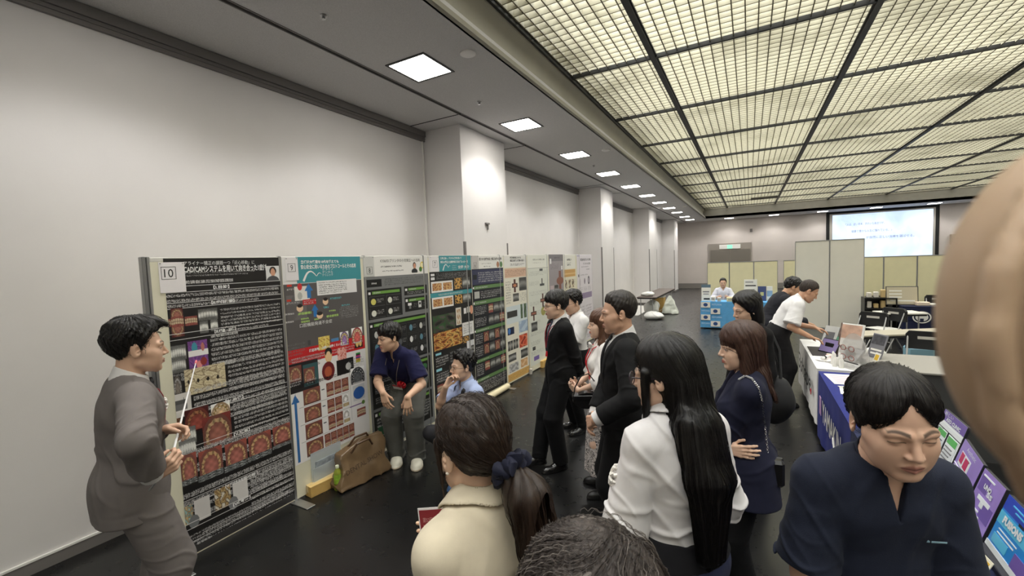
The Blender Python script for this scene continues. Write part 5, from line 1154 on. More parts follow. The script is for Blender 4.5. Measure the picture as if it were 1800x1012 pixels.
# ---- things on the white table
def slab(nm, c, size, rz, tilt, m_, label, cat, parts=(), axis='Y', group=None):
    """a thin upright panel: size = width (y), height, thickness; leaning back by tilt, facing -x then turned by rz"""
    o = empty(nm, c, rz, label, cat, group); M_ = Matrix.Rotation(tilt, 4, 'Y'); w_, h_, t_ = size
    MB().box((0, -w_ / 2, 0), (t_, w_ / 2, h_), M_, bev=min(.004, t_ * .3)).build('body', m_, o)
    for nm2, (y0, z0, y1, z1), m2, lift in parts: MB().box((-.0012 - lift, y0, z0), (-.0001, y1, z1), M_).build(nm2, m2, o)
    return o
M_lil = mat('lilac_plastic', (150, 136, 186), .4); M_scr = mat('screen_dark', (40, 42, 48), .15); M_brow = mat('print_brown', (120, 96, 86), .5, var=.4, vscale=14); M_face = mat('print_skin', (196, 160, 140), .5, var=.3, vscale=9); M_txt = mat('print_grey', (120, 120, 124), .6)
T_ = .722
c = atzp(1421, 590, T_); slab('sign_panel', (.90, 6.98, T_), (.20, .28, .006), .7, .35, mat('panel_frost', (214, 214, 212), .3), 'frosted white leaflet stand beside the hands of the man in white', 'sign', [('leaflet', (-.06, .05, .06, .2), M_txt, 0)])
o = MB().box((-.19, -.30, 0), (.17, .28, .006), bev=.003).build('table_mat', mat('mat_dark', (58, 54, 54), .7)); o.location = (.86, 6.60, T_); tag(o, 'dark grey mat lying on the white table', 'mat')
def tablet(c, rz, tilt, m_, label):
    o = slab('tablet', c, (.26, .19, .010), rz, tilt, mat('tablet_black', (28, 28, 30), .3), label, 'tablet', [('screen', (-.12, .012, .12, .178), m_, 0)]); b = MB(); b.prism([(.02, 0), (.12, 0), (.05, .12)], 1, -.06, .06); b.build('stand', mat('stand_black', (24, 24, 26), .5), o); return o
tablet((.83, 6.50, T_ + .007), .6, .5, M_lil, 'tablet on a stand with a lilac screen, on the white table'); tablet((.97, 6.12, T_), .5, .7, mat('screen_grey', (150, 152, 154), .2), 'tablet tilted low with a grey screen, on the white table')
o = empty('scan_model', (.83, 6.22, T_), .3, 'pink and white dental model by the tablets', 'dental model'); b = MB(); b.tube([(.035 * math.sin(a), .045 * math.cos(a), .02) for a in np.linspace(-.3, 3.44, 14)], .014, 8); b.build('gum', mat('gum_pink', (226, 120, 120), .4), o, smooth=True); b = MB(); b.tube([(.035 * math.sin(a), .045 * math.cos(a), .036) for a in np.linspace(-.3, 3.44, 20)], [.008 + .003 * (i % 2) for i in range(20)], 6); b.build('tooth_row', mat('tooth_white', (236, 230, 214), .3), o, smooth=True)
o = empty('intraoral_scanner', (.76, 6.06, T_), .6, 'white handheld scanner lying on its saucer, white table', 'scanner'); MB().lathe([(.01, 0), (.07, .002), (.085, .010), (.08, .012), (.01, .006)], 24).build('saucer', M_white, o, smooth=True); MB().tube([(-.05, -.02, .03), (0, 0, .035), (.05, .01, .045), (.09, .02, .05)], [.016, .018, .015, .008], 10).build('scanner_body', M_white, o, smooth=True); MB().tube([(-.01, -.004, .034), (.012, .002, .037)], .0195, 10).build('grip', mat('grip_black', (20, 20, 20), .5), o, smooth=True)
for i in range(4):
    x, y = .82 + .05 * (i % 2), 5.90 - .055 * i
    o = empty('dropper_bottle', (x, y, T_), 0, '%s small white bottle from the far end, before the hooped stand' % N3[i], 'bottle', 'small white bottles'); MB().lathe([(.020, 0), (.022, .004), (.022, .085), (.012, .10), (.010, .105)], 16).build('bottle_body', mat('bottle_clear_white', (226, 224, 218), .25), o, smooth=True); MB().lathe([(.012, .104), (.012, .13), (.006, .145), (.002, .146)], 14).build('nozzle', M_white, o, smooth=True)
o = empty('acrylic_stand', (.95, 5.84, T_), .55, 'clear hooped acrylic display stand with brown spectacle-like frames', 'display stand'); AC = mat('acrylic_stand', (206, 204, 200), .08, alpha=.38)
MB().box((-.10, -.22, 0), (.10, .22, .008), bev=.003).build('base', AC, o)
arc = [(.06, .20 * math.cos(a), .02 + .34 * math.sin(a)) for a in np.linspace(0, math.pi, 25)]; V1 = arc; b = MB(); b.add([(q[0], q[1], q[2]) for q in arc] + [(q[0] + .005, q[1], q[2]) for q in arc], [tuple(range(25)), tuple(range(49, 24, -1))] + [(i, i + 1, 26 + i, 25 + i) for i in range(24)]); b.build('back_plate', AC, o)
for i in range(2):
    b = MB()
    for sg in (-1, 1): b.tube([(-.02, sg * .055 + .035 * math.cos(a), .10 + .10 * i + .028 * math.sin(a)) for a in np.linspace(0, 2 * math.pi, 17)], .005, 6, cap=False)
    b.tube([(-.02, -.02, .10 + .1 * i), (-.02, .02, .10 + .1 * i)], .004, 6); b.build('hoop_frame', mat('frame_rose_brown', (140, 96, 90), .35), o, smooth=True)
MB().box((-.05, -.17, .055), (-.04, .17, .065)).build('rod', mat('rod_black', (24, 22, 22), .4), o)
slab('brochure', (1.02, 6.34, T_), (.26, .40, .02), .85, .22, mat('brochure_white', (230, 228, 224), .5), 'tall white brochure with a face photo standing at the back of the white table', 'brochure', [('photo', (-.11, .22, .11, .385), M_face, 0), ('spine', (.112, .0, .129, .40), M_brow, .0), ('icon', (-.09, .08, -.05, .12), M_brow, 0), ('icon', (-.02, .08, .02, .12), M_brow, 0), ('icon', (.05, .08, .09, .12), M_brow, 0)])
for (x, y, lab, mc) in ((1.0, 7.22, 'green tea bottle at the far end of the white table', (150, 170, 60)), (1.0, 7.12, 'clear water bottle with a pale label beside the green one', (200, 212, 214))):
    o = empty('drink_bottle', (x, y, T_), 0, lab, 'bottle'); MB().lathe([(.030, 0), (.034, .006), (.034, .15), (.030, .172), (.016, .196), (.0145, .205)], 20).build('bottle_body', mat('bottle_%d' % mc[0], mc, .12, alpha=.8), o, smooth=True); MB().lathe([(.0165, .203), (.017, .222), (.0155, .225)], 16).build('cap', mat('cap_pale', (220, 226, 200), .4), o, smooth=True); MB().lathe([(.0345, .06), (.0348, .065), (.0348, .13), (.0345, .135)], 20).build('bottle_label', mat('label_%d' % mc[0], (206, 216, 160), .5), o, smooth=True)
o = empty('smartphone', (.97, 6.84, T_ + .02), .6, 'green-screened phone on a small prop above the mat', 'phone'); MB().box((-.004, -.04, 0), (.004, .04, .15), Matrix.Rotation(.5, 4, 'Y'), bev=.003).build('body', mat('phone_dark', (30, 40, 36), .3), o); MB().box((-.0052, -.036, .006), (-.0041, .036, .144), Matrix.Rotation(.5, 4, 'Y')).build('phone_display', mat('phone_green', (90, 150, 120), .3), o); MB().box((.0, -.03, -.02), (.06, .03, .0)).build('prop', M_white, o)
# ---- things on the blue table
def sheet(c, w_, h_, rz, label, m_, cat='leaflet', pr=None):
    o = empty('leaflet', c, rz, label, cat); MB().box((-w_ / 2, -h_ / 2, 0), (w_ / 2, h_ / 2, .003)).build('paper', m_, o)
    s = MB(); r = random.Random(int(c[1] * 100))
    for i in range(5): s.box((-w_ * .4, -h_ * .4 + i * h_ * .16, .0031), (w_ * (.1 + .3 * r.random()), -h_ * .4 + i * h_ * .16 + h_ * .07, .0036))
    s.build('print', pr or mat('print_pale_pink', (214, 170, 186), .6), o); return o
PW = mat('paper_white', (232, 230, 222), .6); PY = mat('print_olive', (176, 176, 130), .6)
sheet((.86, 5.30, .702), .32, .40, .1, 'large pink and white leaflet at the far end of the blue table', PW); sheet((.88, 4.86, .702), .30, .26, -.1, 'white leaflet with olive print in the middle of the blue table', PW, pr=PY); sheet((.80, 4.98, .706), .12, .08, .3, 'small white card between the two leaflets', PW, 'card', pr=M_txt); sheet((.90, 4.12, .702), .13, .22, .0, 'white price card near the end of the blue table', PW, 'card', pr=M_txt)
for i, (x, y) in enumerate(((.86, 4.56), (.93, 4.46), (.84, 4.34))):
    V, F = polygonize(lambda P: dell(P, (0, 0, .022), (.035, .045, .022)) + .006 * wob(P, 50, 3 + i), A(-.06, -.07, -.01), A(.06, .07, .06), .005); o = mesh_np('wrapped_sample', V, F, mat('wrap_cream', (226, 218, 180), .35)); o.location = (x, y, .703); tag(o, '%s crumpled cream sample packet from the far side, blue table' % N3[i], 'sample', 'sample packets on the blue table')
b = MB().tube([(.70, 3.98, .703), (.68, 3.93, .80), (.70, 3.90, .84), (.78, 3.89, .84)], .006, 8); o = b.build('wire_stand', M_white, smooth=True); tag(o, 'bent white wire stand at the near end of the blue table', 'stand')
# ---- leaning display panels on the navy table
BW = mat('display_white', (236, 240, 242), .3); DG = mat('display_green', (96, 186, 96), .35); DP = mat('display_lilac', (158, 132, 206), .3, var=.12, vscale=5); DPd = mat('display_violet', (116, 92, 170), .3); DB = mat('display_azure', (40, 140, 220), .3, var=.1, vscale=3); DBd = mat('display_deep_blue', (40, 70, 190), .3); DT = mat('display_cyan', (90, 190, 230), .3); DK = mat('display_black', (26, 28, 34), .35); RP = mat('display_magenta', (206, 50, 96), .35); EDGE = mat('panel_edge_dark', (40, 40, 48), .5)
def dpanel(i, y0, y1, h_, label, parts):
    """y0 far edge, y1 near edge"""
    xb = {1: .935, 2: .90, 3: .864, 4: .853}[i]; yc = (y0 + y1) / 2; w_ = abs(y0 - y1) - .012
    rz = {1: -.02, 2: -.14, 3: -.04, 4: -.04}[i]; tl = math.radians(16)
    o = empty('display_panel', (xb, yc, .722), rz, label, 'display panel'); M_ = Matrix.Rotation(tl, 4, 'Y')
    MB().box((.0, -w_ / 2, .026), (.014, w_ / 2, h_ + .02), M_, bev=.002).build('board', EDGE, o)
    b = MB(); b.box((-.02, -w_ / 2, 0), (.10, w_ / 2, .026), bev=.003); b.build('ledge', mat('ledge_dark', (44, 44, 54), .5), o); MB().prism([(.02, .02), (.12, .02), (.055, .20)], 1, -.02, .02).build('prop', EDGE, o)
    for k, (nm, u0, v0, u1, v1, m_) in enumerate(parts):     # u: 0 far .. 1 near, v: 0 top .. 1 bottom
        ya, yb = w_ / 2 - w_ * u0, w_ / 2 - w_ * u1; za, zb = h_ + .018 - (h_ - .01) * v0, h_ + .018 - (h_ - .01) * v1; l = .0004 * (k + 1)
        MB().box((-.0008 - l, min(ya, yb), min(za, zb)), (-.0002, max(ya, yb), max(za, zb)), M_).build(nm, m_, o)
    return o, M_, w_, h_
def dtext(P_, body, u, v, wd, hh, m_, bold=0):
    o, M_, w_, h_ = P_; B = M_ @ frame((-.0045, w_ / 2 - w_ * u, h_ + .018 - (h_ - .01) * v), (0, -1, 0), (0, 0, 1)); return text_obj('panel_text', body, m_, B, o, size=hh, width=wd, height=hh, bold=bold)
P1 = dpanel(1, 3.45, 3.12, .30, 'white display panel with green columns, farthest of the leaning row', [('face', 0, 0, 1, 1, BW), ('header', 0, 0, 1, .20, DPd), ('strip', 0, .235, 1, .30, BW), ('frame_line', 0, .33, 1, .345, DK), ('column', .06, .36, .46, .86, BW), ('column', .54, .36, .96, .86, BW), ('green_block', .08, .37, .44, .48, DG), ('green_block', .56, .37, .94, .50, DG), ('divider', .48, .33, .515, .9, DK), ('frame_line', 0, .885, 1, .90, DK), ('text_rows', .10, .55, .38, .57, M_txt), ('text_rows', .10, .62, .40, .64, M_txt), ('text_rows', .10, .69, .36, .71, M_txt), ('text_rows', .58, .56, .86, .58, M_txt), ('text_rows', .58, .63, .90, .65, M_txt), ('text_rows', .58, .70, .84, .72, M_txt), ('text_rows', .58, .77, .88, .79, M_txt)])
dtext(P1, '新しい', .08, .09, .12, .022, BW); dtext(P1, 'ASO CLINIC', .22, .18, .20, .022, BW, .001)
P2 = dpanel(2, 3.10, 2.74, .25, 'lilac display panel with red bottles pictured, second of the leaning row', [('face', 0, 0, 1, 1, DP), ('photo_ground', .12, .22, .62, .52, BW), ('bottle_picture', .14, .24, .30, .46, RP), ('bottle_picture', .36, .26, .54, .48, RP), ('text_rows', .06, .60, .40, .63, BW), ('text_rows', .06, .68, .50, .71, BW), ('text_rows', .06, .80, .36, .83, BW), ('text_rows', .55, .62, .9, .65, BW), ('text_rows', .55, .72, .86, .75, BW), ('shade', .5, .84, .98, .98, DPd), ('divider', .02, .555, .98, .565, BW)])
dtext(P2, 'Aesthetic', .30, .13, .16, .022, BW)
P3 = dpanel(3, 2.71, 2.49, .25, 'lilac display panel with a white handpiece pictured, third of the leaning row', [('face', 0, 0, 1, 1, DP), ('shade', .05, .1, .45, .4, DPd), ('shade', .5, .5, .95, .8, DPd), ('handpiece_picture', .22, .46, .78, .54, BW), ('handpiece_picture', .40, .54, .56, .64, BW), ('text_rows', .10, .08, .62, .11, BW), ('text_rows', .08, .72, .5, .75, BW), ('text_rows', .08, .80, .6, .83, BW), ('text_rows', .08, .88, .44, .91, BW)])
dtext(P3, 'UNO', .30, .30, .07, .024, BW, .001); dtext(P3, 'SS', .52, .38, .05, .022, BW, .001)
P4 = dpanel(4, 2.47, 2.15, .245, 'bright blue display panel, nearest of the leaning row', [('face', 0, 0, 1, 1, DB), ('header', 0, 0, 1, .26, DBd), ('band', 0, .30, .75, .52, DT), ('text_rows', .12, .58, .6, .60, BW), ('text_rows', .12, .65, .56, .67, BW), ('picture', .08, .70, .46, .86, DT), ('picture', .62, .66, .95, .90, DPd), ('foot', 0, .90, 1, 1, BW), ('text_rows', .2, .08, .9, .10, DT), ('text_rows', .3, .15, .9, .17, DT)])
dtext(P4, 'FUSION5', .14, .46, .15, .032, BW, .002)
g = atzp(1745, 990, .75); o = slab('price_card', (.76, 2.26, .722), (.10, .085, .003), .1, .45, mat('card_cream', (234, 228, 206), .5), 'small yellow card reading new product before the blue panel', 'card', [('yellow_face', (-.04, .012, .04, .074), mat('card_yellow', (226, 186, 60), .5), 0)])
text_obj('card_text', '新商品', M_ink, Matrix.Rotation(.45, 4, 'Y') @ frame((-.0022, .024, .03), (0, -1, 0), (0, 0, 1)), o, size=.03, width=.048, height=.022)
def lamp(x, y, m_, label, h_=.19):
    o = empty('curing_light', (x, y, .722), 0, label, 'dental light'); MB().lathe([(.036, 0), (.040, .006), (.040, .022), (.030, .038), (.018, .044), (.017, .05)], 24).build('base', m_, o, smooth=True); MB().lathe([(.0155, .046), (.017, .10), (.0165, .11), (.0165, h_ - .02), (.011, h_), (.004, h_ + .006)], 20).build('handle', m_, o, smooth=True); MB().lathe([(.0175, .10), (.0178, .102), (.0178, .106), (.0175, .108)], 20).build('ring', M_alu, o, smooth=True); MB().box((-.019, -.008, .112), (-.0155, .008, .145), bev=.002).build('button_plate', mat('plate_red', (150, 60, 70), .4), o); MB().lathe([(.004, h_ + .004), (.006, h_ + .012), (.003, h_ + .018)], 12).build('tip', mat('tip_red', (190, 60, 60), .4), o, smooth=True); return o
lamp(.755, 2.40, mat('lamp_black', (22, 22, 24), .2, coat=.5), 'black dental curing light upright in its round base'); lamp(.79, 2.62, mat('lamp_pale', (196, 214, 226), .3), 'pale blue-white curing light behind the black one', .23)
# ---- grey counter with its brochures, folding tables and chairs beyond
o = empty('grey_counter', (1.10, 5.42, 0), 0, 'low grey box counter with a dark side, behind the navy tunic', 'counter'); GC = mat('counter_grey', (150, 146, 138), .6); GD = mat('counter_dark', (62, 62, 62), .5)
MB().box((.02, .02, 0), (1.9, .86, .78)).build('body', GD, o); MB().box((0, 0, .78), (1.92, .88, .80), bev=.004).build('top', GC, o); MB().box((.005, .05, .30), (.0199, .83, .76)).build('side_panel', mat('counter_side', (46, 48, 50), .3), o)
for ch in list(o.children): ch.location = (0, 0, 0)
slab('brochure', (1.19, 6.00, .802), (.20, .27, .012), .45, .30, mat('brochure_grey', (120, 120, 126), .4), 'dark printed brochure leaning on the grey counter', 'brochure', [('photo', (-.085, .15, .085, .255), mat('print_dark_photo', (70, 70, 76), .4, var=.6, vscale=20), 0), ('text_rows', (-.08, .08, .07, .1), PW, 0), ('text_rows', (-.08, .04, .06, .06), PW, 0)])
slab('price_card', (1.16, 5.78, .802), (.10, .10, .004), .2, .35, PW, 'little yellow card beside the dark brochure on the grey counter', 'card', [('yellow_face', (-.035, .02, .035, .08), mat('card_yellow', (226, 186, 60), .5), 0)])
def ftable(c, L, D, h, rz, m_, label):
    o = empty('folding_table', c, rz, label, 'table'); MB().box((-L / 2, -D / 2, h - .028), (L / 2, D / 2, h), bev=.004).build('table_top', m_, o); MB().box((-L / 2 + .02, -D / 2 - .001, h - .06), (L / 2 - .02, D / 2 - .02, h - .028)).build('under_frame', M_blackgap, o)
    for sx in (-1, 1):
        for sy in (-1, 1): MB().tube([(sx * (L / 2 - .12), sy * (D / 2 - .06), 0), (sx * (L / 2 - .12), sy * (D / 2 - .06), h - .05)], .013, 8).build('leg', M_alu, o)
        MB().tube([(sx * (L / 2 - .12), -D / 2 + .06, .12), (sx * (L / 2 - .12), D / 2 - .06, .12)], .010, 8).build('stretcher', M_alu, o)
    return o
TG = mat('table_top_grey', (176, 168, 150), .5); TB = mat('table_top_brown', (96, 84, 78), .5)
ftable((2.32, 8.82, 0), 2.2, .40, .70, .50, TG, 'grey-beige folding table standing behind the grey counter'); ftable((2.62, 11.2, 0), .7, .45, .72, .3, mat('table_top_white', (220, 216, 206), .4), 'small white-topped folding table among the chairs')
tl = ftable((-2.93, 16.2, 0), .62, 4.0, .70, .0, TB, 'long dark folding table by the left wall near the far pillars')
def chair(c, rz, label):
    """folding chair: black frame, pale seat"""
    o = empty('folding_chair', c, rz, label, 'chair', 'folding chairs'); BK = mat('chair_black', (28, 28, 30), .45)
    for sx in (-1, 1): MB().tube([(sx * .21, .20, 0), (sx * .21, -.05, .42), (sx * .20, -.22, .80)], .011, 8).build('frame_tube', M_alu, o, smooth=True); MB().tube([(sx * .19, -.22, 0), (sx * .19, .02, .36), (sx * .19, .16, .44)], .011, 8).build('leg', M_alu, o, smooth=True)
    MB().box((-.20, -.16, .43), (.20, .22, .455), bev=.012).build('seat', mat('chair_seat_pale', (206, 204, 196), .5), o, smooth=True)
    s = MB(); s.prism([(-.225, .58), (.225, .58), (.225, .78), (.19, .83), (-.19, .83), (-.225, .78)], 1, -.24, -.19); s.build('backrest', BK, o); MB().box((-.10, -.2415, .72), (.10, -.1885, .76)).build('grip_slot', mat('slot_pale', (190, 186, 178), .6), o)
    return o
chair((1.88, 9.95, 0), 2.5, 'black-framed folding chair nearest the tall ivory partitions'); chair((2.30, 10.75, 0), 2.2, 'black-framed folding chair beside the white-topped table'); chair((2.10, 7.70, 0), 2.9, 'folding chair in front of the grey-beige table, black back toward the counter')
for i, (x, y) in enumerate(((3.3, 13.6), (3.95, 13.75), (4.6, 13.9), (2.75, 13.5))): chair((x, y, 0), 3.1, '%s folding chair behind the navy stand' % ['first', 'second', 'third', 'leftmost'][i])
# ---- navy stand with the round emblem
th = draped('exhibit_table', float(aty(1519, 530, 12.5)[0]) + .62, 4.9, 12.25, 12.85, .72, cloth('stand_navy', (28, 34, 62), .8), 'far exhibition table in a dark navy cloth with a white round emblem', .02, .004, 3)
q = aty(1620.5, 557.5, 12.23); LW = mat('letter_white', (222, 220, 216), .7); L0 = th.location
b = MB()
for r0, r1 in ((.155, .130), (.105, .0)):
    n = 40; vs = [(r0 * math.cos(2 * math.pi * k / n), r0 * .84 * math.sin(2 * math.pi * k / n)) for k in range(n)] + [(r1 * math.cos(2 * math.pi * k / n), r1 * .84 * math.sin(2 * math.pi * k / n)) for k in range(n)]
    b.add([(x, 0, z) for x, z in vs], [(k, (k + 1) % n, n + (k + 1) % n, n + k) for k in range(n)])
o = b.build('emblem', LW, th); o.location = Vector(q) - L0
b = MB()
for s_ in (-1, 1): b.box((-.03, -.004, s_ * .06 - .032), (.03, -.001, s_ * .06 + .032))
o = b.build('emblem_notch', mat('stand_navy_flat', (28, 34, 62), .8), th); o.location = Vector(q) - L0
b = MB(); b.box((-.10, -.003, -.012), (.10, -.001, .012)); 
text_on(th, L0, 'HANDS', LW, (q[0] + .24, 12.228, q[2] - .10), (1, 0, 0), (0, 0, 1), 1.05, .20)
def item(nm, c, sz, m_, label, cat, rz=0, extra=None, group=None):
    o = empty(nm, c, rz, label, cat, group); MB().box((-sz[0] / 2, -sz[1] / 2, 0), (sz[0] / 2, sz[1] / 2, sz[2]), bev=min(sz) * .12).build('body', m_, o)
    if extra: nm2, lo, hi, m2 = extra; MB().box(lo, hi).build(nm2, m2, o)
    return o
slab('menu_board', (2.98, 12.55, .722), (.56, .42, .02), 1.571 - .0, .12, mat('board_frame', (96, 92, 84), .5), 'framed price board standing on the far navy stand', 'board', [('face', (-.26, .02, .26, .40), mat('board_face', (196, 186, 160), .5), 0), ('text_rows', (-.0, .30, .22, .33), PW, .001), ('text_rows', (-.0, .23, .22, .26), PW, .001), ('text_rows', (-.0, .16, .22, .19), PW, .001), ('text_rows', (-.22, .08, .2, .11), PW, .001)])
item('carton', (3.30, 12.50, .722), (.22, .18, .08), mat('box_pale', (216, 200, 180), .6), 'pale carton right of the price board on the navy stand', 'box'); item('paper_stack', (3.62, 12.5, .722), (.4, .3, .04), PW, 'stack of white papers in the middle of the navy stand', 'papers', .2)
# black shelf of bottles at the left of the navy stand
sx_ = float(aty(1519, 530, 12.5)[0]) + .30
o = empty('product_shelf', (sx_, 12.7, 0), 0, 'low black shelf crowded with small products left of the navy stand', 'shelf'); SB = mat('shelf_black', (20, 20, 22), .4)
for zz in (.05, .36, .62, .86): MB().box((-.27, -.18, zz), (.27, .18, zz + .02)).build('shelf_board', SB, o)
MB().box((-.27, .16, .0), (.27, .18, .88)).build('back', SB, o)
for sx in (-.28, .28): MB().box((sx - .01, -.18, 0), (sx + .01, .18, .88)).build('side', SB, o)
rr = random.Random(5)
for zz, wh in ((.38, 'middle'), (.64, 'upper'), (.88, 'top')):
    for i in range(4):
        h_ = .09 + .10 * rr.random(); col = rr.choice([(40, 36, 34), (214, 208, 198), (60, 90, 110), (196, 170, 120), (28, 28, 30)]); item('product_box', (sx_ - .19 + .125 * i, 12.64, zz), (.085, .12, h_), mat('product_%d_%d' % (col[0], col[2]), col, .4), '%s product box along the %s board of the black shelf' % (N3[i], wh), 'box', 0, None, 'products on the black shelf')
item('storage_bin', (2.45, 9.4, 0), (.34, .28, .36), mat('bin_blue', (110, 150, 170), .4), 'pale blue plastic bin under the grey-beige table', 'bin'); V, F = polygonize(lambda P: smax(dell(P, (0, 0, .12), (.2, .16, .16)) + .02 * wob(P, 14, 4), -P[:, 2] + .002, .01), A(-.3, -.3, -.03), A(.3, .3, .4), .014); o = mesh_np('white_bag', V, F, mat('bag_white', (226, 224, 214), .5)); o.location = (1.9, 9.5, 0); tag(o, 'crumpled white bag on the floor by the folding chairs', 'bag')
o = MB().box((1.5, 8.2, 0), (4.6, 9.9, .006)).build('floor_sheet', mat('sheet_pale', (206, 200, 184), .6)); tag(o, 'pale sheet spread on the floor under the folding tables', 'sheet')
# ---- blue stand with the seated man
CBL = cloth('stand_azure', (96, 166, 218), .7, bump=.1, wrinkle=.6, wscale=3)
ts = draped('exhibit_table', -1.17, .62, 12.66, 13.22, .73, CBL, 'exhibition table in a bright blue cloth with white square emblems', .03, .012, 4); L0 = ts.location
EB = mat('emblem_blue', (40, 74, 130), .6); LWB = mat('letter_pale', (206, 226, 240), .7)
for i in range(4):
    z = .575 - .17 * i; x = -1.16 + (.0 if i % 2 == 0 else .24)
    MB().box((x - L0.x, 12.630 - L0.y, z), (x + .23 - L0.x, 12.634 - L0.y, z + .15)).build('emblem_square', PW, ts)
    b = MB(); n = 20; b.add([(.055 * math.cos(2 * math.pi * k / n), 0, .048 * math.sin(2 * math.pi * k / n)) for k in range(n)], [tuple(range(n))]); e_ = b.build('emblem_dot', EB, ts); e_.location = (x + .115 - L0.x, 12.6285 - L0.y, z + .078)
    if i in (0, 2): text_on(ts, L0, 'MITUWA', LWB, (x + .27, 12.629, z + .06), (1, 0, 0), (0, 0, 1), .24, .045)
    else: text_on(ts, L0, 'MITUWA', LWB, (-1.14, 12.629, z + .06), (1, 0, 0), (0, 0, 1), .20, .04)
def sstand(px0, px1, pyt, pyb, Y, label, faces, m_=PW):
    a = aty(px0, pyb, Y); b_ = aty(px1, pyt, Y); return slab('sign_panel', ((a[0] + b_[0]) / 2, Y, .732), (b_[0] - a[0], b_[2] - .732, .012), math.pi / 2, .06, m_, label, 'sign', [(n_, ((.5 - u1) * (b_[0] - a[0]), (1 - v1) * (b_[2] - .732), (.5 - u0) * (b_[0] - a[0]), (1 - v0) * (b_[2] - .732)), mm, .0005 * k) for k, (n_, u0, v0, u1, v1, mm) in enumerate(faces)])
sstand(1233, 1249, 500, 530, 12.85, 'upright white leaflet sign at the left end of the blue stand', [('header', 0, 0, 1, .18, mat('print_slate', (96, 120, 136), .5)), ('text_rows', .15, .40, .85, .47, M_txt), ('text_rows', .2, .55, .8, .6, M_txt), ('text_rows', .25, .82, .9, .92, M_ink)])
sstand(1308, 1331, 491, 528, 12.95, 'tall white printed sign on the blue stand right of the seated man', [('text_rows', .1, .1, .7, .14, M_txt), ('text_rows', .1, .26, .9, .31, M_ink), ('text_rows', .1, .45, .8, .5, M_txt), ('green_foot', .0, .62, 1, .9, mat('print_pale_green', (214, 224, 200), .5))])
sstand(1332, 1347, 503, 527, 13.05, 'dark blue poster sign behind the black-haired woman on the blue stand', [('moon', .3, .4, .7, .65, mat('print_moon', (196, 190, 130), .5)), ('card', .1, .72, .4, .88, PW)], mat('print_night_blue', (66, 78, 120), .5))
sstand(1348, 1358, 503, 523, 13.10, 'narrow pale blue poster sign at the right end of the blue stand', [('band', 0, .3, 1, .7, mat('print_pale_blue', (150, 180, 206), .5))])
for (x, lab, col, sz) in ((-.86, 'small white carton left on the blue stand', (226, 222, 214), (.10, .1, .13)), (-.72, 'second small white carton on the blue stand', (210, 206, 200), (.09, .1, .11)), (-.42, 'cream carton before the seated man on the blue stand', (226, 214, 170), (.24, .12, .12)), (-.16, 'tall pale carton right of the seated man', (230, 230, 226), (.12, .1, .20))): item('carton', (x, 12.78, .732), sz, mat('carton_%d' % col[2], col, .5), lab, 'box', 0, ('label', (-sz[0] * .35, -sz[1] / 2 - .001, sz[2] * .3), (sz[0] * .35, -sz[1] / 2 + .001, sz[2] * .7), mat('carton_print', (176, 168, 150), .6)))
# seat of the man behind the stand
o = empty('stool', (0, 0, 0), 0, 'dark stool under the seated man behind the blue stand', 'stool'); q = at14 = EYE + (_r2 * ((1271 - 900) / F_PX) - _u2 * ((488 - 506) / F_PX) + _fw) * 12.6; o.location = (q.x, q.y + .02, 0); MB().lathe([(.01, .35), (.17, .35), (.18, .365), (.17, .385), (.01, .39)], 20).build('seat', SB, o, smooth=True)
for a in range(4): MB().tube([(.12 * math.cos(a * 1.571 + .78), .12 * math.sin(a * 1.571 + .78), .35), (.17 * math.cos(a * 1.571 + .78), .17 * math.sin(a * 1.571 + .78), 0)], .012, 8).build('leg', M_alu, o)
# ---- clutter by the left wall
def lump(nm, c, r_, m_, label, cat, f=14, amp=.03, seed=1, res=.012, flat=True):
    V, F = polygonize(lambda P: smax(dell(P, (0, 0, r_[2] * .8), r_) + amp * wob(P, f, seed) + amp * .6 * fold(P, (.3, .6, .4), 18, seed), -P[:, 2] + .002, .01), A(-r_[0] - .12, -r_[1] - .12, -.04), A(r_[0] + .12, r_[1] + .12, r_[2] * 2 + .12), res); o = mesh_np(nm, V, F, m_); o.location = c; return tag(o, label, cat)
BGW = mat('bag_white_film', (232, 232, 228), .35)
g = atzp(1147, 562, 0); lump('plastic_bag', (g[0] - .0, g[1] + .2, 0), (.32, .22, .13), BGW, 'flat pile of white plastic bags on the floor near the left wall', 'bag', 12, .03, 3); g2 = atzp(1145, 558, 0); lump('plastic_bag', (g2[0] - .08, g2[1] + .5, .0), (.26, .2, .30), mat('bag_white_sheer', (226, 226, 222), .4), 'upright crumpled white bag behind the flat pile', 'bag', 11, .04, 8)
g = atzp(1155, 548, 0); o = empty('carton', (g[0] + .02, g[1] + .3, 0), 0, 'open brown cardboard box with a white liner under the long table', 'box'); MB().box((-.22, -.2, 0), (.2, .2, .52), bev=.006).build('body', TAN if 'TAN' in globals() else mat('cardboard_tan', (206, 168, 98), .7), o); MB().box((-.24, -.22, .50), (.22, .22, .58), bev=.03).build('liner', BGW, o)
g = atzp(1172, 550, 0)
def hb(P):
    t = np.clip(P[:, 2] / .66, 0, 1); w_ = .25 * (1 - t) ** .8 + .02; return np.maximum(np.maximum(np.abs(P[:, 0]) - w_, np.abs(P[:, 1]) - .14 * (1 - t) - .012), np.maximum(-P[:, 2], P[:, 2] - .64)) * .7 + .012 * wob(P, 13, 2)
V, F = polygonize(hb, A(-.35, -.25, -.05), A(.35, .25, .75), .013); o = mesh_np('plastic_bag', V, F, mat('bag_white_green', (222, 226, 214), .4)); o.location = (-2.42, 15.6, .02); tag(o, 'white carrier bag hanging from the edge of the long dark table', 'bag')
lump('plastic_bag', (-2.95, 14.6, .705), (.22, .16, .08), BGW, 'small crumpled white bag lying on the long dark table', 'bag', 16, .025, 6)
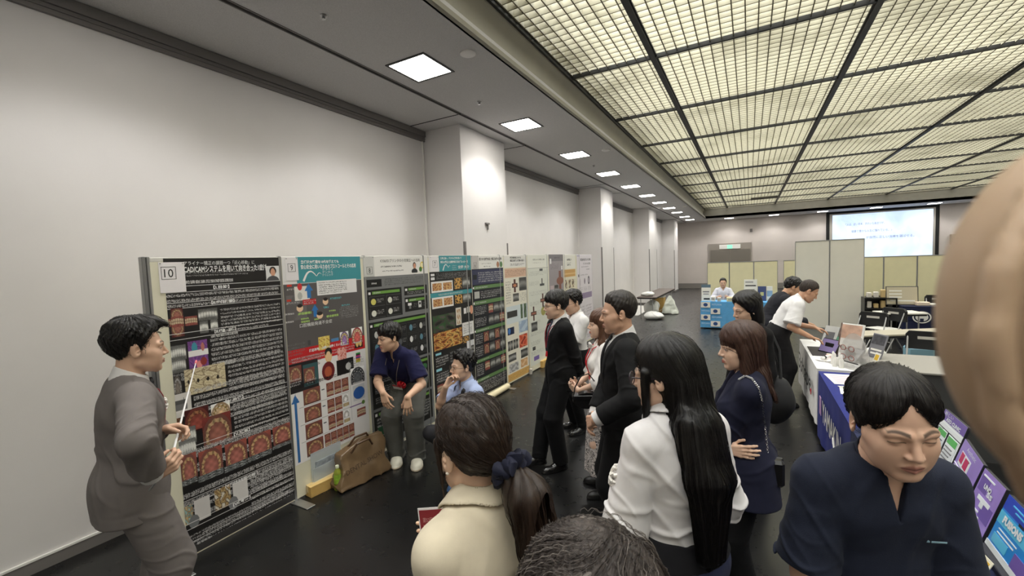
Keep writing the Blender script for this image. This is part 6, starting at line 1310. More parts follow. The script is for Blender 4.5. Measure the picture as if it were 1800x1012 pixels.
o = MB().box((-4.15, 14.9, 0), (-3.35, 18.0, .008)).build('floor_sheet', mat('sheet_white', (232, 230, 224), .6)); tag(o, 'white sheet laid on the floor along the left wall', 'sheet')
# ---- a hand held up close to the lens, cut by the right edge
def nh(px, py, d_): return np.array(EYE + (_r2 * ((px - 900) / F_PX) - _u2 * ((py - 506) / F_PX) + _fw) * d_)
wr = nh(2230, 1080, .090); up_ = unit(nh(2420, 60, .086) - wr); hp = hand_prims(wr, up_, np.array(_fw), -1, .92, (.9, 1.2, .8), .03, .3)
c1 = nh(2008, 560, .070)
def handd(P):
    d = hand_sdf(P, hp); R_ = np.stack([np.array(_r2), np.array(_u2), np.array(_fw)], 1).astype(f32)
    d = smin(d, dell(P, c1, (.0298, .0335, .017), R_), .012)
    rid = None
    e = [nh(1830, 330, .0585), nh(1765, 470, .0560), nh(1742, 600, .0555), nh(1765, 740, .0560), nh(1830, 880, .0585)]
    for i in range(4): q = dcone(P, e[i], e[i + 1], .0022, .0022); rid = q if rid is None else np.minimum(rid, q)
    d = smin(d, rid, .006)
    el_ = nh(2350, 1900, .20); return smin(d, dcone(P, wr, el_, .026, .036), .02)
pts = [c1, wr, nh(2350, 1900, .20), nh(2010, 60, .078)]; lo = np.min(pts, 0) - .08; hi = np.max(pts, 0) + .08
V, F = polygonize(handd, lo, hi, .0035, [(c1 - .05, c1 + .05, .0018)]); c_ = V.mean(0)
o = mesh_np('raised_hand', V - c_, F, SKIN, None, np.tile(np.array(srgb((180, 152, 124))), (len(V), 1)) * (1 + .05 * wob(V.astype(f32), 120, 2)[:, None])); o.location = c_; tag(o, 'out-of-focus hand held up very close, cut off by the right edge', 'hand')
# ================================================================== THE PEOPLE IN THE HALL
def at(px, py, depth):
    """world point that deep along the line of sight of a pixel"""
    return np.array(EYE + (_r2 * ((px - 900) / F_PX) - _u2 * ((py - 506) / F_PX) + _fw) * depth)
def atz(px, py, z):
    d = _r2 * ((px - 900) / F_PX) - _u2 * ((py - 506) / F_PX) + _fw; return np.array(EYE + d * ((z - EYE.z) / d.z))
def atX(px, py, X):
    d = _r2 * ((px - 900) / F_PX) - _u2 * ((py - 506) / F_PX) + _fw; return np.array(EYE + d * (X / d.x))
def sight_rz(q, rel): return math.atan2(-q[0], q[1]) + math.radians(rel)     # 0 = turned away, +90 = facing image left
def stand(px, py, depth, rel, h=None, **k):
    q = at(px, py, depth); rz = sight_rz(q, rel); f = np.array([-math.sin(rz), math.cos(rz)])
    return Person((q[0] - f[0] * .03, q[1] - f[1] * .03, 0), rz, h or q[2], **k)
BLK = (22, 20, 19)
SHOE_B = mat('shoe_black_leather', (24, 23, 23), .25, coat=.4); SOLE_D = mat('sole_dark', (30, 28, 26), .6)
SUIT_B = cloth('black_suit', (12, 12, 14), .75, var=.08); SHIRT_W = cloth('white_shirt', (226, 224, 224), .8, bump=.15)
HAIR_B = hairmat('black', (20, 17, 16)); FRAME_D = mat('glasses_dark_frame', (26, 24, 24), .3)
RED = mat('ribbon_red', (206, 32, 44), .5); RIBW = mat('ribbon_white', (236, 232, 226), .6); METAL = mat('chrome', (190, 190, 190), .2, metal=1.0)
ONLY = ''
def want(n): return not ONLY or n in ONLY.split(',')
def suit(p, m_, shirt, tie, hem=-.17, belly=0.0, amp=.009, seed=1):
    p.part('jacket', lambda P: p.top(P, inf=.024, hem=hem, sleeves=1.85, vcut=(.34, .085), lapel=.006, splitf=True, belly=belly, amp=amp, seed=seed), m_)
    def sh(P):
        Q = p.chestq(P); d = p.torso(P, .012, belly) ; d = smax(d, -p.neck_d(P, .006), .006)
        return np.maximum(d, np.maximum(np.abs(Q[:, 0]) - .11, np.maximum(-.20 - Q[:, 2], np.maximum(-Q[:, 1] - .02, Q[:, 2] - .215))))
    p.part('shirt', sh, shirt, p.chest - .26, p.chest + .28)
    p.part('collar', lambda P: p.collar(P, hgt=.045), shirt, p.neck - .14, p.neck + .14, .0035)
    if tie:
        t = p.ribbon_front('tie', tie, 0, .185 * p.k, -.16, .017, .034, .016 + belly)
        k_, R_ = p.on_chest(0, .19 * p.k, .018); q = p.part('tie_knot', lambda P: dell(P, k_, (.018, .014, .02), p.cR), tie, k_ - .04, k_ + .04, .0035)
        if q and t: q.parent = t
    for sd in 'rl':
        c = p.el[sd] + (p.wr[sd] - p.el[sd]) * .86; e = p.el[sd] + (p.wr[sd] - p.el[sd]) * 1.0; ax = unit(e - c)
        p.part('cuff', lambda P: np.maximum(dcone(P, c, e, .048 * p.k, .042 * p.k), (P - e.astype(f32)) @ ax), shirt, e - .09, e + .09, .004)
def leaf(p, m_, inf):
    """turned-down collar leaf lying on the shoulders"""
    def fn(P):
        nd = p.neck_d(P, 0); Q = (P - p.neck.astype(f32)) @ p.cR; lim = .052 + .018 * np.clip(Q[:, 1] / .08, -.6, 1)
        d = np.abs(p.torso(P, inf + .010) - .010 * np.clip(1 - nd / .05, 0, 1)) - .0028
        return smax(d, np.maximum(np.maximum(nd - lim, .006 - nd), np.maximum(np.abs(Q[:, 2]) - .12, .02 - np.abs(Q[:, 0]) - .4 * np.clip(.09 - Q[:, 1], 0, .2))), .003)
    return p.part('collar_leaf', fn, m_, p.neck - .19, p.neck + .19, .0032)
def lanyard(p, m_, drop=-.10, inf=.02, w=.005, tagm=None, tagsize=(.045, .032), label=None):
    """ribbon round the neck down to a badge on the chest"""
    b = MB(); zs = np.linspace(.19 * p.k, drop, 14); side = []
    for sg in (1, -1):
        pts = [tuple(p.neck + p.cR @ np.array([sg * .062 * p.k, -.03, .0])), tuple(p.neck + p.cR @ np.array([sg * .068 * p.k, .01, -.005]))]
        for i, z in enumerate(zs[2:]):
            x = sg * (.062 * p.k * (1 - i / 11.0) + .006); q, R_ = p.on_chest(x, z, inf); pts.append(tuple(q))
        b.tube(pts, w, 6)
    o = b.build('lanyard', m_, p.o, smooth=True)
    q, R_ = p.on_chest(0, drop - tagsize[1], inf + .004)
    if tagm:
        M_ = Matrix([[*R_[0], q[0]], [*R_[1], q[1]], [*R_[2], q[2]], [0, 0, 0, 1]])
        MB().box((-tagsize[0], -.002, -tagsize[1]), (tagsize[0], .003, tagsize[1]), M_).build('name_badge', tagm, o)
        MB().box((-tagsize[0], -.0025, tagsize[1] * .45), (tagsize[0], .0036, tagsize[1]), M_).build('badge_band', RED, o)
    return q

# ---- the presenter in the grey suit
if want('1'):
    p = stand(222, 566, 2.15, -82, res=.0065, skin=(207, 165, 138)); k = p.k
    p.neck = np.array([0, .02, 1.425 * k]); p.chest = np.array([0, .01, 1.21 * k])
    p.head_y = math.radians(-4); p.head_p = math.radians(-3)
    p.arm = {'r': dict(to=p.L(268, 838, 1.99), pole=(1, -.15, -.7), palm=(-1, .1, .1), fwd=p.L(306, 812, 2.02) - p.L(268, 838, 1.99), curl=(.75, 1.0, .7), thumb=.85),
             'l': dict(to=p.L(272, 757, 2.20), pole=(-1, .2, -.6), palm=(.7, .0, -.7), fwd=p.L(312, 752, 2.26) - p.L(272, 757, 2.20), curl=(.55, .8, .6), thumb=.8)}
    p.leg = {'r': dict(to=(.09, .02, .085 * k)), 'l': dict(to=(-.10, .03, .085 * k))}
    p.finish_pose()
    p.make_body('person', 'man in a grey suit pointing a stick at the black poster, standing by the wall', eyes=.8, handres=.0035, hres=.0032, lip=(176, 112, 98))
    G = cloth('grey_suit', (116, 110, 108), .85, var=.05)
    suit(p, G, SHIRT_W, mat('tie_dark', (40, 40, 46), .6), hem=-.165, amp=.0105, seed=11)
    p.part('trousers', lambda P: p.trousers(P, .024, wide=.012, amp=.010), G)
    p.shoes(SHOE_B)
    p.hair(lambda Q: smin(hair_base(Q, 'short', .009, .022, seed=4, rough=.0050), dcone(Q, A(-.02, .05, .115), A(.0, .105, .10), .028, .014) + .004 * wob(Q, 90, 3), .03) if True else 0, HAIR_B, res=.0032, strands=420, flow=lambda Q: np.stack([Q[:, 0] * 1.5, .6 + 0 * Q[:, 1], -.5 + 0 * Q[:, 2]], 1).astype(f32), steps=9, step=.006, rad=.0011, lift=.003)
    q = lanyard(p, mat('cord_red', (150, 40, 48), .6), drop=-.05, inf=.024)
    r_, R_ = p.on_chest(-.10, .02, .03); fl = rosette('rosette', r_ + R_ @ np.array([0, .015, .02]), R_[:, 1], .036, RIBW, p.o, 3)
    b = MB()
    for dx in (-.012, .014): b.tube([r_ + R_ @ np.array([dx * .3, .02, 0]), r_ + R_ @ np.array([dx, .022, -.06]), r_ + R_ @ np.array([dx * 1.6, .02, -.12])], [.008, .009, .007], 5)
    b.build('rosette_ribbon', RED, fl)
    # pointer stick held in both hands
    tip = atX(345, 634, -3.405); tail = at(262, 862, 2.03); mid = at(303, 800, 2.08)
    b = MB(); b.tube([tuple(mid), tuple(mid * .3 + tip * .7), tuple(tip)], [.0055, .004, .003], 8)
    o = empty('pointer_stick', (0, 0, 0), label='thin white pointer stick with black grip held by the man in grey', cat='pointer')
    o.location = tuple(mid); 
    def rel_(b_): b_.v = [v - mid for v in b_.v]; return b_
    rel_(b).build('shaft', mat('stick_white', (232, 232, 232), .35), o, smooth=True)
    rel_(MB().tube([tuple(mid), tuple(at(291, 826, 2.03))], .0085, 10)).build('grip', mat('grip_black', (20, 20, 20), .5), o, smooth=True)
    rel_(MB().tube([tuple(at(291, 826, 2.03)), tuple(tail)], .004, 8)).build('tail', M_alu, o, smooth=True)
    rel_(MB().tube([tuple(tip * .96 + mid * .04), tuple(tip)], .007, 10)).build('tip', mat('tip_pink', (236, 130, 140), .4), o, smooth=True)
# ---- the man in the navy polo, hands on his knees
if want('2'):
    q = at(713, 800, 4.30); p = Person((q[0], q[1], 0), sight_rz(q, 158), 1.72, res=.007, skin=(207, 165, 135)); k = p.k
    p.pel = p.L(720, 660, 4.58); p.chest = p.L(705, 645, 4.42); p.neck = p.L(694, 616, 4.26)
    p.head_y = math.radians(-42); p.head_p = math.radians(-6); p.sh_yaw = math.radians(-12)
    p.arm = {'r': dict(to=p.L(673, 690, 4.00), pole=(.5, -.3, -.6), fwd=p.L(682, 720, 4.0) - p.L(673, 690, 4.0), palm=(-.2, -1, -.3), curl=(.2, .3, .3), spread=.2),
             'l': dict(to=p.L(716, 698, 3.96), pole=(-.5, -.3, -.6), fwd=p.L(717, 725, 3.95) - p.L(716, 698, 3.96), palm=(.2, -1, -.3), curl=(.2, .3, .3), spread=.2)}
    a1 = p.L(697, 788, 4.42); a2 = p.L(733, 792, 4.36); a1[2] = a2[2] = .085
    p.leg = {'r': dict(to=a1, pole=(.1, 1, .1)), 'l': dict(to=a2, pole=(-.1, 1, .1))}
    p.foot = {}; p.finish_pose(); p.foot = {'r': unit(p.L(692, 812, 4.1) * [1, 1, 0] - a1 * [1, 1, 0]), 'l': unit(p.L(728, 820, 4.0) * [1, 1, 0] - a2 * [1, 1, 0])}
    p.make_body('person', 'man in a navy polo shirt leaning forward with hands on his knees', eyes=.8, handres=.0045, hres=.004)
    p.part('polo_shirt', lambda P: p.top(P, inf=.022, sleeves=.86, hem=.02, loose=.016, vcut=(.06, .014), amp=.010, seed=21), cloth('navy_polo', (29, 30, 66), .85))
    p.part('collar', lambda P: p.collar(P, hgt=.04, off=.016), cloth('navy_polo', (29, 30, 66)), p.neck - .14, p.neck + .14, .004)
    p.part('trousers', lambda P: p.trousers(P, .022, wide=.024, amp=.009, cuff=-.03), cloth('grey_chino', (92, 92, 88), .85))
    p.shoes(mat('sneaker_white', (222, 218, 202), .6), mat('sneaker_sole', (205, 190, 165), .6), chunky=.012)
    p.hair(lambda Q: hair_base(Q, 'bowl', .016, .010, seed=5, rough=.004), HAIR_B, res=.0045)
    q = lanyard(p, mat('cord_grey', (110, 104, 100), .6), drop=-.10, inf=.066, w=.003, tagm=mat('badge_white', (230, 225, 218), .4), tagsize=(.05, .03))
    r_, R_ = p.on_chest(-.045, -.10, .036); rosette('rosette', r_, R_[:, 1], .042, RED, p.o, 5)
# ---- the man crouching in the pale blue shirt
if want('3'):
    q = at(822, 640, 4.07); rz = sight_rz(q, 118); p = Person((q[0], q[1], 0), rz, 1.70, res=.007, skin=(215, 175, 147)); k = p.k
    p.pel = np.array([0, -.08, .40]); p.chest = np.array([0, .0, .67]); p.neck = np.array([0, .02, .885])
    p.head_y = math.radians(-14 + 8); p.head_p = math.radians(2)
    hand = p.L(793, 664, 3.98)
    p.arm = {'r': dict(to=p.L(783, 680, 3.92), pole=(.5, .3, -1), fwd=p.L(796, 655, 3.97) - p.L(783, 680, 3.92), palm=(-.6, -.6, .2), curl=(.6, .7, .5), thumb=.6),
             'l': dict(to=(-.10, .16, .44), pole=(-.6, -.6, -.3), fwd=(.3, .6, -.6), palm=(0, -.3, -1))}
    p.leg = {'r': dict(to=(.14, .02, .085), pole=(.5, 1, .5)), 'l': dict(to=(-.16, .16, .085), pole=(-.5, 1, .6))}
    p.finish_pose()
    p.make_body('person', 'man in a pale blue shirt and glasses crouching with a hand at his chin', eyes=.8, handres=.004, hres=.004)
    BL = cloth('pale_blue_shirt', (172, 186, 222), .85)
    p.part('shirt', lambda P: p.top(P, inf=.02, sleeves=.9, hem=-.02, loose=.016, vcut=(.07, .03), amp=.010, seed=31), BL)
    p.part('collar', lambda P: p.collar(P, hgt=.045, off=.014), BL, p.neck - .14, p.neck + .14, .004)
    p.part('trousers', lambda P: p.trousers(P, .018, amp=.009), cloth('charcoal', (48, 48, 52)))
    p.shoes(mat('shoe_blue_pattern', (58, 84, 120), .5, var=.6, vscale=160))
    p.hair(lambda Q: hair_base(Q, 'short', .016, .020, seed=8, rough=.006), HAIR_B, res=.004)
    p.glasses(mat('glasses_bronze', (92, 70, 52), .3, metal=.6), r=.020, th=.0016)
    b = MB()
    for sg in (1, -1):
        pts = [tuple(p.neck + p.cR @ np.array([sg * .03, -.075, .025])), tuple(p.neck + p.cR @ np.array([sg * .075, -.03, .02]))] + [tuple(p.on_chest(sg * (.085 - .02 * i / 8), .17 - .04 * i, .028)[0]) for i in range(9)]
        for i in range(len(pts) - 1):
            a_, c_ = Vector(pts[i]), Vector(pts[i + 1]); n_ = (a_ + c_) / 2 - Vector(p.chest); d_ = (c_ - a_).normalized(); w_ = d_.cross(n_).normalized() * .017; t_ = d_.cross(w_).normalized() * .0022
            b.add([tuple(a_ + w_ + t_), tuple(a_ - w_ + t_), tuple(c_ - w_ + t_), tuple(c_ + w_ + t_), tuple(a_ + w_ - t_), tuple(a_ - w_ - t_), tuple(c_ - w_ - t_), tuple(c_ + w_ - t_)], [(0, 1, 2, 3), (4, 5, 6, 7), (0, 4, 7, 3), (1, 5, 6, 2)])
    b.build('camera_strap', mat('strap_black', (22, 22, 24), .7), p.o)
# ---- the woman in beige with a ponytail, foreground
if want('4'):
    p = stand(822, 692, 1.16, 38, fem=1.0, res=.005, skin=(225, 185, 153)); k = p.k
    p.neck = np.array([0, -.01, 1.40 * k]); p.head_y = math.radians(-8); p.head_p = math.radians(-8)
    p.arm = {'l': dict(to=(-.02, .25, 1.00), pole=(-.4, -.6, -.9), fwd=(.6, .8, .1), palm=(.9, -.2, .2), curl=(.5, .7, .5), thumb=.7), 'r': dict(to=(.12, .26, 1.08), pole=(.6, -.5, -.6), fwd=(-.4, 1, .1), palm=(-.8, 0, .4))}
    p.finish_pose()
    p.make_body('person', 'woman in a beige blouse with a dark ponytail seen from behind', eyes=.7, handres=.004, hres=.0028, lip=(190, 100, 96))
    BG = cloth('beige_blouse', (220, 208, 184), .9, bump=.2)
    p.part('blouse', lambda P: p.top(P, inf=.020, sleeves=1.9, hem=-.10, loose=.02, amp=.009, seed=41, neckhole=.020, flare=.01), BG)
    p.part('collar', lambda P: p.collar(P, hgt=.035, off=.018, th=.004, lean=.25, gap=.03), BG, p.neck - .15, p.neck + .15, .003); leaf(p, BG, .020)
    p.part('trousers', lambda P: p.trousers(P, .02, wide=.02), cloth('dark_brown', (52, 46, 42))); p.shoes(SHOE_B)
    HBR = hairmat('dark_brown', (46, 33, 25), .34)
    tie_q = A(.030, -.118, -.030)
    def hr(Q):
        d = hair_base(Q, 'tied', .017, .012, seed=9, rough=.0016)
        d = smin(d, dcone(Q, A(.0, -.07, .01), tie_q, .06, .024), .03)
        pony = dcone(Q, tie_q, A(.045, -.165, -.10), .028, .052); pony = smin(pony, dcone(Q, A(.045, -.165, -.10), A(.055, -.185, -.22), .053, .050), .02); pony = smin(pony, dcone(Q, A(.055, -.185, -.22), A(.050, -.190, -.38), .050, .014), .02)
        pony = pony + .0022 * np.sin(np.arctan2(Q[:, 0] - .045, Q[:, 1] + .14) * 11 + Q[:, 2] * 22) + .002 * wob(Q * A(1, 1, .25), 110, 5)
        d = smin(d, pony, .008)
        sd = dcone(np.stack([np.abs(Q[:, 0] + .002), Q[:, 1], Q[:, 2]], 1), A(.074, .052, .03), A(.074, .040, -.115), .010, .003)
        return smin(d, sd + .0015 * wob(Q, 130, 4), .012)
    def fl4(Q):
        v = np.where((Q[:, 2] < -.035)[:, None] & (Q[:, 1] < -.10)[:, None], A(.05, .05, -1)[None, :], tie_q[None, :] - Q); return v.astype(f32)
    p.hair(hr, HBR, res=.0028, pad=.24, down=.28, strands=900, flow=fl4, steps=20, step=.009, rad=.0007, lift=.0012)
    T = p.hw(tie_q + A(.002, -.006, -.004)); ax = Vector(p.HR @ A(.25, -.6, -.75)).normalized(); u_ = ax.orthogonal().normalized(); v_ = ax.cross(u_)
    b = MB(); rr = random.Random(4); pts = []
    for i in range(64):
        a = i / 64 * 2 * math.pi * 1; r_ = .036 + .007 * math.sin(a * 9) ; pts.append(tuple(Vector(T) + (u_ * math.cos(a) + v_ * math.sin(a)) * r_ + ax * (.010 * math.sin(a * 13 + 1))))
    b.tube(pts + pts[:1], [.017 + .005 * math.sin(i * 1.7) for i in range(65)], 9, cap=False)
    b.build('scrunchie', cloth('navy_scrunchie', (32, 34, 52), .7), p.o, smooth=True)
    e_ = p.hw((-.082, -.008, -.040)); MB().lathe([(.0005, -.005), (.0038, -.003), (.005, 0), (.0038, .003), (.0005, .005)], 12, Matrix.Translation(e_)).build('earring', mat('pearl', (240, 230, 215), .15), p.o, smooth=True)
    # booklet in her hands
    c = p.R @ p.L(768, 938, 1.30) + p.loc
    o = empty('booklet', tuple(c), label='dark red printed booklet held in front of the woman in beige', cat='booklet')
    Rr = np.array(_r2) ; n_ = Vector(EYE) - Vector(c); M_ = frame((0, 0, 0), Vector(_r2) * .94 + Vector(_u2) * .22 - Vector(_fw) * .25, (0.1, .25, 1))
    bk = MB(); xs = np.linspace(-.06, .15, 12); zc = lambda x: -.9 * (x - .03) ** 2
    for y0, y1, off, nm, m_ in ((-.15, .075, 0, 'cover', mat('booklet_white', (238, 234, 232), .5)), (-.148, .069, .0015, 'cover_print', mat('booklet_red', (140, 42, 48), .5))):
        g = MB(); x_ = xs if off == 0 else np.linspace(-.055, .148, 12)
        vs = [tuple(M_ @ Vector((x, y, zc(x) + off + t))) for t in (0, -.003 if off == 0 else -.0008) for x in x_ for y in (y0, y1)]; n2 = len(x_)
        fs = [(2 * i, 2 * i + 1, 2 * i + 3, 2 * i + 2) for i in range(n2 - 1)] + [(2 * n2 + 2 * i, 2 * n2 + 2 * i + 2, 2 * n2 + 2 * i + 3, 2 * n2 + 2 * i + 1) for i in range(n2 - 1)]
        fs += [(0, 1, 2 * n2 + 1, 2 * n2), (2 * n2 - 2, 4 * n2 - 2, 4 * n2 - 1, 2 * n2 - 1)] + [(2 * i, 2 * i + 2, 2 * n2 + 2 * i + 2, 2 * n2 + 2 * i) for i in range(n2 - 1)] + [(2 * i + 1, 2 * n2 + 2 * i + 1, 2 * n2 + 2 * i + 3, 2 * i + 3) for i in range(n2 - 1)]
        g.add(vs, fs).build(nm, m_, o)
    PK = mat('booklet_pink_ink', (226, 170, 165), .6)
    for tx, x, y, hh, ww in (('第52回', -.043, .034, .014, .036), ('日本臨床歯科CADCAM', -.043, .012, .016, .15), ('The 52nd Annual Meeting', .0, .045, .005, .075), ('of Clinical CAD CAM', .0, .036, .005, .07)):
        v, f = text_mesh(tx, .02, width=ww, height=hh); me = bpy.data.meshes.new('cover_text'); me.from_pydata([tuple(M_ @ Vector((q[0] + x, q[1] + y, zc(q[0] + x) + .0024))) for q in v], [], f); me.materials.append(PK); link('cover_text', me, o)
# ---- black suit with glasses, hands behind his back
if want('5'):
    p = stand(975, 512, 4.15, 108, res=.007, skin=(215, 175, 148)); k = p.k
    p.head_y = math.radians(-6); p.head_p = math.radians(-4)
    p.arm = {'r': dict(to=(.06, -.17, .86), pole=(1, -.6, .1), fwd=(-.6, -.2, -.6), palm=(.2, -1, 0)), 'l': dict(to=(-.07, -.17, .85), pole=(-1, -.6, .1), fwd=(.5, -.2, -.8), palm=(-.2, -1, 0), curl=(.6, .8, .6))}
    a1 = p.L(985, 795, 4.1); a2 = p.L(947, 790, 4.2)
    p.leg = {'l': dict(to=(*a1[:2], .085)), 'r': dict(to=(*a2[:2], .085))} if a1[0] < a2[0] else {'r': dict(to=(*a1[:2], .085)), 'l': dict(to=(*a2[:2], .085))}
    p.finish_pose()
    p.make_body('person', 'man in a black suit and glasses standing with his hands behind his back', eyes=.8, handres=.005, hres=.004)
    suit(p, SUIT_B, SHIRT_W, mat('tie_plaid', (52, 54, 74), .6, var=.6, vscale=60), seed=51)
    p.part('trousers', lambda P: p.trousers(P, .022, wide=.012), SUIT_B); p.shoes(SHOE_B)
    p.hair(lambda Q: hair_base(Q, 'bowl', .016, .010, seed=12, rough=.003), HAIR_B, res=.0045)
    p.glasses(mat('glasses_thin', (70, 60, 56), .3, metal=.5), r=.018)
    lanyard(p, mat('cord_red', (150, 40, 48), .6), drop=-.06, inf=.028, w=.004)
    r_, R_ = p.on_chest(-.03, -.09, .03); MB().tube([r_, r_ + R_ @ np.array([0, .004, -.05])], [.010, .011], 6).build('red_ribbon', RED, p.o)
    c = p.R @ (p.wr['l'] + unit(p.hand['l'][1][1] - p.wr['l']) * .10 + np.array([0, -.02, -.01])) + p.loc
    M_ = Matrix.Translation(c) @ Matrix.Rotation(p.rz + .3, 4, 'Z') @ Matrix.Rotation(.3, 4, 'Y')
    o = MB().box((-.036, -.005, -.072), (.036, .005, .072), bev=.004).build('smartphone', [mat('phone_gold', (214, 190, 160), .3)]); o.matrix_world = M_; tag(o, 'pale smartphone held behind the back of the man with glasses in black', 'phone')
    MB().box((-.033, .0048, -.068), (.033, .0056, .068)).build('phone_screen', mat('phone_glass', (30, 30, 34), .1), o)
# ---- white shirt behind him
if want('6'):
    p = stand(1006, 510, 4.95, 118, h=1.64, res=.008, skin=(210, 168, 140)); k = p.k
    p.head_y = math.radians(0); p.head_p = math.radians(-12)
    p.arm = {'r': dict(to=(-.10, .22, 1.10 * k), pole=(1, -.2, -.8), fwd=(-1, .2, .1), palm=(0, -1, 0)), 'l': dict(to=(.06, .24, 1.07 * k), pole=(-1, -.2, -.8), fwd=(1, .1, .2), palm=(0, -1, 0))}
    p.finish_pose()
    p.make_body('person', 'man in a white shirt and glasses with folded arms, half hidden behind the black suit', eyes=.7, hres=.005)
    p.part('shirt', lambda P: p.top(P, inf=.02, sleeves=.95, hem=.06, loose=.02, vcut=(.08, .03), amp=.010, seed=61), SHIRT_W)
    p.part('collar', lambda P: p.collar(P, hgt=.045, off=.014), SHIRT_W, p.neck - .14, p.neck + .14, .0045)
    p.part('trousers', lambda P: p.trousers(P, .018), SUIT_B); p.shoes(SHOE_B)
    p.hair(lambda Q: hair_base(Q, 'short', .014, .016, seed=14, rough=.005), HAIR_B, res=.005)
    p.glasses(FRAME_D, r=.018, th=.0018)
# ---- woman in a white blouse and patterned skirt
if want('7'):
    p = stand(1052, 545, 3.62, 98, fem=1.0, res=.0065, skin=(228, 189, 163)); k = p.k
    p.head_y = math.radians(0); p.head_p = math.radians(2)
    p.arm = {'r': dict(to=(.05, .22, 1.0 * k), pole=(1, -.6, -.6), fwd=(-.6, .6, .3), palm=(-.5, -.5, .2)), 'l': dict(to=(-.08, .22, .98 * k), pole=(-1, -.6, -.6), fwd=(.6, .6, .1), palm=(.5, -.5, .2))}
    p.finish_pose()
    p.make_body('person', 'woman in a white blouse and black patterned skirt with long brown hair', eyes=.8, hres=.004, lip=(196, 96, 92))
    WB = cloth('white_blouse', (232, 228, 224), .85)
    p.part('blouse', lambda P: p.top(P, inf=.018, sleeves=1.25, hem=.03, loose=.03, vcut=(.08, .04), amp=.009, seed=71), WB)
    b = MB(); q0, R_ = p.on_chest(0, .15 * k, .02)
    for sg in (1, -1):
        b.tube([q0, q0 + R_ @ np.array([sg * .05, .02, .015]), q0 + R_ @ np.array([sg * .06, .015, -.02]), q0], [.006, .014, .014, .005], 6); b.tube([q0, q0 + R_ @ np.array([sg * .02, .012, -.08]), q0 + R_ @ np.array([sg * .03, .015, -.17])], [.006, .012, .016], 6)
    b.build('neck_bow', WB, p.o, smooth=True)
    MS = bpy.data.materials.new('cloth_patterned_skirt'); MS.use_nodes = True; nt = MS.node_tree; N = nt.nodes; Lk = nt.links; tc = N.new('ShaderNodeTexCoord'); nz = N.new('ShaderNodeTexNoise'); nz.inputs['Scale'].default_value = 13; nz.inputs['Detail'].default_value = 1.5; nz.inputs['Distortion'].default_value = 2.2
    rp = N.new('ShaderNodeValToRGB'); rp.color_ramp.interpolation = 'CONSTANT'; e_ = rp.color_ramp.elements; e_[0].color = (*srgb((206, 198, 194)), 1); e_[1].position = .44; e_[1].color = (*srgb((34, 30, 32)), 1)
    for ps, cc in ((.50, (206, 198, 194)), (.56, (40, 36, 38)), (.60, (210, 202, 198))): q = e_.new(ps); q.color = (*srgb(cc), 1)
    Lk.new(tc.outputs['Object'], nz.inputs[0]); Lk.new(nz.outputs['Fac'], rp.inputs[0]); Lk.new(rp.outputs[0], N['Principled BSDF'].inputs['Base Color']); N['Principled BSDF'].inputs['Roughness'].default_value = .9
    def skirt(P):
        z = P[:, 2]; t = np.clip((p.pel[2] + .12 - z) / .8, 0, 1); a = np.arctan2(P[:, 0], P[:, 1]); r = .125 + .07 * np.sqrt(t) + .03 * t + .012 * t * np.sin(a * 9 + 3 * t) ; d = (np.sqrt((P[:, 0] / 1.05) ** 2 + ((P[:, 1] + .01) / .85) ** 2) - r) * .75
        return smax(d, np.maximum(z - p.pel[2] - .13, .20 - z), .006)
    p.part('skirt', skirt, MS); p.shoes(mat('sandal_black', (20, 19, 19), .4))
    HB2 = hairmat('brown', (86, 58, 42), .35)
    def hr(Q):
        d = hair_base(Q, 'bangs', .015, .012, seed=3, rough=.0018); q = np.stack([np.abs(Q[:, 0]), Q[:, 1], Q[:, 2]], 1)
        w_ = dcone(q, A(.062, -.01, .0), A(.080, .0, -.16), .035, .030); w_ = smin(w_, dcone(q, A(.080, .0, -.16), A(.085, .03, -.34), .030, .012), .03); w_ = smin(w_, dcone(Q, A(0, -.06, 0), A(0, -.08, -.26), .065, .035), .05)
        return smin(d, w_ + .004 * np.sin(Q[:, 0] * 170 + Q[:, 2] * 14) + .003 * wob(Q * A(1, 1, .3), 60, 2), .02)
    p.hair(hr, HB2, res=.0042, down=.34)
    lanyard(p, RED, drop=-.12, inf=.03, w=.004, tagm=mat('badge_white', (230, 225, 218), .4), tagsize=(.035, .05))
    # small black handbag
    c = p.R @ p.L(1031, 700, 3.42) + p.loc; o = empty('handbag', tuple(c), p.rz, label='small rounded black leather handbag carried by the woman in the patterned skirt', cat='bag'); LB = mat('leather_black', (20, 19, 20), .35)
    MB().prism([(.11 * math.cos(a), .075 * math.sin(a) - (0 if math.sin(a) < 0 else .02)) for a in np.linspace(0, 2 * math.pi, 25)[:-1]], 0, -.035, .035).build('bag_body', LB, o, smooth=True)
    MB().box((-.04, -.112, -.005), (.04, .112, .04), bev=.01).build('flap', LB, o); MB().box((.036, -.012, -.012), (.046, .012, .012), bev=.003).build('clasp', mat('gold', (200, 160, 80), .25, metal=1), o)
    MB().tube([(0, -.10, .03), (0, -.08, .12), (0, -.02, .20), (0, .04, .18), (0, .09, .09), (0, .10, .03)], .005, 6).build('strap', LB, o, smooth=True)
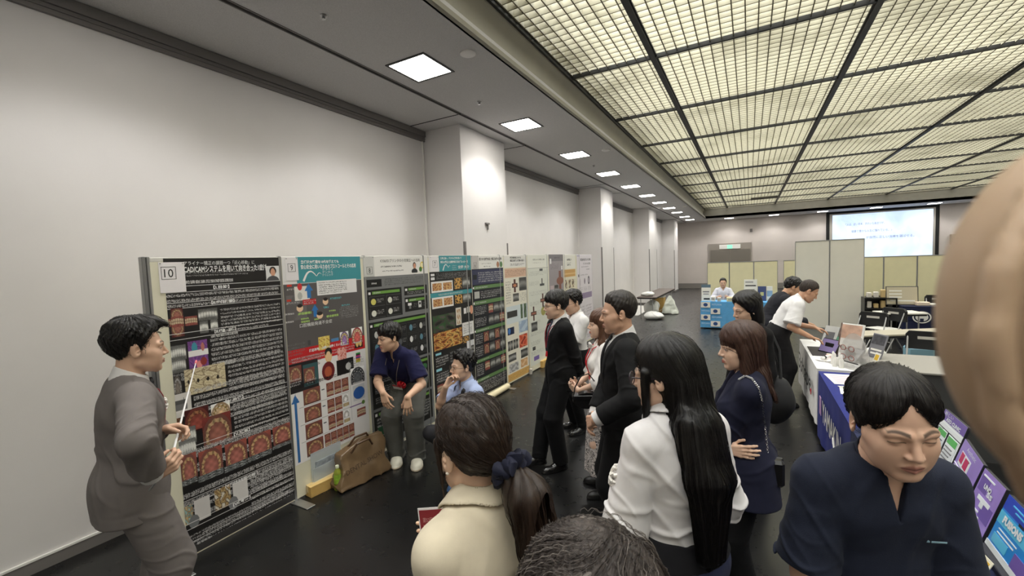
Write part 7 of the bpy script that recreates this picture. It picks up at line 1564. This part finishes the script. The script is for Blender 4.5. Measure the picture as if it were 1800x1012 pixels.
# ---- older man in a black suit, hands clasped
if want('8'):
    p = stand(1084, 513, 2.85, 95, res=.006, build=1.08, skin=(198, 152, 124)); k = p.k
    p.head_y = math.radians(2); p.head_p = math.radians(-4)
    w_ = p.L(1040, 742, 2.66)
    p.arm = {'r': dict(to=p.L(1044, 735, 2.84), pole=(.8, -1, -.5), fwd=(-.9, .5, -.4), palm=(-.1, -1, 0), curl=(.4, .5, .4)), 'l': dict(to=p.L(1046, 738, 2.64), pole=(-.8, -1, -.5), fwd=(.9, .5, -.5), palm=(.1, -1, 0), curl=(.6, .8, .5))}
    p.finish_pose()
    p.make_body('person', 'older man in a black suit standing in profile with clasped hands', eyes=.7, handres=.004, hres=.0035, lip=(150, 92, 80))
    suit(p, SUIT_B, SHIRT_W, mat('tie_black', (26, 26, 30), .6), belly=.012, seed=81)
    p.part('trousers', lambda P: p.trousers(P, .022, wide=.012), SUIT_B); p.shoes(SHOE_B)
    p.hair(lambda Q: hair_base(Q, 'short', .006, .015, seed=17, rough=.0018), hairmat('soft_black', (40, 34, 30), .45), res=.0035)
# ---- woman with long black hair and a white shirt, foreground
if want('9'):
    p = stand(1177, 588, 1.52, 40, fem=.95, res=.0048, build=.95, skin=(214, 175, 148)); k = p.k
    p.head_y = math.radians(34); p.head_p = math.radians(-6); p.neck = np.array([0, .0, 1.42 * k])
    p.arm = {'l': dict(to=(-.09, .15, .90), pole=(-.8, -.5, -.3), fwd=(.2, .4, -.9), palm=(.5, -.6, .3)), 'r': dict(to=(.12, .20, .95), pole=(.5, -.6, -.6), fwd=(-.2, .5, -.8), palm=(-.5, -.6, .3))}
    p.finish_pose()
    p.make_body('person', 'woman with long straight black hair and glasses in a white shirt', eyes=.7, hres=.0028, handres=.0045, lip=(186, 104, 98))
    WS = cloth('white_cotton', (222, 219, 220), .85, bump=.2)
    p.part('shirt', lambda P: p.top(P, inf=.022, sleeves=1.12, hem=.03, loose=.022, amp=.010, seed=91, neckhole=.010), WS, res=.0045)
    p.part('collar', lambda P: p.collar(P, hgt=.045, off=.013, th=.003), WS, p.neck - .14, p.neck + .14, .003); leaf(p, WS, .022)
    p.part('trousers', lambda P: p.trousers(P, .020, wide=.02, waist=.06), cloth('slate_blue', (52, 58, 88), .85))
    p.part('waistband', lambda P: np.maximum(p.trousers(P, .026, waist=.10), -((P - p.pel.astype(f32)) @ p.pR[:, 2] - .02)), cloth('black_band', (24, 24, 28)))
    p.shoes(SHOE_B)
    hq = lambda x, y, dz: ((p.R.T * 0 + np.eye(3)) @ (np.array([x, y, p.hc[2] + dz]) - p.hc) @ p.HR / p.hs).astype(f32)
    HL9 = hairmat('jet', (15, 13, 13), .26, .25)
    def hr(Q):
        d = hair_base(Q, 'long', .014, .012, seed=6, rough=.0009); m_ = np.stack([np.abs(Q[:, 0]), Q[:, 1], Q[:, 2]], 1)
        bk = dell(Q, (0, -.065, -.07), (.096, .075, .17)); low = None
        for x_ in (-.030, .0, .030):
            c1_ = dcone(Q, hq(x_ * .9 - .005, -.105, -.15), hq(x_ * 1.0 - .010, -.160, -.30), .056, .043); c1_ = smin(c1_, dcone(Q, hq(x_ * 1.0 - .010, -.160, -.30), hq(x_ * .85 - .010, -.165, -.545), .043, .022), .03); low = c1_ if low is None else smin(low, c1_, .03)
        bk = smin(bk, low, .05); sdl = dcone(Q, A(-.083, .035, .02), hq(-.10, .03, -.27), .016, .006)
        bk = bk + .0012 * np.sin(Q[:, 0] * 260) + .003 * np.sin(Q[:, 0] * 75 + 2) + .002 * wob(Q * A(1, 1, .12), 90, 5)
        d = smin(d, bk, .03); d = smin(d, sdl, .012); return d
    p.hair(hr, HL9, res=.003, pad=.27, down=.42, strands=1500, flow=lambda Q: np.stack([Q[:, 0] * 2.0 * (Q[:, 2] > .03), -.35 * (Q[:, 2] > .0) * np.sign(.02 - Q[:, 1]) , -.6 + 0 * Q[:, 2]], 1).astype(f32) + (Q[:, 2] < .0)[:, None] * (p.HR.T @ A(.0, -.15, -1.2))[None, :], steps=34, step=.011, rad=.0006, lift=.0008)
    p.glasses(mat('glasses_purple_dark', (46, 34, 44), .25), r=.022, th=.0022)
    ds = np.linspace(1.35, 1.85, 60); cs_ = np.array([p.L(1089, 838, d_) for d_ in ds]); r_ = cs_[int(np.argmin(p.top(cs_.astype(f32), inf=.022, sleeves=1.12, hem=.03, loose=.022)))]; R_ = p.cR; fl = rosette('rosette', r_, p.cR @ A(-.6, .8, .2), .036, RIBW, p.o, 9, n=10)
    b = MB(); b.tube([r_ + p.cR @ A(0, .0, -.02), r_ + p.cR @ A(-.012, .006, -.06), r_ + p.cR @ A(-.02, .006, -.11)], [.007, .012, .010], 6); b.build('rosette_ribbon', RED, fl)
# ---- woman in a navy jacket, arms crossed
if want('10'):
    p = stand(1298, 567, 2.32, 96, fem=1.0, res=.0058, skin=(225, 185, 158)); k = p.k
    p.head_y = math.radians(10); p.head_p = math.radians(-5)
    p.arm = {'r': dict(to=(-.135, .105, 1.02 * k), pole=(.8, .2, -.9), fwd=(-.40, -.92, .1), palm=(.9, -.3, 0), curl=(.1, .2, .2), spread=.12), 'l': dict(to=(.13, .17, 1.05 * k), pole=(-1, -.1, -.8), fwd=(.75, -.45, -.1), palm=(-.6, -.8, 0), curl=(.25, .3, .3), spread=.14)}
    p.finish_pose()
    p.make_body('person', 'woman in a navy jacket with crossed arms and brown hair', eyes=.8, handres=.004, hres=.0034, lip=(188, 98, 94))
    NV = cloth('navy_jacket', (28, 30, 50), .85)
    p.part('jacket', lambda P: p.top(P, inf=.022, sleeves=1.85, hem=-.20, loose=.006, vcut=(.30, .05), lapel=.003, amp=.009, seed=101, flare=.03), NV)
    p.part('trousers', lambda P: p.trousers(P, .020, wide=.02), SUIT_B); p.shoes(SHOE_B)
    HB3 = hairmat('chestnut', (70, 47, 38), .36)
    def hr(Q):
        d = hair_base(Q, 'bangs', .016, .012, seed=13, rough=.0016); m_ = np.stack([np.abs(Q[:, 0]), Q[:, 1], Q[:, 2]], 1)
        w_ = dcone(m_, A(.064, -.01, -.01), A(.082, .012, -.19), .034, .026); w_ = smin(w_, dcone(Q, A(0, -.05, -.02), A(0, -.085, -.23), .075, .048), .05); w_ = smin(w_, dcone(m_, A(.05, -.075, -.15), A(.075, -.115, -.27), .035, .012), .03)
        return smin(d, w_ + .003 * np.sin(Q[:, 0] * 150 + Q[:, 1] * 60) + .003 * wob(Q * A(1, 1, .25), 70, 6), .025)
    p.hair(hr, HB3, res=.0034, down=.24, strands=500, flow=lambda Q: np.stack([Q[:, 0] * 1.5, -.2 + 0 * Q[:, 1], -.7 + 0 * Q[:, 2]], 1).astype(f32), steps=20, step=.011, rad=.0008)
    # chain bag
    c = p.R @ p.L(1351, 822, 2.22) + p.loc; o = empty('shoulder_bag', tuple(c), p.rz, label='small black flap bag on a silver chain behind the navy jacket', cat='bag'); LB = mat('leather_black', (20, 19, 20), .35)
    MB().box((-.03, -.07, -.09), (.03, .07, .05), bev=.015).build('bag_body', LB, o); MB().box((.02, -.071, -.04), (.034, .071, .052), bev=.008).build('flap', LB, o)
    T = np.array(c); Rb = p.R.T
    pts_px = [(1350, 795, 2.22), (1345, 750, 2.22), (1340, 705, 2.22), (1333, 680, 2.215), (1322, 665, 2.23), (1310, 660, 2.26), (1296, 668, 2.30)]
    pts = []
    for qx, qy, qd in pts_px:
        ds = np.linspace(2.0, 2.45, 120); c_s = np.array([p.L(qx, qy, d_) for d_ in ds]); f_ = p.top(c_s.astype(f32), inf=.024, sleeves=1.85, hem=-.20, flare=.03); hit = np.nonzero(f_ < .008)[0]; pts.append(Rb @ (at(qx, qy, ds[hit[0]] if len(hit) else qd) - T))
    b = MB(); seg = []
    for i in range(len(pts) - 1):
        for t in np.linspace(0, 1, 11)[:-1]: seg.append(pts[i] * (1 - t) + pts[i + 1] * t)
    for i in range(0, len(seg) - 1):
        a_, c_ = Vector(seg[i]), Vector(seg[i + 1]); mm = (a_ + c_) / 2; d_ = (c_ - a_).normalized(); n_ = d_.orthogonal().normalized(); n_ = n_ if i % 2 else d_.cross(n_); L_ = (c_ - a_).length * .62
        b.tube([mm + d_ * (L_ * math.cos(t)) + n_ * (.0045 * math.sin(t)) for t in np.linspace(0, 2 * math.pi, 9)], .0014, 5, cap=False)
    b.build('chain', METAL, o, smooth=True)
    b = MB(); b.tube([p.L(1300, 856, 2.2), p.L(1303, 880, 2.2)], [.012, .013], 4); b.build('red_tag', mat('tag_coral', (220, 84, 78), .6), p.o)
    b = MB(); b.tube([p.L(1289, 852, 2.2), p.L(1287, 872, 2.2)], [.009, .012], 4); b.build('white_tag', RIBW, p.o)
# ---- dark-haired woman in black behind her
if want('11'):
    p = stand(1312, 511, 3.5, 128, fem=1.0, res=.0075, skin=(220, 178, 150)); k = p.k
    p.head_y = math.radians(-6); p.head_p = math.radians(-14); p.head_r = math.radians(-6)
    p.finish_pose()
    p.make_body('person', 'woman in black with shoulder-length black hair glancing down', eyes=.3, hres=.0042, lip=(170, 92, 88))
    p.part('top', lambda P: p.top(P, inf=.02, sleeves=1.9, hem=-.10, loose=.012, amp=.009, seed=111), cloth('black_top', (15, 14, 15)))
    p.part('trousers', lambda P: p.trousers(P, .022, wide=.02), SUIT_B); p.shoes(SHOE_B)
    def hr(Q):
        d = hair_base(Q, 'long', .017, .014, seed=19, rough=.0016); w_ = dell(Q, (0, -.045, -.06), (.098, .072, .16))
        return smin(d, smax(w_ + .0025 * np.sin(Q[:, 0] * 140 + Q[:, 1] * 80), -Q[:, 2] - .19, .02), .03)
    p.hair(hr, HAIR_B, res=.0045, down=.2)
    c = at(1352, 690, 3.45); o = empty('tote_bag', (c[0], c[1], c[2]), p.rz, label='large slouchy black tote bag hanging behind the navy jacket', cat='bag'); LB = mat('fabric_bag_black', (26, 26, 28), .8, bump=.2, bscale=60)
    V, F = polygonize(lambda P: smax(dell(P, (0, 0, -.02), (.23, .11, .22)) + .012 * wob(P, 11, 5), P[:, 2] - .15, .03), A(-.3, -.2, -.3), A(.3, .2, .25), .012); q = mesh_np('bag_body', V, F, LB, o)
    MB().tube([(-.12, 0, .13), (-.08, -.02, .36), (0, -.03, .47), (.08, -.02, .36), (.12, 0, .13)], .012, 6).build('strap', LB, o, smooth=True)
# ---- two men leaning over the white table
def leaner(px, py, depth, rel, label, hair_c, top_m, tr_m, sleeves, armto, seed, skin, head_p, lean=.22, inf=.02):
    q = at(px, py, depth); rz = sight_rz(q, rel); f = np.array([-math.sin(rz), math.cos(rz)]); p = Person((q[0] - f[0] * (lean + .10), q[1] - f[1] * (lean + .10), 0), rz, 1.74, res=.008, skin=skin); k = p.k
    p.chest = np.array([0, lean * .55, 1.17 * k]); p.neck = np.array([0, lean, 1.345 * k]); p.head_p = head_p; p.head_off = np.array([0, .02, -.01])
    p.arm = {'r': dict(to=p.L(*armto) if armto else (.16, .45, 1.0), pole=(.4, -1, -.6), fwd=(-.2, 1, -.35), palm=(0, -.2, -1)), 'l': dict(to=(-.14, .42, 1.0), pole=(-.5, -1, -.6), fwd=(.1, 1, -.3), palm=(0, -.2, -1))}
    p.finish_pose(); p.make_body('person', label, eyes=.4, hres=.005)
    return p
if want('13'):
    p = leaner(1420, 490, 5.5, -78, 'man in a white polo shirt and black trousers leaning over the white table', None, None, None, None, (1425, 592, 5.35), 131, (188, 138, 106), math.radians(-32))
    p.part('polo_shirt', lambda P: p.top(P, inf=.024, sleeves=.92, hem=.05, loose=.022, amp=.010, seed=131, belly=.01), SHIRT_W)
    p.part('collar', lambda P: p.collar(P, hgt=.04, off=.014), SHIRT_W, p.neck - .14, p.neck + .14, .0045)
    p.part('trousers', lambda P: p.trousers(P, .024, wide=.018), cloth('black_cotton', (25, 24, 26))); p.shoes(mat('shoe_black_cloth', (26, 26, 26), .7), chunky=.006)
    p.hair(lambda Q: hair_base(Q, 'short', .007, .006, seed=21, rough=.002), hairmat('cropped', (52, 42, 36), .6), res=.005)
if want('12'):
    p = leaner(1392, 488, 6.15, -70, 'man in a dark jacket and pale trousers bent over beside the white polo shirt', None, None, None, None, None, 121, (196, 146, 112), math.radians(-30))
    p.part('jacket', lambda P: p.top(P, inf=.028, sleeves=1.92, hem=-.10, loose=.012, amp=.009, seed=121), cloth('dark_jacket', (36, 36, 42)))
    p.part('trousers', lambda P: p.trousers(P, .022, wide=.018), cloth('pale_chino', (204, 198, 188))); p.shoes(SHOE_B)
    p.hair(lambda Q: hair_base(Q, 'short', .013, .010, seed=22, rough=.004), HAIR_B, res=.005)
# ---- man seated behind the blue stand
if want('14'):
    q = at(1271, 488, 12.6); p = Person((q[0], q[1], 0), sight_rz(q, 180), 1.70, res=.011, skin=(202, 156, 127)); k = p.k
    p.pel = np.array([0, -.02, .50]); p.chest = np.array([0, .0, .80]); p.neck = np.array([0, .0, 1.01])
    p.leg = {'r': dict(to=(.12, .22, .085), pole=(.1, 1, 1)), 'l': dict(to=(-.12, .22, .085), pole=(-.1, 1, 1))}
    p.arm = {'r': dict(to=(.14, .30, .76), pole=(.7, -.5, -.6)), 'l': dict(to=(-.14, .30, .76), pole=(-.7, -.5, -.6))}
    p.finish_pose(); p.make_body('person', 'man in a white shirt seated behind the blue exhibition table', eyes=.9, hres=.006)
    p.part('shirt', lambda P: p.top(P, inf=.02, sleeves=1.9, hem=.02, loose=.014, amp=.009, seed=141, vcut=(.08, .03)), cloth('pale_shirt', (216, 216, 226)))
    p.part('trousers', lambda P: p.trousers(P, .02), SUIT_B); p.shoes(SHOE_B)
    p.hair(lambda Q: hair_base(Q, 'short', .010, .012, seed=24, rough=.003), HAIR_B, res=.007)
# ---- young man in a navy tunic, right foreground
if want('15'):
    p = stand(1550, 632, 1.2, -148, res=.0045, build=.87, skin=(214, 170, 143)); k = p.k
    p.head_y = math.radians(-6); p.head_p = math.radians(-13); p.head_r = math.radians(4); p.chest = np.array([0, -.01, 1.20 * k]); p.neck = np.array([0, .035, 1.41 * k])
    p.finish_pose()
    p.make_body('person', 'young man in a navy medical tunic looking down, beside the display panels', eyes=.18, hres=.0022, handres=.0045, lip=(160, 96, 88), browth=1.15)
    TN = cloth('navy_tunic', (33, 38, 54), .85, bump=.35, bscale=500)
    p.part('tunic', lambda P: p.top(P, inf=.022, sleeves=.95, hem=-.16, loose=.012, vcut=(.10, .022), amp=.008, seed=151, neckhole=.010, flare=.01), TN, res=.004)
    p.part('collar', lambda P: p.collar(P, hgt=.03, off=.012, th=.003, gap=.02), TN, p.neck - .14, p.neck + .14, .0028)
    p.part('trousers', lambda P: p.trousers(P, .02, wide=.02), TN); p.shoes(mat('shoe_white', (220, 220, 218), .5))
    def hr(Q):
        d = hair_base(Q, 'curtain', .012, .006, seed=27, rough=.0012)
        return d
    p.hair(hr, hairmat('soft_dark', (26, 21, 20), .42), res=.0026, strands=900, flow=lambda Q: np.stack([Q[:, 0] * 2.2 + .02 * np.sign(Q[:, 0]), .35 * np.sign(Q[:, 1] + .01), -.30 - 3 * np.abs(Q[:, 0])], 1).astype(f32), steps=18, step=.007, rad=.0006, lift=.0006)
    q, R_ = p.on_chest(-.085, .055, .024); M_ = Matrix([[-R_[0][0], R_[0][2], R_[0][1], q[0]], [-R_[1][0], R_[1][2], R_[1][1], q[1]], [-R_[2][0], R_[2][2], R_[2][1], q[2]], [0, 0, 0, 1]])
    lg = MB(); lg.add([tuple(M_ @ Vector(v)) for v in ((-.026, -.002, .006), (-.023, .006, .006), (-.017, .0, .006), (-.019, -.003, .006))], [(0, 1, 2, 3)]); lg.box((-.014, -.003, .005), (.022, .0015, .0062), M_)
    lg.build('chest_logo', mat('logo_pale_blue', (150, 186, 204), .6), p.o)
# ---- grey-haired head at the bottom edge
if want('16'):
    p = stand(1040, 950, .56, 12, res=.005, skin=(207, 165, 137)); k = p.k
    p.head_p = math.radians(-10); p.finish_pose()
    p.make_body('person', 'person with wavy greying hair at the bottom edge, only the head in view', hres=.004)
    p.part('shirt', lambda P: p.top(P, inf=.02, sleeves=1.9, hem=-.06, seed=161), cloth('dark_grey_shirt', (50, 48, 50))); p.part('trousers', lambda P: p.trousers(P, .02), SUIT_B); p.shoes(SHOE_B)
    HG = hairmat('greying', (64, 56, 52), .42, .5)
    sw = lambda Q: np.stack([.9 * np.sin(Q[:, 1] * 42 + Q[:, 0] * 9 + 1) + Q[:, 0] * 11, .8 * np.cos(Q[:, 0] * 36 + 2) + Q[:, 1] * 6 + .3, -.25 - 2 * np.abs(Q[:, 0])], 1).astype(f32)
    p.hair(lambda Q: hair_base(Q, 'short', .015, .006, seed=31, rough=.002) + .005 * wob(Q, 26, 8), HG, res=.0026, strands=2600, flow=sw, steps=22, step=.006, rad=.0006, lift=.002)
    p.hair(lambda Q: hair_base(Q, 'short', .013, .006, seed=31, rough=.002), hairmat('silver_strand', (120, 112, 106), .35, .2), res=.004, strands=160, flow=sw, steps=24, step=.0065, rad=.0006, lift=.008, seed=77)
